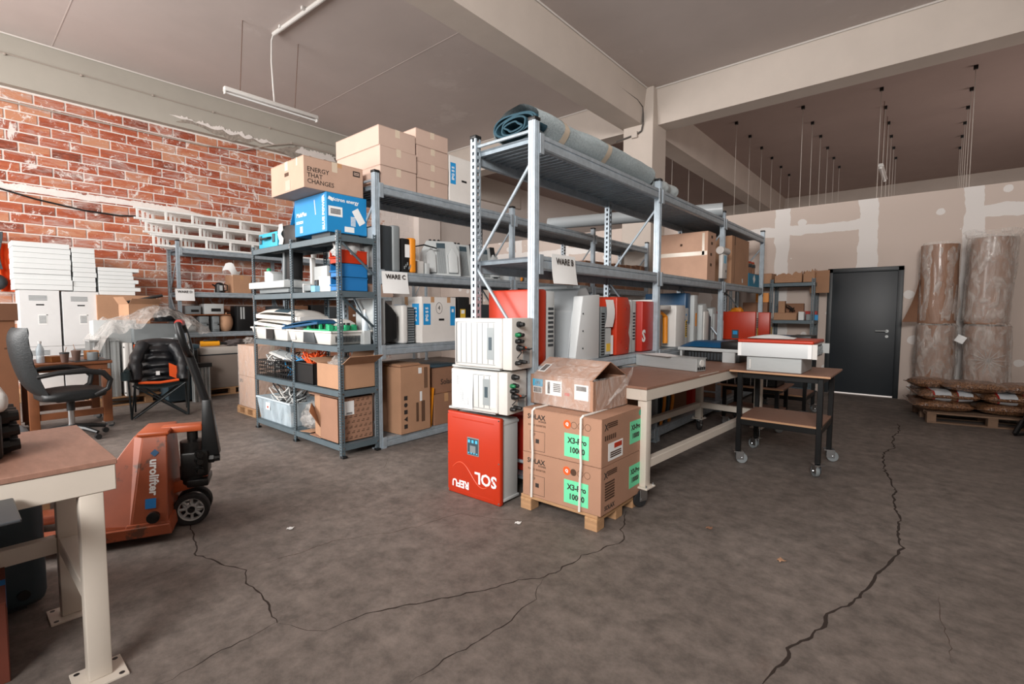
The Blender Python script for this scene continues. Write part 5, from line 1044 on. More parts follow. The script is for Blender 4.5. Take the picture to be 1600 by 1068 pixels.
# ------------------------------------------------------------------ strapped cartons on a pallet
PB = (-1.765, 2.825); PR = 0.5
pallet('small wooden pallet under the strapped cartons', (PB[0] - .02, PB[1] + .005, 0), (0.60, 0.57), PR, 0.10, 6, mid=False)
SOLX = pm('printed brown carton', '#a17a63', 0.8, var=0.06, vs=3, bump=.05)
def solax(label, z, extra):
    t = carton(label, (PB[0], PB[1], z), (0.605, 0.555, 0.298), PR, SOLX, tape=None, seam='y'); w, d, h = .605, .555, .298
    facetext(t, 'SOLAX', 0.046, PRINT, (-0.19, -d / 2 - .0006, 0.245), '-y', 0, 0.0012); facetext(t, 'POWER', 0.018, PRINT, (-0.14, -d / 2 - .0006, 0.218), '-y'); facetext(t, 'X3-PRO INVERTER', 0.018, PRINTB, (-0.185, -d / 2 - .0006, 0.19), '-y')
    g = G(); rr = [(-.24, .02), (-.12, .02), (-.12, .15), (-.24, .15)]
    for (a, b), (c, e) in zip(rr, rr[1:] + rr[:1]): g.tube([(a, -d / 2 - .0005, b), (c, -d / 2 - .0005, e)], .0012, 4)
    g.o('print_outline', PRINT, t); decal(t, 'print_block', PRINT, (-.18, -d / 2, .085), .028, .028, '-y'); facetext(t, 'X3', .022, PRINT, (-.21, -d / 2 - .0006, .128), '-y')
    o = G().cyl((0, 0, 0), (0, -.0012, 0), .028, n=20).o('orange_sticker', ORANGER, t, (0.055, -d / 2, .235)); facetext(t, 'Q', .026, PAPER, (.055, -d / 2 - .0016, .236), '-y', 0, .001)
    for x in (.105, .155, .205):
        G().tube([(x + .021 * cos(2 * pi * k / 18), -d / 2 - .0005, .235 + .021 * sin(2 * pi * k / 18)) for k in range(18)], .0012, 4, closed=True).o('print_ring', PRINTB, t)
    if not extra: G().cyl((0, 0, 0), (0, -.001, 0), .021, n=18).o('print_disc', PRINTB, t, (.105, -d / 2, .235))
    decal(t, 'mint_label', GREENL, (0.125, -d / 2, .105), .18, .15, '-y'); facetext(t, 'X3-Pro', .05, PRINT, (.13, -d / 2 - .0016, .135), '-y', 0, .0016, .92); facetext(t, '10000', .05, PRINT, (.13, -d / 2 - .0016, .075), '-y', 0, .0016, .92)
    decal(t, 'mint_label', GREENL, (w / 2, .18, .145), .17, .15, '+x'); facetext(t, 'X3-Pro', .046, PRINT, (w / 2 + .0016, .18, .175), '+x', 0, .0016, .92); facetext(t, '10000', .046, PRINT, (w / 2 + .0016, .18, .118), '+x', 0, .0016, .92)
    facetext(t, 'X', .06, PRINT, (w / 2 + .0006, -.22, .24), '+x', 0, .001, 1.0); slots(t, 'printed_lines', PRINTB, (w / 2 + .0002, -.14, .25), .12, .035, '+x', 3, False)
    G().cyl((0, 0, 0), (.0012, 0, 0), .02, n=16).o('green_sticker', pm('green sticker', '#1f9a78', .6), t, (w / 2, .245, .262)) if extra else slots(t, 'printed_lines', PRINTB, (w / 2 + .0002, -.17, .14), .12, .12, '+x', 7, False)
    if extra:
        slots(t, 'handling_marks', PRINTB, (w / 2 + .0002, -.17, .175), .15, .03, '+x', 6); decal(t, 'red_label', PAPER, (w / 2, -.10, .08), .19, .11, '+x'); decal(t, 'red_block', RED, (w / 2 + .0013, -.07, .11), .1, .03, '+x'); slots(t, 'label_print', PRINTB, (w / 2 + .0014, -.10, .06), .14, .04, '+x', 3, False)
    else: facetext(t, 'SOLAX', .04, PRINT, (w / 2 + .0006, -.17, .035), '+x', 0, .001)
    return t
solax('lower strapped carton of the pair on the small pallet, mint labels', 0.102, False); solax('upper strapped carton of the pair, with an extra red label', 0.402, True)
STRAP = pm('white strapping', '#d9d6d0', .5)
t = T('strapping', 'pair of white straps around the two stacked cartons', 'strap', (PB[0], PB[1], 0.1), PR)
for x in (-.222, .155):
    G().tube([(x, -.284, .0), (x + .004, -.285, .2), (x + .012, -.289, .3), (x + .004, -.285, .42), (x + .006, -.285, .59), (x + .012, -.27, .604), (x + .02, -.2, .605), (x + .02, .2, .605), (x, .285, .6), (x, .285, .0)], .008, 6).o('band', STRAP, t)
# opened carton in stretch film
t = T('open_carton', 'opened brown carton in stretch film on the strapped cartons', 'box', (-1.845, 2.895, 0.704), -3); w, d, h, th = .53, .42, .2, .006
g = G().box(-w / 2, -d / 2, 0, w / 2, d / 2, th).box(-w / 2, -d / 2, 0, -w / 2 + th, d / 2, h).box(w / 2 - th, -d / 2, 0, w / 2, d / 2, h).box(-w / 2, -d / 2, 0, w / 2, -d / 2 + th, h).box(-w / 2, d / 2 - th, 0, w / 2, d / 2, h); g.o('body', SOLX, t, smooth=0)
G().box(-w / 2, 0, 0, w / 2 - .01, .235, .005).o('flap', SOLX, t, (0, -d / 2, h), (rad(27), 0, 0), smooth=0); G().box(-w / 2, -.235, 0, w / 2 - .01, 0, .005).o('flap', SOLX, t, (0, d / 2, h), (rad(-27), 0, 0), smooth=0); G().box(-.16, -d / 2 + .01, 0, 0, d / 2 - .01, .005).o('flap', CARDI, t, (w / 2 - .01, 0, h - .02), (0, rad(-14), 0), smooth=0)
decal(t, 'cyan_label', pm('cyan label', '#2aa6cf', .6), (-.2, -d / 2, .15), .09, .05, '-y'); facetext(t, 'S67', .03, PRINT, (-.2, -d / 2 - .0016, .15), '-y', 180); decal(t, 'barcode_label', PAPER, (-.2, -d / 2, .1), .08, .045, '-y'); decal(t, 'shipping_label', PAPER, (-.06, -d / 2, .125), .14, .1, '-y'); slots(t, 'barcode', PRINT, (-.1, -d / 2 - .0014, .125), .035, .08, '-y', 1); slots(t, 'barcode', PRINT, (-.03, -d / 2 - .0014, .13), .06, .06, '-y', 5, False)
decal(t, 'shipping_label', PAPER, (.17, -d / 2, .12), .11, .1, '-y'); slots(t, 'barcode', PRINT, (.17, -d / 2 - .0014, .145), .08, .03, '-y', 16); decal(t, 'red_print', RED, (.055, -d / 2, .095), .04, .02, '-y'); slots(t, 'barcode', PRINT, (-.2, -d / 2 - .0014, .1), .07, .035, '-y', 9)
lb = G().cb(0, 0, 0, .06, .1, .0015).o('barcode_label', PAPER, t); lb.matrix_local = Matrix.Translation((-.2, -.13, .248)) @ Matrix.Rotation(rad(27), 4, 'X'); lb = G().box(-.02, -.04, 0, .02, .04, .001).o('barcode', PRINT, t); lb.matrix_local = Matrix.Translation((-.2, -.13, .2492)) @ Matrix.Rotation(rad(27), 4, 'X')
def wrap(u, v):
    a = 2 * pi * u; ex = .5; c, s = cos(a), sin(a)
    x = (w / 2 + .008) * (abs(c) ** .22) * (1 if c > 0 else -1); y = (d / 2 + .008) * (abs(s) ** .22) * (1 if s > 0 else -1)
    n = mn.noise((x * 12, y * 12, v * 5)); return (x * (1 + .012 * n), y * (1 + .012 * n), .004 + (h + .01) * v)
def wrap2(u, v):
    x = -w / 2 + w * u * .98; t_ = abs(2 * v - 1); return (x, (d / 2 + .006) * (2 * v - 1), h + .012 + .105 * (1 - t_) + .006 * mn.noise((x * 14, v * 9, 2)))
G().grid(wrap, 72, 8).o('stretch_film', FILM, t, smooth=60); G().grid(wrap2, 20, 24).o('stretch_film', FILM, t, smooth=60)
G().grid(lambda u, v: (w / 2 + .01 + .08 * v * (.4 + .6 * sin(u * pi)), -d / 2 + .1 + (d - .1) * u, .02 + .2 * u + .03 * mn.noise((u * 7, v * 5, 8)) + .05 * v), 16, 6).o('loose_film', FILM, t, smooth=60)

# ------------------------------------------------------------------ cream bench on castors
t = T('work_bench', 'long cream steel work bench on castors with a plywood top', 'bench', (-1.69, 4.33, 0), -3.4); w, d = .70, 2.5
G().box(-w / 2, -d / 2, .822, w / 2, d / 2, .84).o('worktop', PLY, t, bevel=.002, seg=1)
g = G().box(w / 2 - .05, -d / 2 + .003, .745, w / 2 - .003, d / 2 - .003, .821).box(-w / 2 + .003, -d / 2 + .003, .745, -w / 2 + .05, d / 2 - .003, .821).box(-w / 2 + .05, -d / 2 + .003, .745, w / 2 - .05, -d / 2 + .05, .821).box(-w / 2 + .05, d / 2 - .05, .745, w / 2 - .05, d / 2 - .003, .821); g.o('top_frame', CREAM, t, bevel=.003, seg=1)
for x in (-w / 2 + .04, w / 2 - .04):
    for y in (-d / 2 + .05, d / 2 - .05):
        o = G().box(-.034, -.034, .15, .034, .034, .745).o('leg', CREAM, t, (x, y, 0), bevel=.004); G().cb(0, 0, .145, .12, .12, .012).o('foot_plate', CREAM, o, bevel=.002, seg=1)
        for sx in (-.048, .048):
            for sy in (-.048, .048): G().cyl((sx, sy, .15), (sx, sy, .168), .006, n=6).o('bolt', CHROME, o)
        caster(t, (x, y, .139), random.uniform(-60, 60) if y > 0 else 160, .058, RUBBER)
for x in (-w / 2 + .04, w / 2 - .04): G().cb(x, 0, .30, .055, d - .17, .06).o('stretcher', CREAM, t, bevel=.003, seg=1)
for y in (-d / 2 + .05, d / 2 - .05): G().cb(0, y, .30, w - .15, .055, .06).o('stretcher', CREAM, t, bevel=.003, seg=1)
decal(t, 'chipped_edge', CREAM, (w / 2, -.2, .838), .4, .006, '+x')
t = T('metal_case', 'long silver metal case under a white sheet on the bench', 'case', (-1.76, 4.26, .842), -13); G().box(-.32, -.07, 0, .32, .07, .112).o('case_body', ALU, t, bevel=.004, seg=1); G().box(-.325, -.075, .108, .325, .075, .113).o('lid_lip', ALU, t, bevel=.001, seg=1)
G().cyl((.322, 0, .07), (.33, 0, .07), .03, n=20).o('round_plate', WHITEP, t)
for k in range(4): G().cb(.323, -.045 + k * .03, .025, .006, .02, .025).o('socket', BLACKP, t, bevel=.002, seg=1)
o = G().grid(lambda u, v: (-.22 + .32 * u, -.075 + .2 * v, .004 * sin(u * 5) * v), 8, 6).o('paper_sheet', PAPER, None, (-1.78, 4.22, .9575), (0, 0, rad(-18)), solid=.0008, smooth=60); tag(o, 'white sheet of paper lying on the silver metal case', 'paper')
def fronius(label, loc, rz, w=.66, d=.42):
    t = T('inverter', label, 'inverter', loc, rz); G().box(-w / 2 + .05, -d / 2 + .05, 0, w / 2 - .04, d / 2 - .03, .1).o('dark_base', BLACKP, t, bevel=.01); slots(t, 'base_vents', DGREY, (0, -d / 2 + .05, .05), w * .7, .07, '-y', 14)
    G().box(-w / 2, -d / 2, .1, w / 2, d / 2, .135).o('rim', LGREY, t, bevel=.008); G().grid(lambda u, v: (w * (u - .5) * .985, d * (v - .5) * .96, .132 + .07 * min(1, 5 * u, 9 * (1 - u)) ** .6 * (1 - abs(2 * v - 1) ** 5 * .8)), 22, 10).o('blue_lid', BLUED, t, smooth=60, solid=.004)
    G().box(w * .18, -d / 2 - .004, .134, w / 2, d / 2 * .9, .206).o('black_section', BLACKP, t, bevel=.012); G().cb(-w / 2 + .03, -d / 2 + .03, .05, .02, .02, .1).o('support_foot', LGREY, t); G().cb(w * .3, -d / 2 + .02, .05, .12, .03, .1).o('support_foot', LGREY, t); return t
fronius('dark blue and grey inverter lying at the far end of the bench', (-1.68, 5.30, .842), -3)

# ------------------------------------------------------------------ black trolleys
def trolley(label, loc, w, d, rz=0, h=.84, shelf=.42):
    t = T('trolley', label, 'trolley', loc, rz)
    G().box(-w / 2 - .05, -d / 2 - .05, h - .018, w / 2 + .05, d / 2 + .05, h).o('worktop', PLY, t, bevel=.003, seg=1); G().box(-w / 2 - .052, -d / 2 - .052, h - .016, w / 2 + .052, -d / 2 - .05, h - .002).o('top_edge', PLYE, t, smooth=0); G().box(-w / 2 + .01, -d / 2 + .01, shelf - .018, w / 2 - .01, d / 2 - .01, shelf).o('lower_shelf', PLY, t, bevel=.002, seg=1); G().box(-w / 2 + .0, -d / 2 + .002, shelf - .017, w / 2, -d / 2 + .01, shelf - .002).o('shelf_edge', PLYE, t, smooth=0)
    for z in (h - .045, shelf - .042):
        for s in (-1, 1):
            G().cb(0, s * (d / 2 - .018), z, w - .06, .03, .048).o('rail', BLACKM, t, bevel=.002, seg=1); G().cb(s * (w / 2 - .018), 0, z, .03, d - .06, .048).o('rail', BLACKM, t, bevel=.002, seg=1)
    for sx in (-1, 1):
        for sy in (-1, 1):
            G().cb(sx * (w / 2 - .02), sy * (d / 2 - .02), (h - .02 + .115) / 2, .04, .04, h - .02 - .115).o('leg', BLACKM, t, bevel=.003, seg=1); caster(t, (sx * (w / 2 - .02), sy * (d / 2 - .02), .113), random.uniform(-80, 80), .048, MGREY)
    return t
trolley('black steel trolley with plywood shelves carrying the red topped inverter', (-.935, 4.88, 0), .65, .63)
trolley('black steel trolley with plywood top farther back near the grey shelf', (-1.42, 7.28, 0), .62, .64, 0, .84, .3)
t = trolley('low black cart under the far end of the bench', (-1.52, 6.25, 0), .6, .5, 0, .50, .22)
t = T('metal_trough', 'black metal trough with bright tines on the low black cart', 'trough', (-1.55, 6.22, .502)); g = G().box(-.3, -.2, 0, .3, .2, .01).box(-.3, -.2, 0, .3, -.19, .16).box(-.3, .19, 0, .3, .2, .16).box(-.3, -.2, 0, -.29, .2, .16).box(.29, -.2, 0, .3, .2, .16); g.o('trough_body', BLACKM, t, smooth=0); G().cb(0, -.2, -.06 + .1, .5, .012, .02).o('rail', BLACKM, t)
for k in range(6): G().cyl((-.22 + k * .085, -.212, .0), (-.22 + k * .085, -.212, .09), .006, n=6).o('tine', CHROME, t)
fronius('dark blue inverter lying on the farther trolley', (-1.46, 7.26, .842), 0, .74, .44)
t = T('inverter', 'grey inverter with a red lid and open end on the black trolley', 'inverter', (-.965, 4.79, .842)); G().box(-.22, -.24, 0, .20, .22, .125).o('base_box', ALU, t, bevel=.004, seg=1); G().cb(-.19, -.243, .06, .012, .006, .08).o('white_tab', WHITEP, t)
G().box(-.285, -.27, .126, .275, .24, .245).o('casing', pm('pale grey steel', '#ccd0d1'), t, bevel=.006); G().box(-.29, -.275, .243, .285, .245, .272).o('red_lid', RED, t, bevel=.012, seg=3); G().box(-.285, -.274, .128, -.255, -.266, .243).o('corner_post', PAPER, t); G().box(.245, -.274, .128, .272, -.266, .243).o('corner_post', PAPER, t)
decal(t, 'open_end', BLACKP, (.276, -.02, .185), .36, .09, '+x', .004); g = G()
for k in range(10): g.cb(.283, -.16 + k * .032, .185 + .02 * (k % 3 - 1), .02, .02, .03)
g.o('terminals', MGREY, t, smooth=0); G().box(.275, -.27, .126, .31, -.262, .245).o('end_flap', WHITEP, t, smooth=0); G().box(.275, .2, .15, .33, .206, .235).o('end_flap', LGREY, t, smooth=0)
o = G().grid(lambda u, v: (-.2 + .36 * u, -.16 + .26 * v, .006 + .028 * sin(u * pi) * sin(v * 2.6)), 10, 8).o('paper_sheet', PAPER, None, (-1.02, 4.8, 1.115), (0, 0, rad(6)), smooth=60, solid=.0008); tag(o, 'curled white sheet lying on the red lidded inverter', 'paper')

# ------------------------------------------------------------------ grey shelf by the door
def torn(label, loc, w, d, h, rz=0):
    t = T('open_carton', label, 'box', loc, rz); n = 14; th = .006; g = G()
    def wall(p0, p1, seed):
        p0 = Vector(p0); p1 = Vector(p1); q = (p1 - p0).normalized(); nn = Vector((-q.y, q.x, 0)) * th; vs = []
        for i in range(n + 1):
            p = p0 + (p1 - p0) * i / n; hh = h * (.62 + .5 * (mn.noise((i * .5, seed * 3.3, 1)) + .4)); hh = max(h * .35, min(h * 1.15, hh))
            vs += [p, p + Vector((0, 0, hh)), p + nn, p + nn + Vector((0, 0, hh))]
        fs = []
        for i in range(n): k = i * 4; fs += [(k, k + 4, k + 5, k + 1), (k + 2, k + 3, k + 7, k + 6), (k + 1, k + 5, k + 7, k + 3)]
        g.add(vs, fs)
    wall((-w / 2, -d / 2, 0), (w / 2, -d / 2, 0), 1); wall((w / 2, -d / 2, 0), (w / 2, d / 2, 0), 2); wall((w / 2, d / 2, 0), (-w / 2, d / 2, 0), 3); wall((-w / 2, d / 2, 0), (-w / 2, -d / 2, 0), 4); g.box(-w / 2, -d / 2, 0, w / 2, d / 2, .006)
    g.o('body', CARD, t, smooth=0); G().box(-w / 2 + .02, -d / 2 + .02, .006, w / 2 - .02, d / 2 - .02, h * .3).o('contents', CARDI, t, smooth=0); return t
carton('closed low brown carton on top of the shelf by the door', (-2.22, 9.40, 1.832), (.34, .34, .17), 0, CARD, tape=None); torn('torn open brown carton on top of the shelf by the door', (-1.80, 9.40, 1.832), .40, .34, .17); torn('second torn brown carton beside it at the shelf corner', (-1.50, 9.40, 1.832), .16, .3, .2)
o = G().box(-.004, -.15, 0, .004, .15, .36).o('cardboard_sheet', CARD, None, (-1.365, 9.36, 1.66), (0, 0, rad(70))); tag(o, 'cardboard sheet hanging at the corner of the grey shelf', 'cardboard')
carton('wide low brown carton on the middle shelf by the door', (-1.83, 9.38, 1.212), (.34, .26, .12), 0, CARD); carton('small upright brown carton on the wide low carton', (-1.91, 9.42, 1.332), (.1, .16, .2), 4, CARD, tape=None); carton('flat brown carton on the wide low carton', (-1.72, 9.46, 1.332), (.26, .1, .16), 3, CARDD, tape=None); cables('black wires heaped on the wide low carton', (-1.76, 9.31, 1.33), (.11, .06, .14), 5, [BLACKP], 31, .005)
for k, (x, m, hh, l) in enumerate(((-1.60, PAPER, .14, 'small white box on the middle shelf by the door'), (-1.50, MGREY, .1, 'small grey part beside the small white box'), (-1.42, BLUE, .09, 'small blue box at the shelf end by the door'))): carton(l, (x, 9.36, 1.212), (.08, .14, hh), 10 * k, m, tape=None)
carton('dark red tray behind the small boxes by the door', (-1.5, 9.5, 1.212), (.2, .12, .15), 0, REDD, tape=None)
carton('brown carton at the rear of the middle shelf by the door', (-2.3, 9.4, 1.212), (.4, .32, .3), 0, CARDD); carton('yellow and white carton on the brown one at the rear', (-2.22, 9.4, 1.514), (.2, .2, .16), 10, ORANGE, tape=None); carton('brown carton on the lower shelf by the door', (-2.2, 9.4, .622), (.34, .3, .3), 0, CARDD); carton('pale carton on the lower shelf by the door', (-1.75, 9.4, .622), (.4, .3, .2), 0, pm('white card', '#dad4cd'), tape=None); carton('dark tray on the lowest shelf by the door', (-1.7, 9.4, .102), (.45, .3, .22), 0, DGREY, tape=None); carton('green tray on the lowest shelf by the door', (-2.3, 9.4, .102), (.4, .3, .22), 0, GTEAL, tape=None)
# ------------------------------------------------------------------ right: rolls and pellet sacks
CREPE = pm('brown packing paper', '#94715c', 0.45, var=0.16, vs=4, stretch=(3, 3, 0.7), bump=0.35, bs=9, coat=0.3)
FILMR = film_mat('roll film', '#e2dcd6', 0.34, 0.12, 9)
def big_roll(label, loc, r, h, film=1.05, tie=False, lean=0, seed=0):
    t = T('packing_roll', label, 'roll', loc); t.rotation_euler = (0, rad(lean), 0)
    g = G().grid(lambda u, v: ((r + .006 * mn.noise((cos(2 * pi * u) * 3, sin(2 * pi * u) * 3, v * 3 + seed))) * cos(2 * pi * u), (r + .006 * mn.noise((cos(2 * pi * u) * 3, sin(2 * pi * u) * 3, v * 3 + seed))) * sin(2 * pi * u), .01 + (h - .02) * v), 36, 10); g.o('paper_roll', CREPE, t, smooth=70)
    G().lathe([(r * .99, 0), (r * .99, .012), (.05, .012)], 30).o('roll_end', CARDD, t); G().lathe([(.05, h - .02), (r * .99, h - .012), (r * .995, h - .008)], 30).o('roll_end', CARDD, t)
    if film:
        def ff(u, v):
            a = 2 * pi * u; q = Vector((cos(a) * 2.2, sin(a) * 2.2, v * 2.5 + seed)); rr = r * film + .03 * mn.noise(q) + .012 * mn.noise(q * 4); e = 1 - .35 * max(0, (abs(v - .5) - .44) / .06) ** 2 * .4
            return (rr * e * cos(a), rr * e * sin(a), .002 + (h + .03) * v + .01 * mn.noise(q * 2))
        G().grid(ff, 48, 24).o('film_wrap', FILMR, t, smooth=70)
    if tie: crumple_part(t, (0.0, -r * 1.05, h * .6))
    return t
def crumple_part(t, c):
    g = G(); 
    for k in range(14):
        a = 2 * pi * k / 14; g.tube([c, (c[0] + .1 * cos(a), c[1] - .01, c[2] + .1 * sin(a)), (c[0] + .2 * cos(a), c[1] + .02, c[2] + .2 * sin(a))], [.012, .008, .002], 5)
    g.o('gathered_film', FILMH, t, smooth=60)
big_roll('lower left brown paper roll in clear film behind the sacks', (.10, 9.38, 0), .225, 1.17, 1.06, seed=1); big_roll('lower right brown paper roll in bunched film behind the sacks', (.64, 9.36, 0), .23, 1.17, 1.1, True, seed=2)
t = big_roll('upper left brown paper roll with a loose torn sheet', (.10, 9.38, 1.185), .215, 1.13, 1.01, seed=3)
G().grid(lambda u, v: (-.215 - .17 * u * (1 - v) ** 1.5, -.06 - .1 * u, .02 + .62 * v), 6, 12).o('loose_sheet', CARDD, t, solid=.003, smooth=60)
t = big_roll('upper right brown paper roll, tallest, in loose clear film', (.615, 9.36, 1.185), .225, 1.18, 1.1, False, 1.5, seed=4)
G().grid(lambda u, v: (.27 * cos(2 * pi * u) * (1 + .2 * v), .26 * sin(2 * pi * u) * (1 + .2 * v), 1.16 + .1 * v + .04 * mn.noise((u * 9, v * 3, 5))), 30, 5).o('film_collar', FILMR, t, smooth=60)
o = G().grid(lambda u, v: (-.05 + .1 * u, .012 * sin(u * 4), -.05 + .1 * v), 4, 4).o('label_tag', PAPER, None, (.36, 9.10, .98), (0, rad(28), 0)); tag(o, 'white printed tag hanging on the film of the lower rolls', 'label')
def sack_mat():
    m = bpy.data.materials.new('pellet sack'); m.use_nodes = True; nt = m.node_tree; N = nt.nodes; L = nt.links; b = N['Principled BSDF']
    tc = N.new('ShaderNodeTexCoord'); v = N.new('ShaderNodeTexVoronoi'); v.inputs['Scale'].default_value = 90; L.new(tc.outputs['Object'], v.inputs['Vector'])
    r = N.new('ShaderNodeValToRGB'); r.color_ramp.elements[0].color = lin('#a77c5a'); r.color_ramp.elements[1].color = lin('#4a2e1e'); r.color_ramp.elements[0].position = .1; r.color_ramp.elements[1].position = .7; L.new(v.outputs['Distance'], r.inputs['Fac'])
    L.new(r.outputs['Color'], b.inputs['Base Color']); b.inputs['Roughness'].default_value = .28; b.inputs['Coat Weight'].default_value = .8; b.inputs['Coat Roughness'].default_value = .12
    n = N.new('ShaderNodeTexNoise'); n.inputs['Scale'].default_value = 13; n.inputs['Detail'].default_value = 5; n.inputs['Distortion'].default_value = 1.2; L.new(tc.outputs['Object'], n.inputs['Vector']); bp = N.new('ShaderNodeBump'); bp.inputs['Strength'].default_value = .8; bp.inputs['Distance'].default_value = .03; L.new(n.outputs['Fac'], bp.inputs['Height']); L.new(bp.outputs['Normal'], b.inputs['Normal']); L.new(bp.outputs['Normal'], b.inputs['Coat Normal'])
    return m
SACK = sack_mat(); SACKW = pm('sack white print', '#b9bfc4', .35, coat=.6, bump=.5, bs=12); SACKR = pm('sack red print', '#9c1f1c', .35, coat=.6)
def sack(label, loc, rz, band, w=.56, d=.4, h=.13, seed=0):
    t = T('pellet_sack', label, 'sack', loc, rz)
    def sf(u, v, up=1, k=0.0):
        x = 2 * u - 1; y = 2 * v - 1; e = max(0, (1 - abs(x) ** 3.2) * (1 - abs(y) ** 3.2)) ** .5
        return (x * w / 2 * (1 - .05 * abs(y) ** 2), y * d / 2 * (1 - .05 * abs(x) ** 2), h / 2 + up * (h / 2 * e + k) + .012 * e * mn.noise((x * 3, y * 3, seed)) + (.006 * mn.noise((x * 9, y * 9, seed)) if up > 0 else 0))
    g = G().grid(lambda u, v: sf(u, v), 24, 18); g.grid(lambda u, v: sf(u, v, -1), 24, 18); g.o('sack_body', SACK, t, smooth=70)
    G().box(-w / 2 - .02, -d * .44, h / 2 - .004, -w / 2 + .012, d * .44, h / 2 + .004).o('end_seam', SACK, t); G().box(w / 2 - .012, -d * .44, h / 2 - .004, w / 2 + .02, d * .44, h / 2 + .004).o('end_seam', SACK, t)
    if band:
        for u0, u1, m, nm in ((.22, .5, SACKW, 'white_band'), (.19, .225, SACKR, 'red_stripe'), (.62, .86, SACKW, 'white_band'), (.60, .625, SACKR, 'red_stripe')):
            g = G().grid(lambda u, v: sf(u0 + (u1 - u0) * u, v * .98 + .01, 1, .003), 6, 18).grid(lambda u, v: sf(u0 + (u1 - u0) * u, .01 + v * .5, -1, .003), 6, 10); g.o(nm, m, t, smooth=70)
    return t
pallet('wooden pallet under the pellet sacks', (.56, 8.30, 0), (1.2, .8), 11, .13, 5, mat=pm('old pallet wood', '#7c6350', .85, var=.2, vs=3), matx=pm('old pallet wood', '#7c6350'))
for k, (x, y, z, b, l) in enumerate(((.17, 8.08, .132, 0, 'bottom pellet sack at the near left corner of the pallet'), (.76, 8.2, .132, 0, 'bottom pellet sack at the near right side of the pallet'), (.12, 8.5, .132, 0, 'bottom pellet sack at the back of the pallet, left'), (.7, 8.6, .132, 0, 'bottom pellet sack at the back of the pallet, right'),
    (.22, 8.09, .255, 1, 'pellet sack with white and red print, middle layer left'), (.80, 8.21, .255, 1, 'pellet sack with white and red print, middle layer right'), (.15, 8.52, .255, 1, 'pellet sack of the middle layer at the back left'), (.73, 8.62, .255, 1, 'pellet sack of the middle layer at the back right'),
    (.06, 8.28, .378, 0, 'small slumped pellet sack on the upper left corner'), (.46, 8.16, .378, 0, 'pellet sack lying centred on the top layer'), (.98, 8.28, .378, 0, 'pellet sack on the top layer at the frame edge'))):
    if k == 8: sack(l, (x, y, z), 25, b, .42, .34, .13, k)
    else: sack(l, (x, y, z), 11 + random.uniform(-3, 3), b, .58, .42, .135, k)
t = T('hand_truck', 'black wheeled hand truck at the right edge beside the sacks', 'hand truck', (1.02, 7.68, 0), 35); G().lathe([(.15, -.02), (.2, -.03), (.22, 0), (.2, .03), (.15, .02)], 28, (0, 0, .22), 'y').o('wheel', RUBBER, t); G().lathe([(.03, -.03), (.15, -.012), (.15, .012), (.03, .03)], 20, (0, 0, .22), 'y').o('wheel_rim', DGREY, t); G().tube([(-.28, .02, .03), (-.2, .04, .16), (0, .06, .22), (.1, .06, .7), (.12, .06, 1.0)], .025, 8).o('frame_tube', BLACKM, t); G().tube([(-.28, .02, .025), (-.05, .05, .03), (.18, .06, .22)], .018, 8).o('frame_tube', BLACKM, t); G().tube([(.12, .06, 1.0), (.12, -.2, 1.02), (.12, -.5, 1.0), (.1, -.5, .7), (0, -.5, .22)], .02, 8).o('handle', BLACKM, t); G().lathe([(.15, -.02), (.2, -.03), (.22, 0), (.2, .03), (.15, .02)], 28, (0, -.5, .22), 'y').o('wheel', RUBBER, t)

# ------------------------------------------------------------------ left: foreground bench
t = T('work_bench', 'cream steel work bench with plywood top in the near left corner', 'bench', (-2.64, -.55, 0)); w, d, h = .80, 1.9, .81
PLYN = pm('worn plywood top', '#957060', .5, var=.14, vs=5, stretch=(2.5, 9, 9), spot='#744f3c', ss=8, st=.69)
G().box(-w / 2, -d / 2, h - .02, w / 2, d / 2, h).o('worktop', PLYN, t, bevel=.002, seg=1)
g = G().box(w / 2 - .05, -d / 2, h - .115, w / 2 - .004, d / 2 - .004, h - .021).box(-w / 2 + .004, -d / 2, h - .115, -w / 2 + .05, d / 2 - .004, h - .021).box(-w / 2 + .05, d / 2 - .05, h - .115, w / 2 - .05, d / 2 - .004, h - .021).box(-w / 2 + .05, -d / 2, h - .115, w / 2 - .05, -d / 2 + .05, h - .021); g.o('top_frame', CREAM, t, bevel=.003, seg=1)
for x in (-w / 2 + .175, w / 2 - .04):
    for y in (-d / 2 + .1, d / 2 - .075):
        o = G().box(-.034, -.034, .008, .034, .034, h - .115).o('leg', CREAM, t, (x, y, 0), bevel=.005); G().cb(0, 0, .004, .15, .15, .008).o('foot_plate', CREAM, o, bevel=.001, seg=1)
        for sx in (-.056, .056):
            for sy in (-.056, .056): G().cyl((sx, sy, .0082), (sx, sy, .009), .009, n=10).o('plate_hole', BLACKP, o)
G().cb(.0675, d / 2 - .075, .33, w - .285, .066, .06).o('stretcher', CREAM, t, bevel=.003, seg=1); G().cb(-w / 2 + .175, 0.012, .33, .05, d - .245, .07).o('stretcher', CREAM, t, bevel=.003, seg=1); G().cb(.0675, -d / 2 + .1, .33, w - .285, .066, .06).o('stretcher', CREAM, t, bevel=.003, seg=1)
t = T('inverter', 'white topped device with black cable glands at the edge of the near bench', 'inverter', (-2.69, .0, .812)); G().box(-.18, -.3, .17, .2, .15, .25).o('white_lid', WHITEP, t, bevel=.03, seg=3); G().box(-.17, -.28, 0, .18, .13, .17).o('casing', BLACKP, t, bevel=.015)
for z in (.03, .085, .14):
    for x in (-.1, 0.0, .08): knob(t, (x, .13, z), (0, 1, .05), .024, .05)
    knob(t, (.18, .07, z), (1, 0, 0), .024, .07); knob(t, (.18, -.05, z), (1, 0, 0), .024, .07)
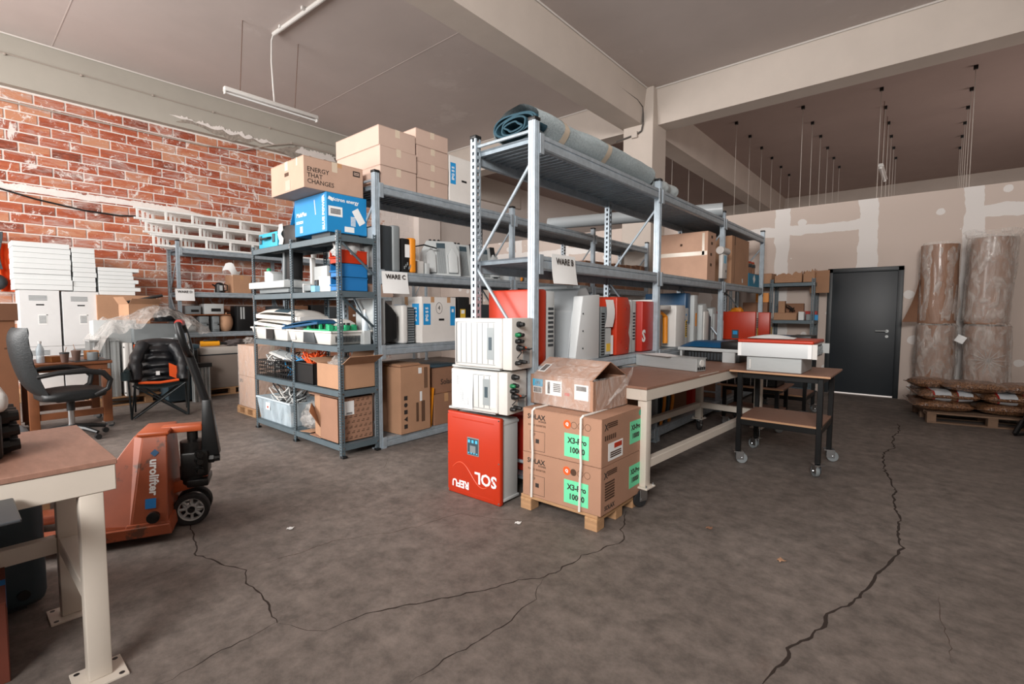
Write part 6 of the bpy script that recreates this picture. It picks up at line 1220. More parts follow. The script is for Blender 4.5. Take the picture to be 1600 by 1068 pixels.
t = T('machine_casing', 'grey blue rounded casing standing under the near bench', 'casing', (-3.24, -.1, 0)); G().box(-.25, -.6, .012, .22, .37, .78).o('shell', GTEAL, t, bevel=.05, seg=3); G().cyl((.215, .29, .08), (.226, .29, .08), .022, n=14).o('rubber_plug', BLACKP, t); G().box(-.2, -.5, 0, .18, .3, .02).o('base_plate', DGREY, t)
t = T('side_stand', 'dark grey sheet metal tray on a stand in front of the near bench', 'stand', (-2.08, -.22, 0)); G().box(-.4 + .25, -.45, .735, .1, .35, .745).o('tray_plate', pm('dark grey sheet', '#4a4e52', .4, .4), t, bevel=.003, seg=1, rot=(0, 0, 0)); G().cyl((-.02, -.3, .01), (-.02, -.3, .735), .03, n=12).o('column', BLACKM, t); G().cyl((-.02, -.3, 0), (-.02, -.3, .02), .12, n=20).o('foot', BLACKM, t)
carton('dark red brown carton with blue tape in the bottom left corner', (-2.69, -.12, 0), (.38, .48, .30), -3, pm('red brown carton', '#6a3324', .8, var=.12), tape=BLUETXT, seam='y'); 
o = bpy.data.objects[-1] if False else None
pallet('stack of wooden slats behind the near bench, lowest pallet', (-4.75, -.18, 0), (1.2, .8), 90, .13, 6)
pallet('second wooden pallet on the lowest one behind the near bench', (-4.75, -.18, .132), (1.2, .8), 90, .13, 6); pallet('third wooden pallet on top behind the near bench', (-4.75, -.17, .264), (1.2, .8), 90, .13, 6)

# ------------------------------------------------------------------ pallet truck
JK = pm('worn orange enamel', '#95492a', .45, var=.16, vs=5, spot='#5f3a29', ss=6, st=.58); JK2 = pm('orange enamel', '#a84f2a', .4, var=.08, spot='#7a3f22', ss=9, st=.66)
OIL = pm('oily black iron', '#1b1a19', .35, .4, var=.3, vs=20)
t = T('pallet_truck', 'worn orange hand pallet truck with a tall black handle', 'pallet truck', (-3.67, .765, 0), -24)
for s in (-1, 1):
    G().prism([(s * .20 - .08, .06), (s * .20 + .08, .06), (s * .20 + .08, .075), (s * .20 + .065, .11), (s * .20 - .065, .11), (s * .20 - .08, .075)], 'y', -1.1, .02).o('fork', JK, t, bevel=.004, seg=1); G().lathe([(.03, -.04), (.04, -.035), (.04, .035), (.03, .04)], 16, (s * .20, -.95, .04), 'x').o('fork_roller', RUBBER, t)
G().hexa([(-.28, -.03, .05), (.28, -.03, .05), (.28, .2, .05), (-.28, .2, .05)], [(-.27, -.02, .12), (.27, -.02, .12), (.27, .19, .12), (-.27, .19, .12)]).o('fork_bridge', JK, t, bevel=.006)
_b = [(.275, .18), (.265, 0), (.13, -.34), (-.13, -.34), (-.265, 0), (-.275, .18)]; _u = [(.15, .17), (.145, .05), (.1, .0), (-.1, 0), (-.145, .05), (-.15, .17)]
G().add([(a, b, .10) for a, b in _b] + [(a, b, .60) for a, b in _u], [(5, 4, 3, 2, 1, 0), (6, 7, 8, 9, 10, 11)] + [(i, (i + 1) % 6, 6 + (i + 1) % 6, 6 + i) for i in range(6)]).o('frame_body', JK, t, bevel=.006, seg=1, smooth=0); G().hexa([(-.29, -.36, .045), (.29, -.36, .045), (.29, .2, .045), (-.29, .2, .045)], [(-.285, -.35, .105), (.285, -.35, .105), (.285, .19, .105), (-.285, .19, .105)]).o('base_skirt', JK, t, bevel=.004, seg=1, smooth=0)
G().box(-.15, .02, .60, .15, .18, .625).o('top_plate', JK2, t, bevel=.01); G().box(-.05, .12, .585, .05, .34, .63).o('top_arm', JK2, t, bevel=.012)
tx = text('urolifter', .062, PAPER, t, (0, 0, 0), bold=.002); sl = math.atan2(.1225, .50); tx.matrix_local = Matrix.Translation((.2065, .108, .37)) @ Matrix.Rotation(rad(90), 4, 'Z') @ Matrix.Rotation(rad(90) - sl, 4, 'X') @ Matrix.Rotation(rad(-90), 4, 'Z')
lg = G().box(-.026, -.028, 0, .026, .028, .002).o('blue_logo', BLUETXT, t); lg.matrix_local = Matrix.Translation((.243, .095, .225)) @ Matrix.Rotation(rad(90), 4, 'Z') @ Matrix.Rotation(rad(90) - sl, 4, 'X'); lg = G().prism([(-.022, 0), (0, -.022), (.022, 0), (0, .022)], 'z', 0, .002).o('dark_logo', BLUED, t); lg.matrix_local = Matrix.Translation((.174, .112, .505)) @ Matrix.Rotation(rad(90), 4, 'Z') @ Matrix.Rotation(rad(90) - sl, 4, 'X')
G().lathe([(.032, 0), (.032, .03), (.02, .034)], 16, (.255, .11, .15), 'x').o('axle_cap', OIL, t)
G().hexa([(-.05, .16, .2), (.05, .16, .2), (.05, .36, .24), (-.05, .36, .24)], [(-.05, .16, .27), (.05, .16, .27), (.05, .36, .31), (-.05, .36, .31)]).o('link_arm', JK2, t, bevel=.008)
G().lathe([(.06, .24), (.075, .26), (.075, .36), (.055, .37), (.055, .42), (.07, .43), (.07, .52), (.03, .53), (.03, .585)], 18, (0, .28, 0)).o('hydraulic_pump', OIL, t)
G().box(-.08, .22, .3, .08, .37, .46).o('pump_block', OIL, t, bevel=.015); G().box(-.1, .25, .24, .1, .37, .29).o('steering_yoke', OIL, t, bevel=.012)
for (x, z) in ((.09, .35), (.1, .41), (.085, .45)): knob(t, (x, .32, z), (1, .3, 0), .02, .05, OIL, 'bolt_head')
knob(t, (.03, .37, .40), (0, 1, 0), .025, .06, OIL, 'bolt_head')
for s in (-1, 1):
    o = G().lathe([(.072, -.025), (.095, -.026), (.1, -.015), (.1, .015), (.095, .026), (.072, .025)], 30, (0, 0, 0), 'x', ring=True).o('steer_wheel', RUBBER, t, (s * .07, .27, .1)); g = G().lathe([(.022, -.022), (.03, -.024), (.03, .024), (.022, .022)], 16, (0, 0, 0), 'x', ring=True); g.lathe([(.066, -.018), (.074, -.02), (.074, .02), (.066, .018)], 30, (0, 0, 0), 'x', ring=True)
    for k in range(8): a = 2 * pi * k / 8; g.tube([(0, .025 * cos(a), .025 * sin(a)), (0, .07 * cos(a), .07 * sin(a))], .009, 6)
    g.o('wheel_hub', LGREY, o); 
G().cyl((-.105, .27, .1), (.105, .27, .1), .016, n=10).o('axle', OIL, t)
G().hexa([(-.05, .33, .42), (.05, .33, .42), (.05, .43, .42), (-.05, .43, .42)], [(-.035, .34, .78), (.035, .34, .78), (.035, .39, .78), (-.035, .39, .78)]).o('handle_socket', BLACKM, t, bevel=.008)
G().tube([(0, .37, .72), (0, .31, .95), (0, .27, 1.10)], .026, 12).o('handle_shaft', BLACKM, t)
L_ = [(0, .285, 1.06), (-.06, .278, 1.09), (-.085, .263, 1.15), (-.085, .246, 1.22), (-.07, .236, 1.262), (0, .234, 1.268), (.07, .236, 1.262), (.085, .246, 1.22), (.085, .263, 1.15), (.06, .278, 1.09)]
G().tube(L_, .02, 10, closed=True).o('handle_loop', BLACKM, t); G().tube([(-.05, .236, 1.272), (.05, .236, 1.272)], .022, 10).o('red_grip', REDD, t); G().tube([(.01, .265, 1.10), (.035, .28, 1.16), (.03, .27, 1.21)], .007, 6).o('release_lever', CHROME, t)

# ------------------------------------------------------------------ left: table, chair, boxes
t = T('wooden_table', 'brown wooden table on castors with cups and a bottle', 'table', (-7.55, .92, 0)); G().box(-.4, -.36, .745, .4, .36, .775).o('tabletop', TABLEW, t, bevel=.004); G().box(-.36, -.32, .68, .36, .32, .745).o('apron', TABLEW, t, bevel=.003, seg=1)
for sx in (-1, 1):
    for sy in (-1, 1): G().cb(sx * .345, sy * .305, .375, .08, .08, .61).o('leg', TABLEW, t, bevel=.004); caster(t, (sx * .345, sy * .305, .07), 20 * sx, .03)
for sx in (-1, 1): G().cb(sx * .345, 0, .2, .05, .53, .07).o('stretcher', TABLEW, t, bevel=.003, seg=1)
def cup(label, x, y, m, lidm=None, r=.04, h=.1):
    t = T('paper_cup', label, 'cup', (x, y, .777)); G().lathe([(r * .75, 0), (r, h), (r * .93, h), (r * .7, .004)], 18).o('cup_wall', m, t); G().lathe([(r * 1.05, h - .004), (r * 1.05, h + .008), (r * .9, h + .012)], 18).o('lid' if lidm else 'rim', lidm or m, t); return t
CUPM = pm('brown cup', '#6b5248', .7)
t = cup('brown paper cup with a lid at the table edge', -7.22, .88, CUPM, DGREY); G().cyl((0, 0, .1), (.01, .02, .17), .003, n=5).o('stirrer', CARD, t); t = cup('second brown paper cup with a stirrer behind the first', -7.32, .99, CUPM, None, .042, .11); G().cyl((0, 0, .1), (.0, -.02, .19), .003, n=5).o('stirrer', CARD, t)
t = T('mug', 'grey mug on a dark tray at the table corner', 'mug', (-7.24, 1.12, .785)); G().lathe([(.045, 0), (.05, .01), (.05, .09), (.045, .09), (.042, .012)], 20).o('mug_wall', MGREY, t); G().tube([(0, .048, .075), (0, .085, .065), (0, .085, .035), (0, .048, .02)], .007, 6).o('handle', MGREY, t)
o = G().box(-.13, -.16, 0, .13, .16, .008).o('dark_tray', DGREY, None, (-7.3, 1.1, .776), (0, 0, rad(8)), bevel=.002, seg=1); tag(o, 'thin dark tray under the grey mug on the table', 'tray')
t = T('water_bottle', 'clear plastic water bottle at the left of the table', 'bottle', (-7.35, .70, .777)); G().lathe([(.03, 0), (.034, .01), (.034, .07), (.03, .08), (.034, .09), (.034, .15), (.014, .2), (.014, .215)], 18).o('bottle_wall', TUB, t); G().lathe([(.016, .21), (.016, .235), (.012, .237)], 12).o('cap', PAPER, t)
carton('orange brown open pouch lying on the table', (-7.45, .82, .777), (.18, .14, .06), 20, pm('tan pouch', '#b3763f', .7), tape=None); carton('small orange box behind the mug on the table', (-7.5, 1.15, .777), (.14, .1, .1), 10, pm('tan pouch', '#b3763f'), tape=None)
LEA = pm('black leatherette', '#14181a', .5, var=.12, vs=12, bump=.15, bs=70)
t = T('office_chair', 'black high backed office chair with loop armrests at the wooden table', 'chair', (-6.83, .86, 0), 6)
G().ball((0, 0, .48), (.27, .27, .075), 24, 12, lambda p: (max(-.26, min(.26, p[0] * 1.25)), max(-.25, min(.26, p[1] * 1.25)), p[2])).o('seat', LEA, t, smooth=60)
def bk(u, v):
    x = 2 * u - 1; z = v; wd = .26 * (1 - .25 * max(0, v - .6) ** 1.2) * (1 - .12 * (1 - v)); return (x * wd, -.27 - .14 * v - .05 * sin(v * 3.4) * .6 + .06 * x * x - .0, .5 + .68 * v)
g = G().grid(lambda u, v: (bk(u, v)[0], bk(u, v)[1] + .045 * (1 - abs(2 * u - 1) ** 4) * (1 - abs(2 * v - 1) ** 6) + .008 * cos(v * 20), bk(u, v)[2]), 18, 26); g.grid(lambda u, v: (bk(u, v)[0], bk(u, v)[1] - .05 * (1 - abs(2 * u - 1) ** 4) * (1 - abs(2 * v - 1) ** 6), bk(u, v)[2]), 18, 26); g.o('backrest', LEA, t, smooth=70)
for s in (-1, 1): G().tube([(s * .27, -.30, .70), (s * .30, -.15, .73), (s * .31, .05, .735), (s * .31, .2, .70), (s * .30, .26, .62), (s * .29, .24, .53), (s * .26, .14, .47)], [.022, .026, .03, .03, .026, .024, .022], 10).o('armrest', BLACKP, t)
G().cyl((0, 0, .12), (0, 0, .3), .028, n=14).o('gas_lift', CHROME, t); G().cyl((0, 0, .3), (0, 0, .42), .035, n=14).o('lift_cover', BLACKP, t); G().cb(0, 0, .425, .2, .26, .04).o('tilt_mechanism', BLACKM, t, bevel=.008)
for k in range(5):
    a = 2 * pi * k / 5 + .5; o = G().tube([(0, 0, .125), (.17 * cos(a), .17 * sin(a), .11), (.3 * cos(a), .3 * sin(a), .075)], [.032, .026, .018], 8).o('base_arm', BLACKP, t); G().lathe([(.012, -.022), (.028, -.022), (.028, .022), (.012, .022)], 14, (.3 * cos(a), .3 * sin(a), .028), 'x').o('castor_wheel', BLACKP, o)
t = carton('tall dark brown carton standing at the left edge behind the chair', (-7.64, .22, 0), (.62, .6, 1.34), 0, pm('tall carton', '#7c5238', .85, var=.06), tape=None); o = G().box(-.335, -.325, 1.24, .335, .325, 1.42).o('lid', pm('tall carton lid', '#6b4731', .85), t, bevel=.004, seg=1); slots(t, 'printed_lines', PRINTB, (.31, .24, .95), .06, .02, '+x', 2, False)
t = T('work_jacket', 'orange and black work jackets hanging on the brick wall', 'jacket', (-11.05, .58, 1.7)); 
def jk(x0, x1, z0, z1, sd, dep): return lambda u, v: (dep + .06 * sin(u * 9 + sd) * (1 - v * .4) + .03 * mn.noise((u * 6, v * 6, sd)), x0 + (x1 - x0) * (u + .05 * sin(v * 5 + sd)), z0 + (z1 - z0) * v)
G().grid(jk(.06, .26, -.06, .68, 1, .1), 18, 16).o('orange_jacket', ORANGER, t, smooth=70, solid=.01); G().grid(jk(-.35, .10, .28, .85, 3, .2), 18, 16).o('grey_jacket', pm('mottled jacket', '#3b4347', .85, var=.5, vs=25), t, smooth=70, solid=.01); G().ball((.16, .0, .08), (.1, .15, .13)).o('dark_cap', DGREY, t); G().cb(0, .1, .6, .03, .5, .04).o('hook_rail', TABLEW, t)
# white archive boxes and foam boards along the wall
WB = pm('white board carton', '#d8d9d9', .7, var=.03)
def wbox(label, y0, y1, z0, z1, hole=True):
    t = carton(label, (-10.47, (y0 + y1) / 2, z0), (.5, y1 - y0 - .008, z1 - z0 - .003), 0, WB, tape=None); h = z1 - z0
    if hole: decal(t, 'hand_hole', BLACKP, (.25, 0, h * .74), .09, .02, '+x'); decal(t, 'label', PAPER, (.25, .02, h * .48), .1, .16, '+x'); slots(t, 'label_print', MGREY, (.2515, .02, h * .48), .08, .12, '+x', 6, False); slots(t, 'handwriting', MGREY, (.2505, -.02, h * .86), .2, .08, '+x', 4, False); decal(t, 'print_mark', BLACKP, (.25, .07, h * .56), .02, .01, '+x')
    return t
pallet('wooden pallet under the white board cartons by the wall', (-10.42, 1.22, 0), (1.1, .8), 90, .13, 5)
wbox('lower left white board carton behind the table', .78, 1.23, .132, .80); wbox('lower right white board carton behind the table', 1.24, 1.70, .132, .80); wbox('upper left white board carton with handwriting and a hand hole', .78, 1.23, .80, 1.655); wbox('upper right white board carton with a hand hole', 1.25, 1.70, .80, 1.645)
for (nm, y0, y1, z0, n, th) in (('left stack of white foam boards', .74, 1.38, 1.657, 9, .079), ('middle narrow stack of white foam boards', 1.40, 1.68, 1.648, 9, .0755)):
    for k in range(n):
        o = G().box(-.28, 0, .001, .24 + random.uniform(-.01, .012), y1 - y0 + random.uniform(-.012, .004), th - .002).o('foam_board', WHITEF, None, (-10.46, y0 + random.uniform(-.006, .006), z0 + k * th), bevel=.002, seg=1); tag(o, f'white foam board, {["lowest", "second from the bottom", "third from the bottom", "fourth from the bottom", "middle", "fourth from the top", "third from the top", "second from the top", "topmost"][k]} of the {nm}'.replace('the middle narrow', 'the narrow'), 'board', 'white foam boards stacked by the brick wall')
carton('flat brown carton leaning on edge under the third foam stack', (-10.42, 2.01, .9), (.5, .7, .70), 0, CARD, tape=None)
carton('white carton holding up the brown one by the wall', (-10.45, 2.02, .132), (.5, .64, .765), 0, WB, tape=None); pallet('wooden pallet under the brown and white cartons by the wall', (-10.42, 2.02, 0), (.7, .8), 90, .13, 5)
for k in range(7):
    o = G().box(-.28, 0, .001, .24, .50 + random.uniform(-.06, .05), .062).o('foam_board', WHITEF, None, (-10.46, 1.705, 1.603 + k * .064), bevel=.002, seg=1); tag(o, f'white foam board, {["lowest", "second lowest", "third lowest", "middle", "third highest", "second highest", "topmost"][k]} of the ragged stack on the brown carton', 'board', 'white foam boards stacked by the brick wall')
# scrap pile under the plastic sheet
pallet('wooden pallet under the scrap inverters and the plastic sheet', (-9.05, 1.95, 0), (1.2, .8), 90, .13, 5)
for k, (y, h) in enumerate(((1.37, .8), (1.48, .84), (1.59, .8))):
    t = T('heat_sink', ['first', 'second', 'third'][k] + ' upright aluminium heat sink on the pallet by the camping chair', 'heat sink', (-8.86, y, .132)); fins(t, ALU, (0, 0, 0), .36, .1, h, 7); G().cb(0, 0, h, .38, .11, .02).o('end_plate', ALU, t)
t = inverter('white slab casing standing behind the camping chair', (-8.70, 1.75, .132), (.2, .15, .76), 0, WHITEP, WHITEP, .4, .012, vents=False)
for sy in (-.08, .08):
    for z in (.05, .7): decal(t, 'screw', DGREY, (.1, sy, z), .015, .015, '+x', .003)
inverter('large grey cabinet under the clear plastic sheet', (-9.05, 2.14, .132), (.6, .42, 1.02), 90, LGREY, MGREY, .4); inverter('second grey cabinet under the plastic sheet at the back', (-9.15, 1.66, .132), (.5, .34, 1.08), 90, LGREY, LGREY, .4)
t = open_carton('open brown carton of scrap on the grey cabinets', (-9.2, 2.0, 1.225), (.34, .4, .22), 10, CARD, (150, 140, 120, None), fl=.12)
t = T('helmet', 'black dome shaped helmet lying on the scrap carton', 'helmet', (-8.98, 2.32, 1.18)); G().ball((0, 0, .07), (.17, .2, .13), 20, 12, lambda p: (p[0], p[1], max(p[2], .0))).o('dome', pm('helmet black', '#15181b', .22), t); G().lathe([(.19, .0), (.2, .01), (.18, .02)], 24).o('rim', BLACKP, t)
o = G().tube([(-9.05, 1.82, 1.47), (-9.0, 2.05, 1.53), (-8.98, 2.25, 1.58)], .022, 8).o('black_bar', BLACKP); tag(o, 'black bar lying across the open scrap carton', 'bar')
def sheet(u, v):
    y = 1.35 + 1.45 * u; x = -9.4 + .85 * v; z = 1.22 + .20 * math.exp(-((y - 2.15) / .3) ** 2) + .04 * mn.noise((y * 5, x * 5, 1)) + .03 * mn.noise((y * 13, x * 11, 4)) - max(0, v - .75) * 1.3 * (.4 + abs(mn.noise((y * 4, 1, 1)))); 
    if u < .15: z -= (.15 - u) * 2.0
    if u > .85: z -= (u - .85) * .9
    return (x, y, z)
o = G().grid(sheet, 44, 26).o('plastic_sheet', FILMH, smooth=70); tag(o, 'crumpled clear plastic sheet draped over the grey cabinets', 'sheet')
# camping chair with a quilted jacket
t = T('camping_chair', 'dark folding camping chair facing the aisle', 'chair', (-7.52, 1.82, 0), 75)
FAB = pm('dark green canvas', '#17272a', .85); TUBE = pm('dark tube', '#1e2426', .4, .4)
G().grid(lambda u, v: (-.26 + .52 * u, -.22 + .46 * v, .43 - .05 * sin(u * pi) - .02 * sin(v * pi)), 10, 10).o('seat', FAB, t, solid=.006, smooth=60); G().grid(lambda u, v: (-.27 + .54 * u, .25 + .1 * v + .05 * sin(u * pi), .43 + .48 * v), 10, 10).o('backrest', FAB, t, solid=.006, smooth=60)
for s in (-1, 1):
    G().tube([(s * .29, -.24, .02), (-s * .29, .24, .43)], .011, 8).o('leg', TUBE, t); G().tube([(s * .29, -.24, .02), (s * .27, .25, .43)], .011, 8).o('leg', TUBE, t); G().tube([(s * .27, -.23, .02), (-s * .27, -.23, .43)], .011, 8).o('leg', TUBE, t); G().tube([(s * .28, .26, .02), (s * .275, .25, .45), (s * .28, .36, .93)], .011, 8).o('back_post', TUBE, t); G().tube([(s * .29, -.24, .02), (s * .31, -.26, .60)], .011, 8).o('arm_post', TUBE, t); G().cb(s * .32, -.0, .61, .06, .5, .03).o('armrest', FAB, t, bevel=.008)
G().lathe([(.05, .50), (.05, .6), (.045, .6), (.045, .505)], 14, (-.33, -.24, 0)).o('cup_holder', FAB, t)
G().grid(lambda u, v: (-.275 + .05 * u, .235 + .1 * v, .6 + .3 * v), 2, 4).o('orange_trim', ORANGER, t, solid=.006)
PUF = pm('black quilted nylon', '#16181c', .42, var=.12, vs=10, bump=.25, bs=18)
t2 = T('jacket', 'black quilted jacket with orange lining thrown over the camping chair', 'jacket', (-7.52, 1.82, 0), 75)
G().grid(lambda u, v: (-.23 + .46 * u + .03 * sin(v * 6), .20 + .12 * v - .10 * (1 - abs(2 * u - 1) ** 3) * (1 - abs(2 * v - 1) ** 5) - .035 * abs(sin(v * pi * 6)) - .02 * mn.noise((u * 5, v * 5, 2)), .40 + .58 * v - .03 * abs(2 * u - 1) ** 2), 24, 44).o('body', PUF, t2, smooth=60, solid=.03)
for s, zz in ((-1, .93), (1, .90)):
    q_ = [(s * (.15 + .10 * sin(min(1, k / 9) * 1.6)), .17 - .016 * k + .03 * s, zz - .033 * k) for k in range(15)]
    G().tube(q_, [.062 + .016 * abs(sin(k * .9)) for k in range(15)], 14).o('sleeve', PUF, t2, smooth=60)
G().grid(lambda u, v: (.1 + .12 * u, .012 + .02 * u + .0 * v, .5 + .17 * v - .07 * u), 4, 4).o('orange_lining', ORANGER, t2, solid=.01); G().grid(lambda u, v: (-.04 + .04 * u, .005, .52 + .05 * v), 2, 2).o('care_label', PAPER, t2, solid=.004); G().tube([(-.22, -.02, .435), (0, -.08, .43), (.2, -.06, .45)], .018, 8).o('orange_hem', ORANGER, t2)
# dark bins, heat sink, cabinet, wrapped cartons
t = T('machine_casing', 'grey blue casing with a lid behind the pallet truck handle', 'casing', (-8.55, 2.3, 0)); G().box(-.24, -.20, .02, .24, .20, .78).o('shell', GTEAL, t, bevel=.02); G().box(-.26, -.22, .78, .26, .22, .85).o('lid', GTEAL, t, bevel=.02); G().box(.235, -.02, .55, .246, .19, .76).o('dark_panel', BLACKP, t, bevel=.004)
o = G().cb(0, 0, .05, .26, .2, .1).cb(.02, .08, .12, .12, .05, .06).o('grey_part', MGREY, None, (-8.5, 2.24, .852), (0, 0, .4), bevel=.01); tag(o, 'grey metal part lying on the lid of the grey blue casing', 'part')
t = T('heat_sink', 'tall aluminium heat sink standing before the grey blue casing', 'heat sink', (-8.22, 2.50, 0)); fins(t, ALU, (0, 0, .0), .1, .24, .52, 5, 'y'); G().cb(0, 0, .54, .14, .26, .06).o('cap', BLACKP, t)
pallet('wooden pallet under the taupe cabinet', (-8.95, 3.05, 0), (.9, .8), 90, .12, 5)
t = T('cabinet', 'taupe metal cabinet with a pale top behind the wrapped cartons', 'cabinet', (-8.95, 3.02, .122)); G().box(-.38, -.42, 0, .4, .42, .52).o('cabinet_body', pm('taupe steel', '#837870', .5), t, bevel=.006); G().box(-.38, -.42, .54, .4, .42, .65).o('top_tray', pm('pale taupe steel', '#b5afa8', .5), t, bevel=.008); G().box(-.36, -.4, .51, .38, .4, .55).o('gap_strip', DGREY, t)
t = T('power_tool', 'yellow power tool lying on the taupe cabinet', 'tool', (-8.7, 2.82, .774), 80); G().cyl((-.16, 0, .05), (.1, 0, .05), .045, .04, 14).o('motor_body', pm('tool yellow', '#e39a12', .45), t); G().cyl((.1, 0, .05), (.2, 0, .05), .03, .012, 12).o('tool_head', BLACKP, t); G().cb(-.02, 0, .1, .2, .04, .025).o('grip', BLACKP, t, bevel=.008)
crumple('rag', 'crumpled dark rag and pale cloth on the taupe cabinet', 'cloth', (-8.72, 3.18, .774), (.12, .16, .07), pm('dark rag', '#4b4443', .9), 8); crumple('film_bundle', 'pale blue film crumpled at the cabinet corner', 'film', (-8.65, 3.36, .774), (.1, .1, .08), FILMH, 13)
pallet('wooden pallet under the two film wrapped cartons', (-6.68, 2.78, 0), (.58, .5), 0, .10, 5)
for k in (0, 1):
    t = carton(['lower film wrapped carton with printed letters beside the grey rack', 'upper film wrapped carton beside the grey rack'][k], (-6.68, 2.78, .102 + k * .402), (.5, .46, .40), 0, pm('pinkish carton', '#b89680', .8, var=.05), tape=TAPEC)
    if k == 0: facetext(t, 'EPU', .06, PRINT, (-.17, -.2306, .33), '-y', 0, .001)
    G().grid(lambda u, v: ((.256) * max(-1, min(1, 1.5 * cos(2 * pi * u))) , .236 * max(-1, min(1, 1.5 * sin(2 * pi * u))), .002 + .398 * v), 48, 6).o('film_wrap', FILM, t, smooth=50)
# ------------------------------------------------------------------ rack by the brick wall (front face x = -10.5)
def lattice(label, y0, z, x, L=6.0, hh=.215):
    t = T('steel_lattice', label, 'frame', (x, y0, z)); r = G().box(-.022, 0, 0, .022, L, .034).mesh('rail', pm('dull galvanised', '#e9e9e6', .55, .1, var=.1), smooth=0); link('rail', r, t); link('rail', r, t, (0, 0, hh - .034))
    up = G().box(-.018, -.016, .028, .018, .016, hh - .028).mesh('rung', MATS['dull galvanised'], smooth=0); y = .05; k = 0
    while y < L: link('rung', up, t, (0, y, 0)); y += .42; k += 1
    return t
rows = (('bottom', 2.50, 2.502), ('middle', 2.40, 2.72), ('top', 2.28, 2.938))
for nm, y0, z in rows:
    for k, x in enumerate((-10.56, -10.70, -10.86, -11.02)):
        lattice(f'long steel lattice frame, {["front", "second", "third", "rear"][k]} one of the {nm} layer on the rack', y0 + k * .11, z, x, 6.0 - k * .1)
t = T('kettle', 'black kettle on the middle shelf of the rack by the wall', 'kettle', (-10.65, 3.62, 1.702)); G().lathe([(.08, 0), (.085, .02), (.075, .16), (.05, .19), (.02, .2)], 18).o('kettle_body', BLACKP, t); G().tube([(0, .07, .17), (0, .14, .15), (0, .14, .05), (0, .08, .04)], .012, 8).o('handle', BLACKP, t); G().cyl((.0, -.07, .12), (0, -.13, .16), .018, .012, 8).o('spout', BLACKP, t); G().cb(.08, 0, .09, .01, .05, .1).o('water_window', LGREY, t)
t = carton('tall brown carton on the middle shelf of the rack by the wall', (-10.75, 4.0, 1.702), (.4, .34, .36), 0, CARD)
o = G().grid(lambda u, v: (.05 * sin(u * 3), -.16 + .32 * u, .02 + .16 * v + .06 * sin(u * 6)), 8, 6).o('paper_sheets', PAPER, None, (-10.62, 3.80, 2.06), (rad(-20), rad(15), 0), solid=.003, smooth=60); tag(o, 'curled white sheets on the tall brown carton by the wall', 'paper')
for k, (y, w, h, m) in enumerate(((3.05, .22, .24, LGREY), (3.30, .16, .3, MGREY), (3.5, .12, .3, MGREY))):
    t = T('inverter', ['grey device with stepped lugs on the low shelf by the wall', 'grey slab device with black knobs on the low shelf by the wall', 'narrow stepped device beside the paper sack by the wall'][k], 'device', (-10.72, y, .942)); G().cb(0, 0, h / 2, .36, w, h).o('casing', m, t, bevel=.01)
    for q in (.25, .7): G().cb(.19, 0, h * q, .04, w * .8, h * .25).o('lug', m, t, bevel=.006)
    for q in range(3): G().cyl((.18, w * .3, .07 + q * .07), (.2, w * .3, .07 + q * .07), .014, n=10).o('knob', BLACKP, t)
t = T('paper_sack', 'brown paper sack on the low shelf of the rack by the wall', 'sack', (-10.66, 3.70, .942)); G().ball((0, 0, .18), (.15, .14, .21), 18, 12, lambda p: (p[0], p[1], max(0, min(.33, p[2])))).o('sack_body', pm('kraft sack', '#b38a6c', .8, var=.08, bump=.2, bs=12), t); G().grid(lambda u, v: (-.1 + .2 * u, .02 * sin(u * 6), .32 + .05 * v), 8, 2).o('folded_top', pm('kraft sack', '#b38a6c'), t, solid=.01)
o = G().box(-.22, -.45, 0, .24, .45, .018).o('dark_board', TABLEW, None, (-10.74, 3.3, 1.262)); tag(o, 'dark board bridging the devices on the low shelf by the wall', 'board')
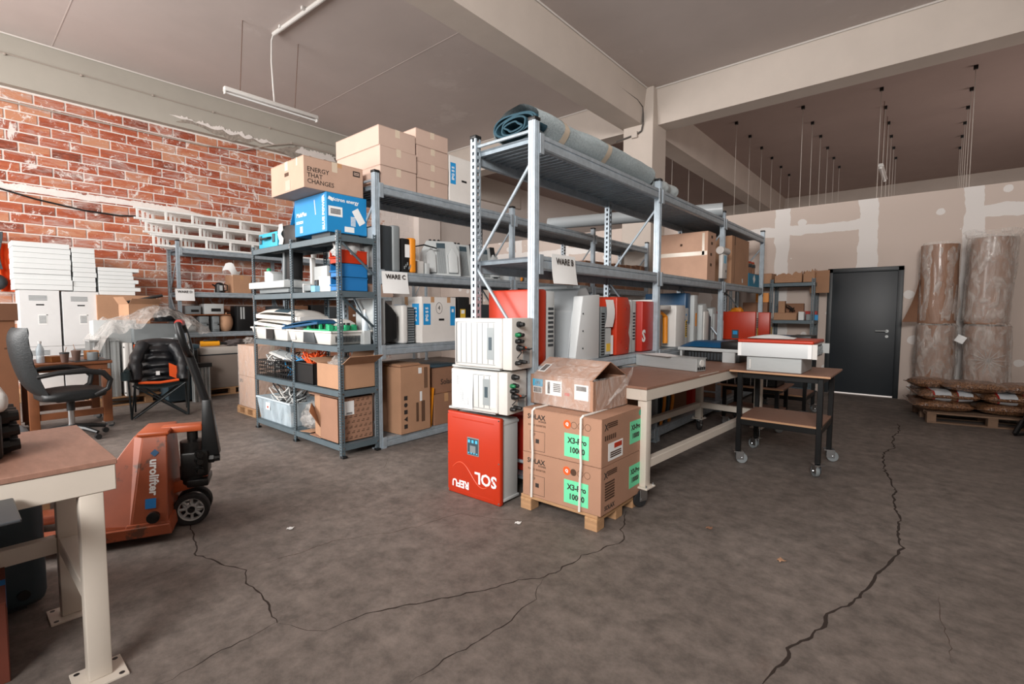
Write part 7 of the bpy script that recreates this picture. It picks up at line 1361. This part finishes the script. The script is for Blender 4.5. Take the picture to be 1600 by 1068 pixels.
for k, (y, w, h, m) in enumerate(((3.12, .26, .16, MGREY), (3.48, .34, .2, LGREY))):
    t = T('device', ['small grey device on the dark board by the wall', 'wide pale grey device on the dark board by the wall'][k], 'device', (-10.70, y, 1.281)); G().cb(0, 0, h / 2, .3, w, h).o('casing', m, t, bevel=.01); decal(t, 'dark_slot', BLACKP, (.15, .03, h * .4), w * .5, h * .3, '+x')
t = T('device', 'tall black and grey device right of the paper sack by the wall', 'device', (-10.68, 4.02, .942)); G().cb(0, 0, .25, .36, .3, .5).o('casing', BLACKP, t, bevel=.012); slots(t, 'grey_keys', LGREY, (.18, -.05, .36), .1, .24, '+x', 2)
for k in range(7):
    y = 4.75 + k * .42; t = T('device', ['first', 'second', 'third', 'fourth', 'fifth', 'sixth', 'seventh'][k] + ' dark upright unit from the left behind the grey rack, white label', 'device', (-10.70, y, .942), 0, 'dark units on the rack by the wall'); G().cb(0, 0, .25 + .01 * (k % 3), .4, .34, .5 + .02 * (k % 3)).o('casing', (DGREY, CARDI, BLACKP)[k % 3], t, bevel=.01); decal(t, 'label', PAPER, (.2, .05, .3), .07, .05, '+x')
for k, (y, w, h, m, l) in enumerate(((4.9, .5, .3, WB, 'white carton on the middle shelf behind the grey rack'), (5.6, .5, .26, LGREY, 'grey carton on the middle shelf behind the grey rack'), (6.4, .6, .34, WB, 'second white carton on the middle shelf by the wall'), (7.4, .5, .3, CARDL, 'pale carton on the middle shelf by the wall'))):
    carton(l, (-10.76, y, 1.702), (.42, w, h), 0, m)

for k, (x, y, m, l, a) in enumerate(((-1.93, 2.33, PAPER, 'small white paper scrap on the floor before the red inverter', 20), (-.55, 2.9, CARD, 'small brown cardboard scrap on the floor before the trolley', 60), (-.98, 3.05, CARDD, 'tiny brown chip on the floor right of the bench castor', 10), (-2.95, 1.35, PAPER, 'tiny white chip on the floor right of the pallet truck', 35))):
    o = G().grid(lambda u, v: (.035 * (u - .5), .02 * (v - .5) * (1 + u), .002 + .008 * abs(sin(u * 5 + v * 3))), 4, 3).o('paper_scrap' if m == PAPER else 'cardboard_scrap', m, None, (x, y, 0.0005), (0, 0, rad(a)), solid=.001); tag(o, l, 'scrap')
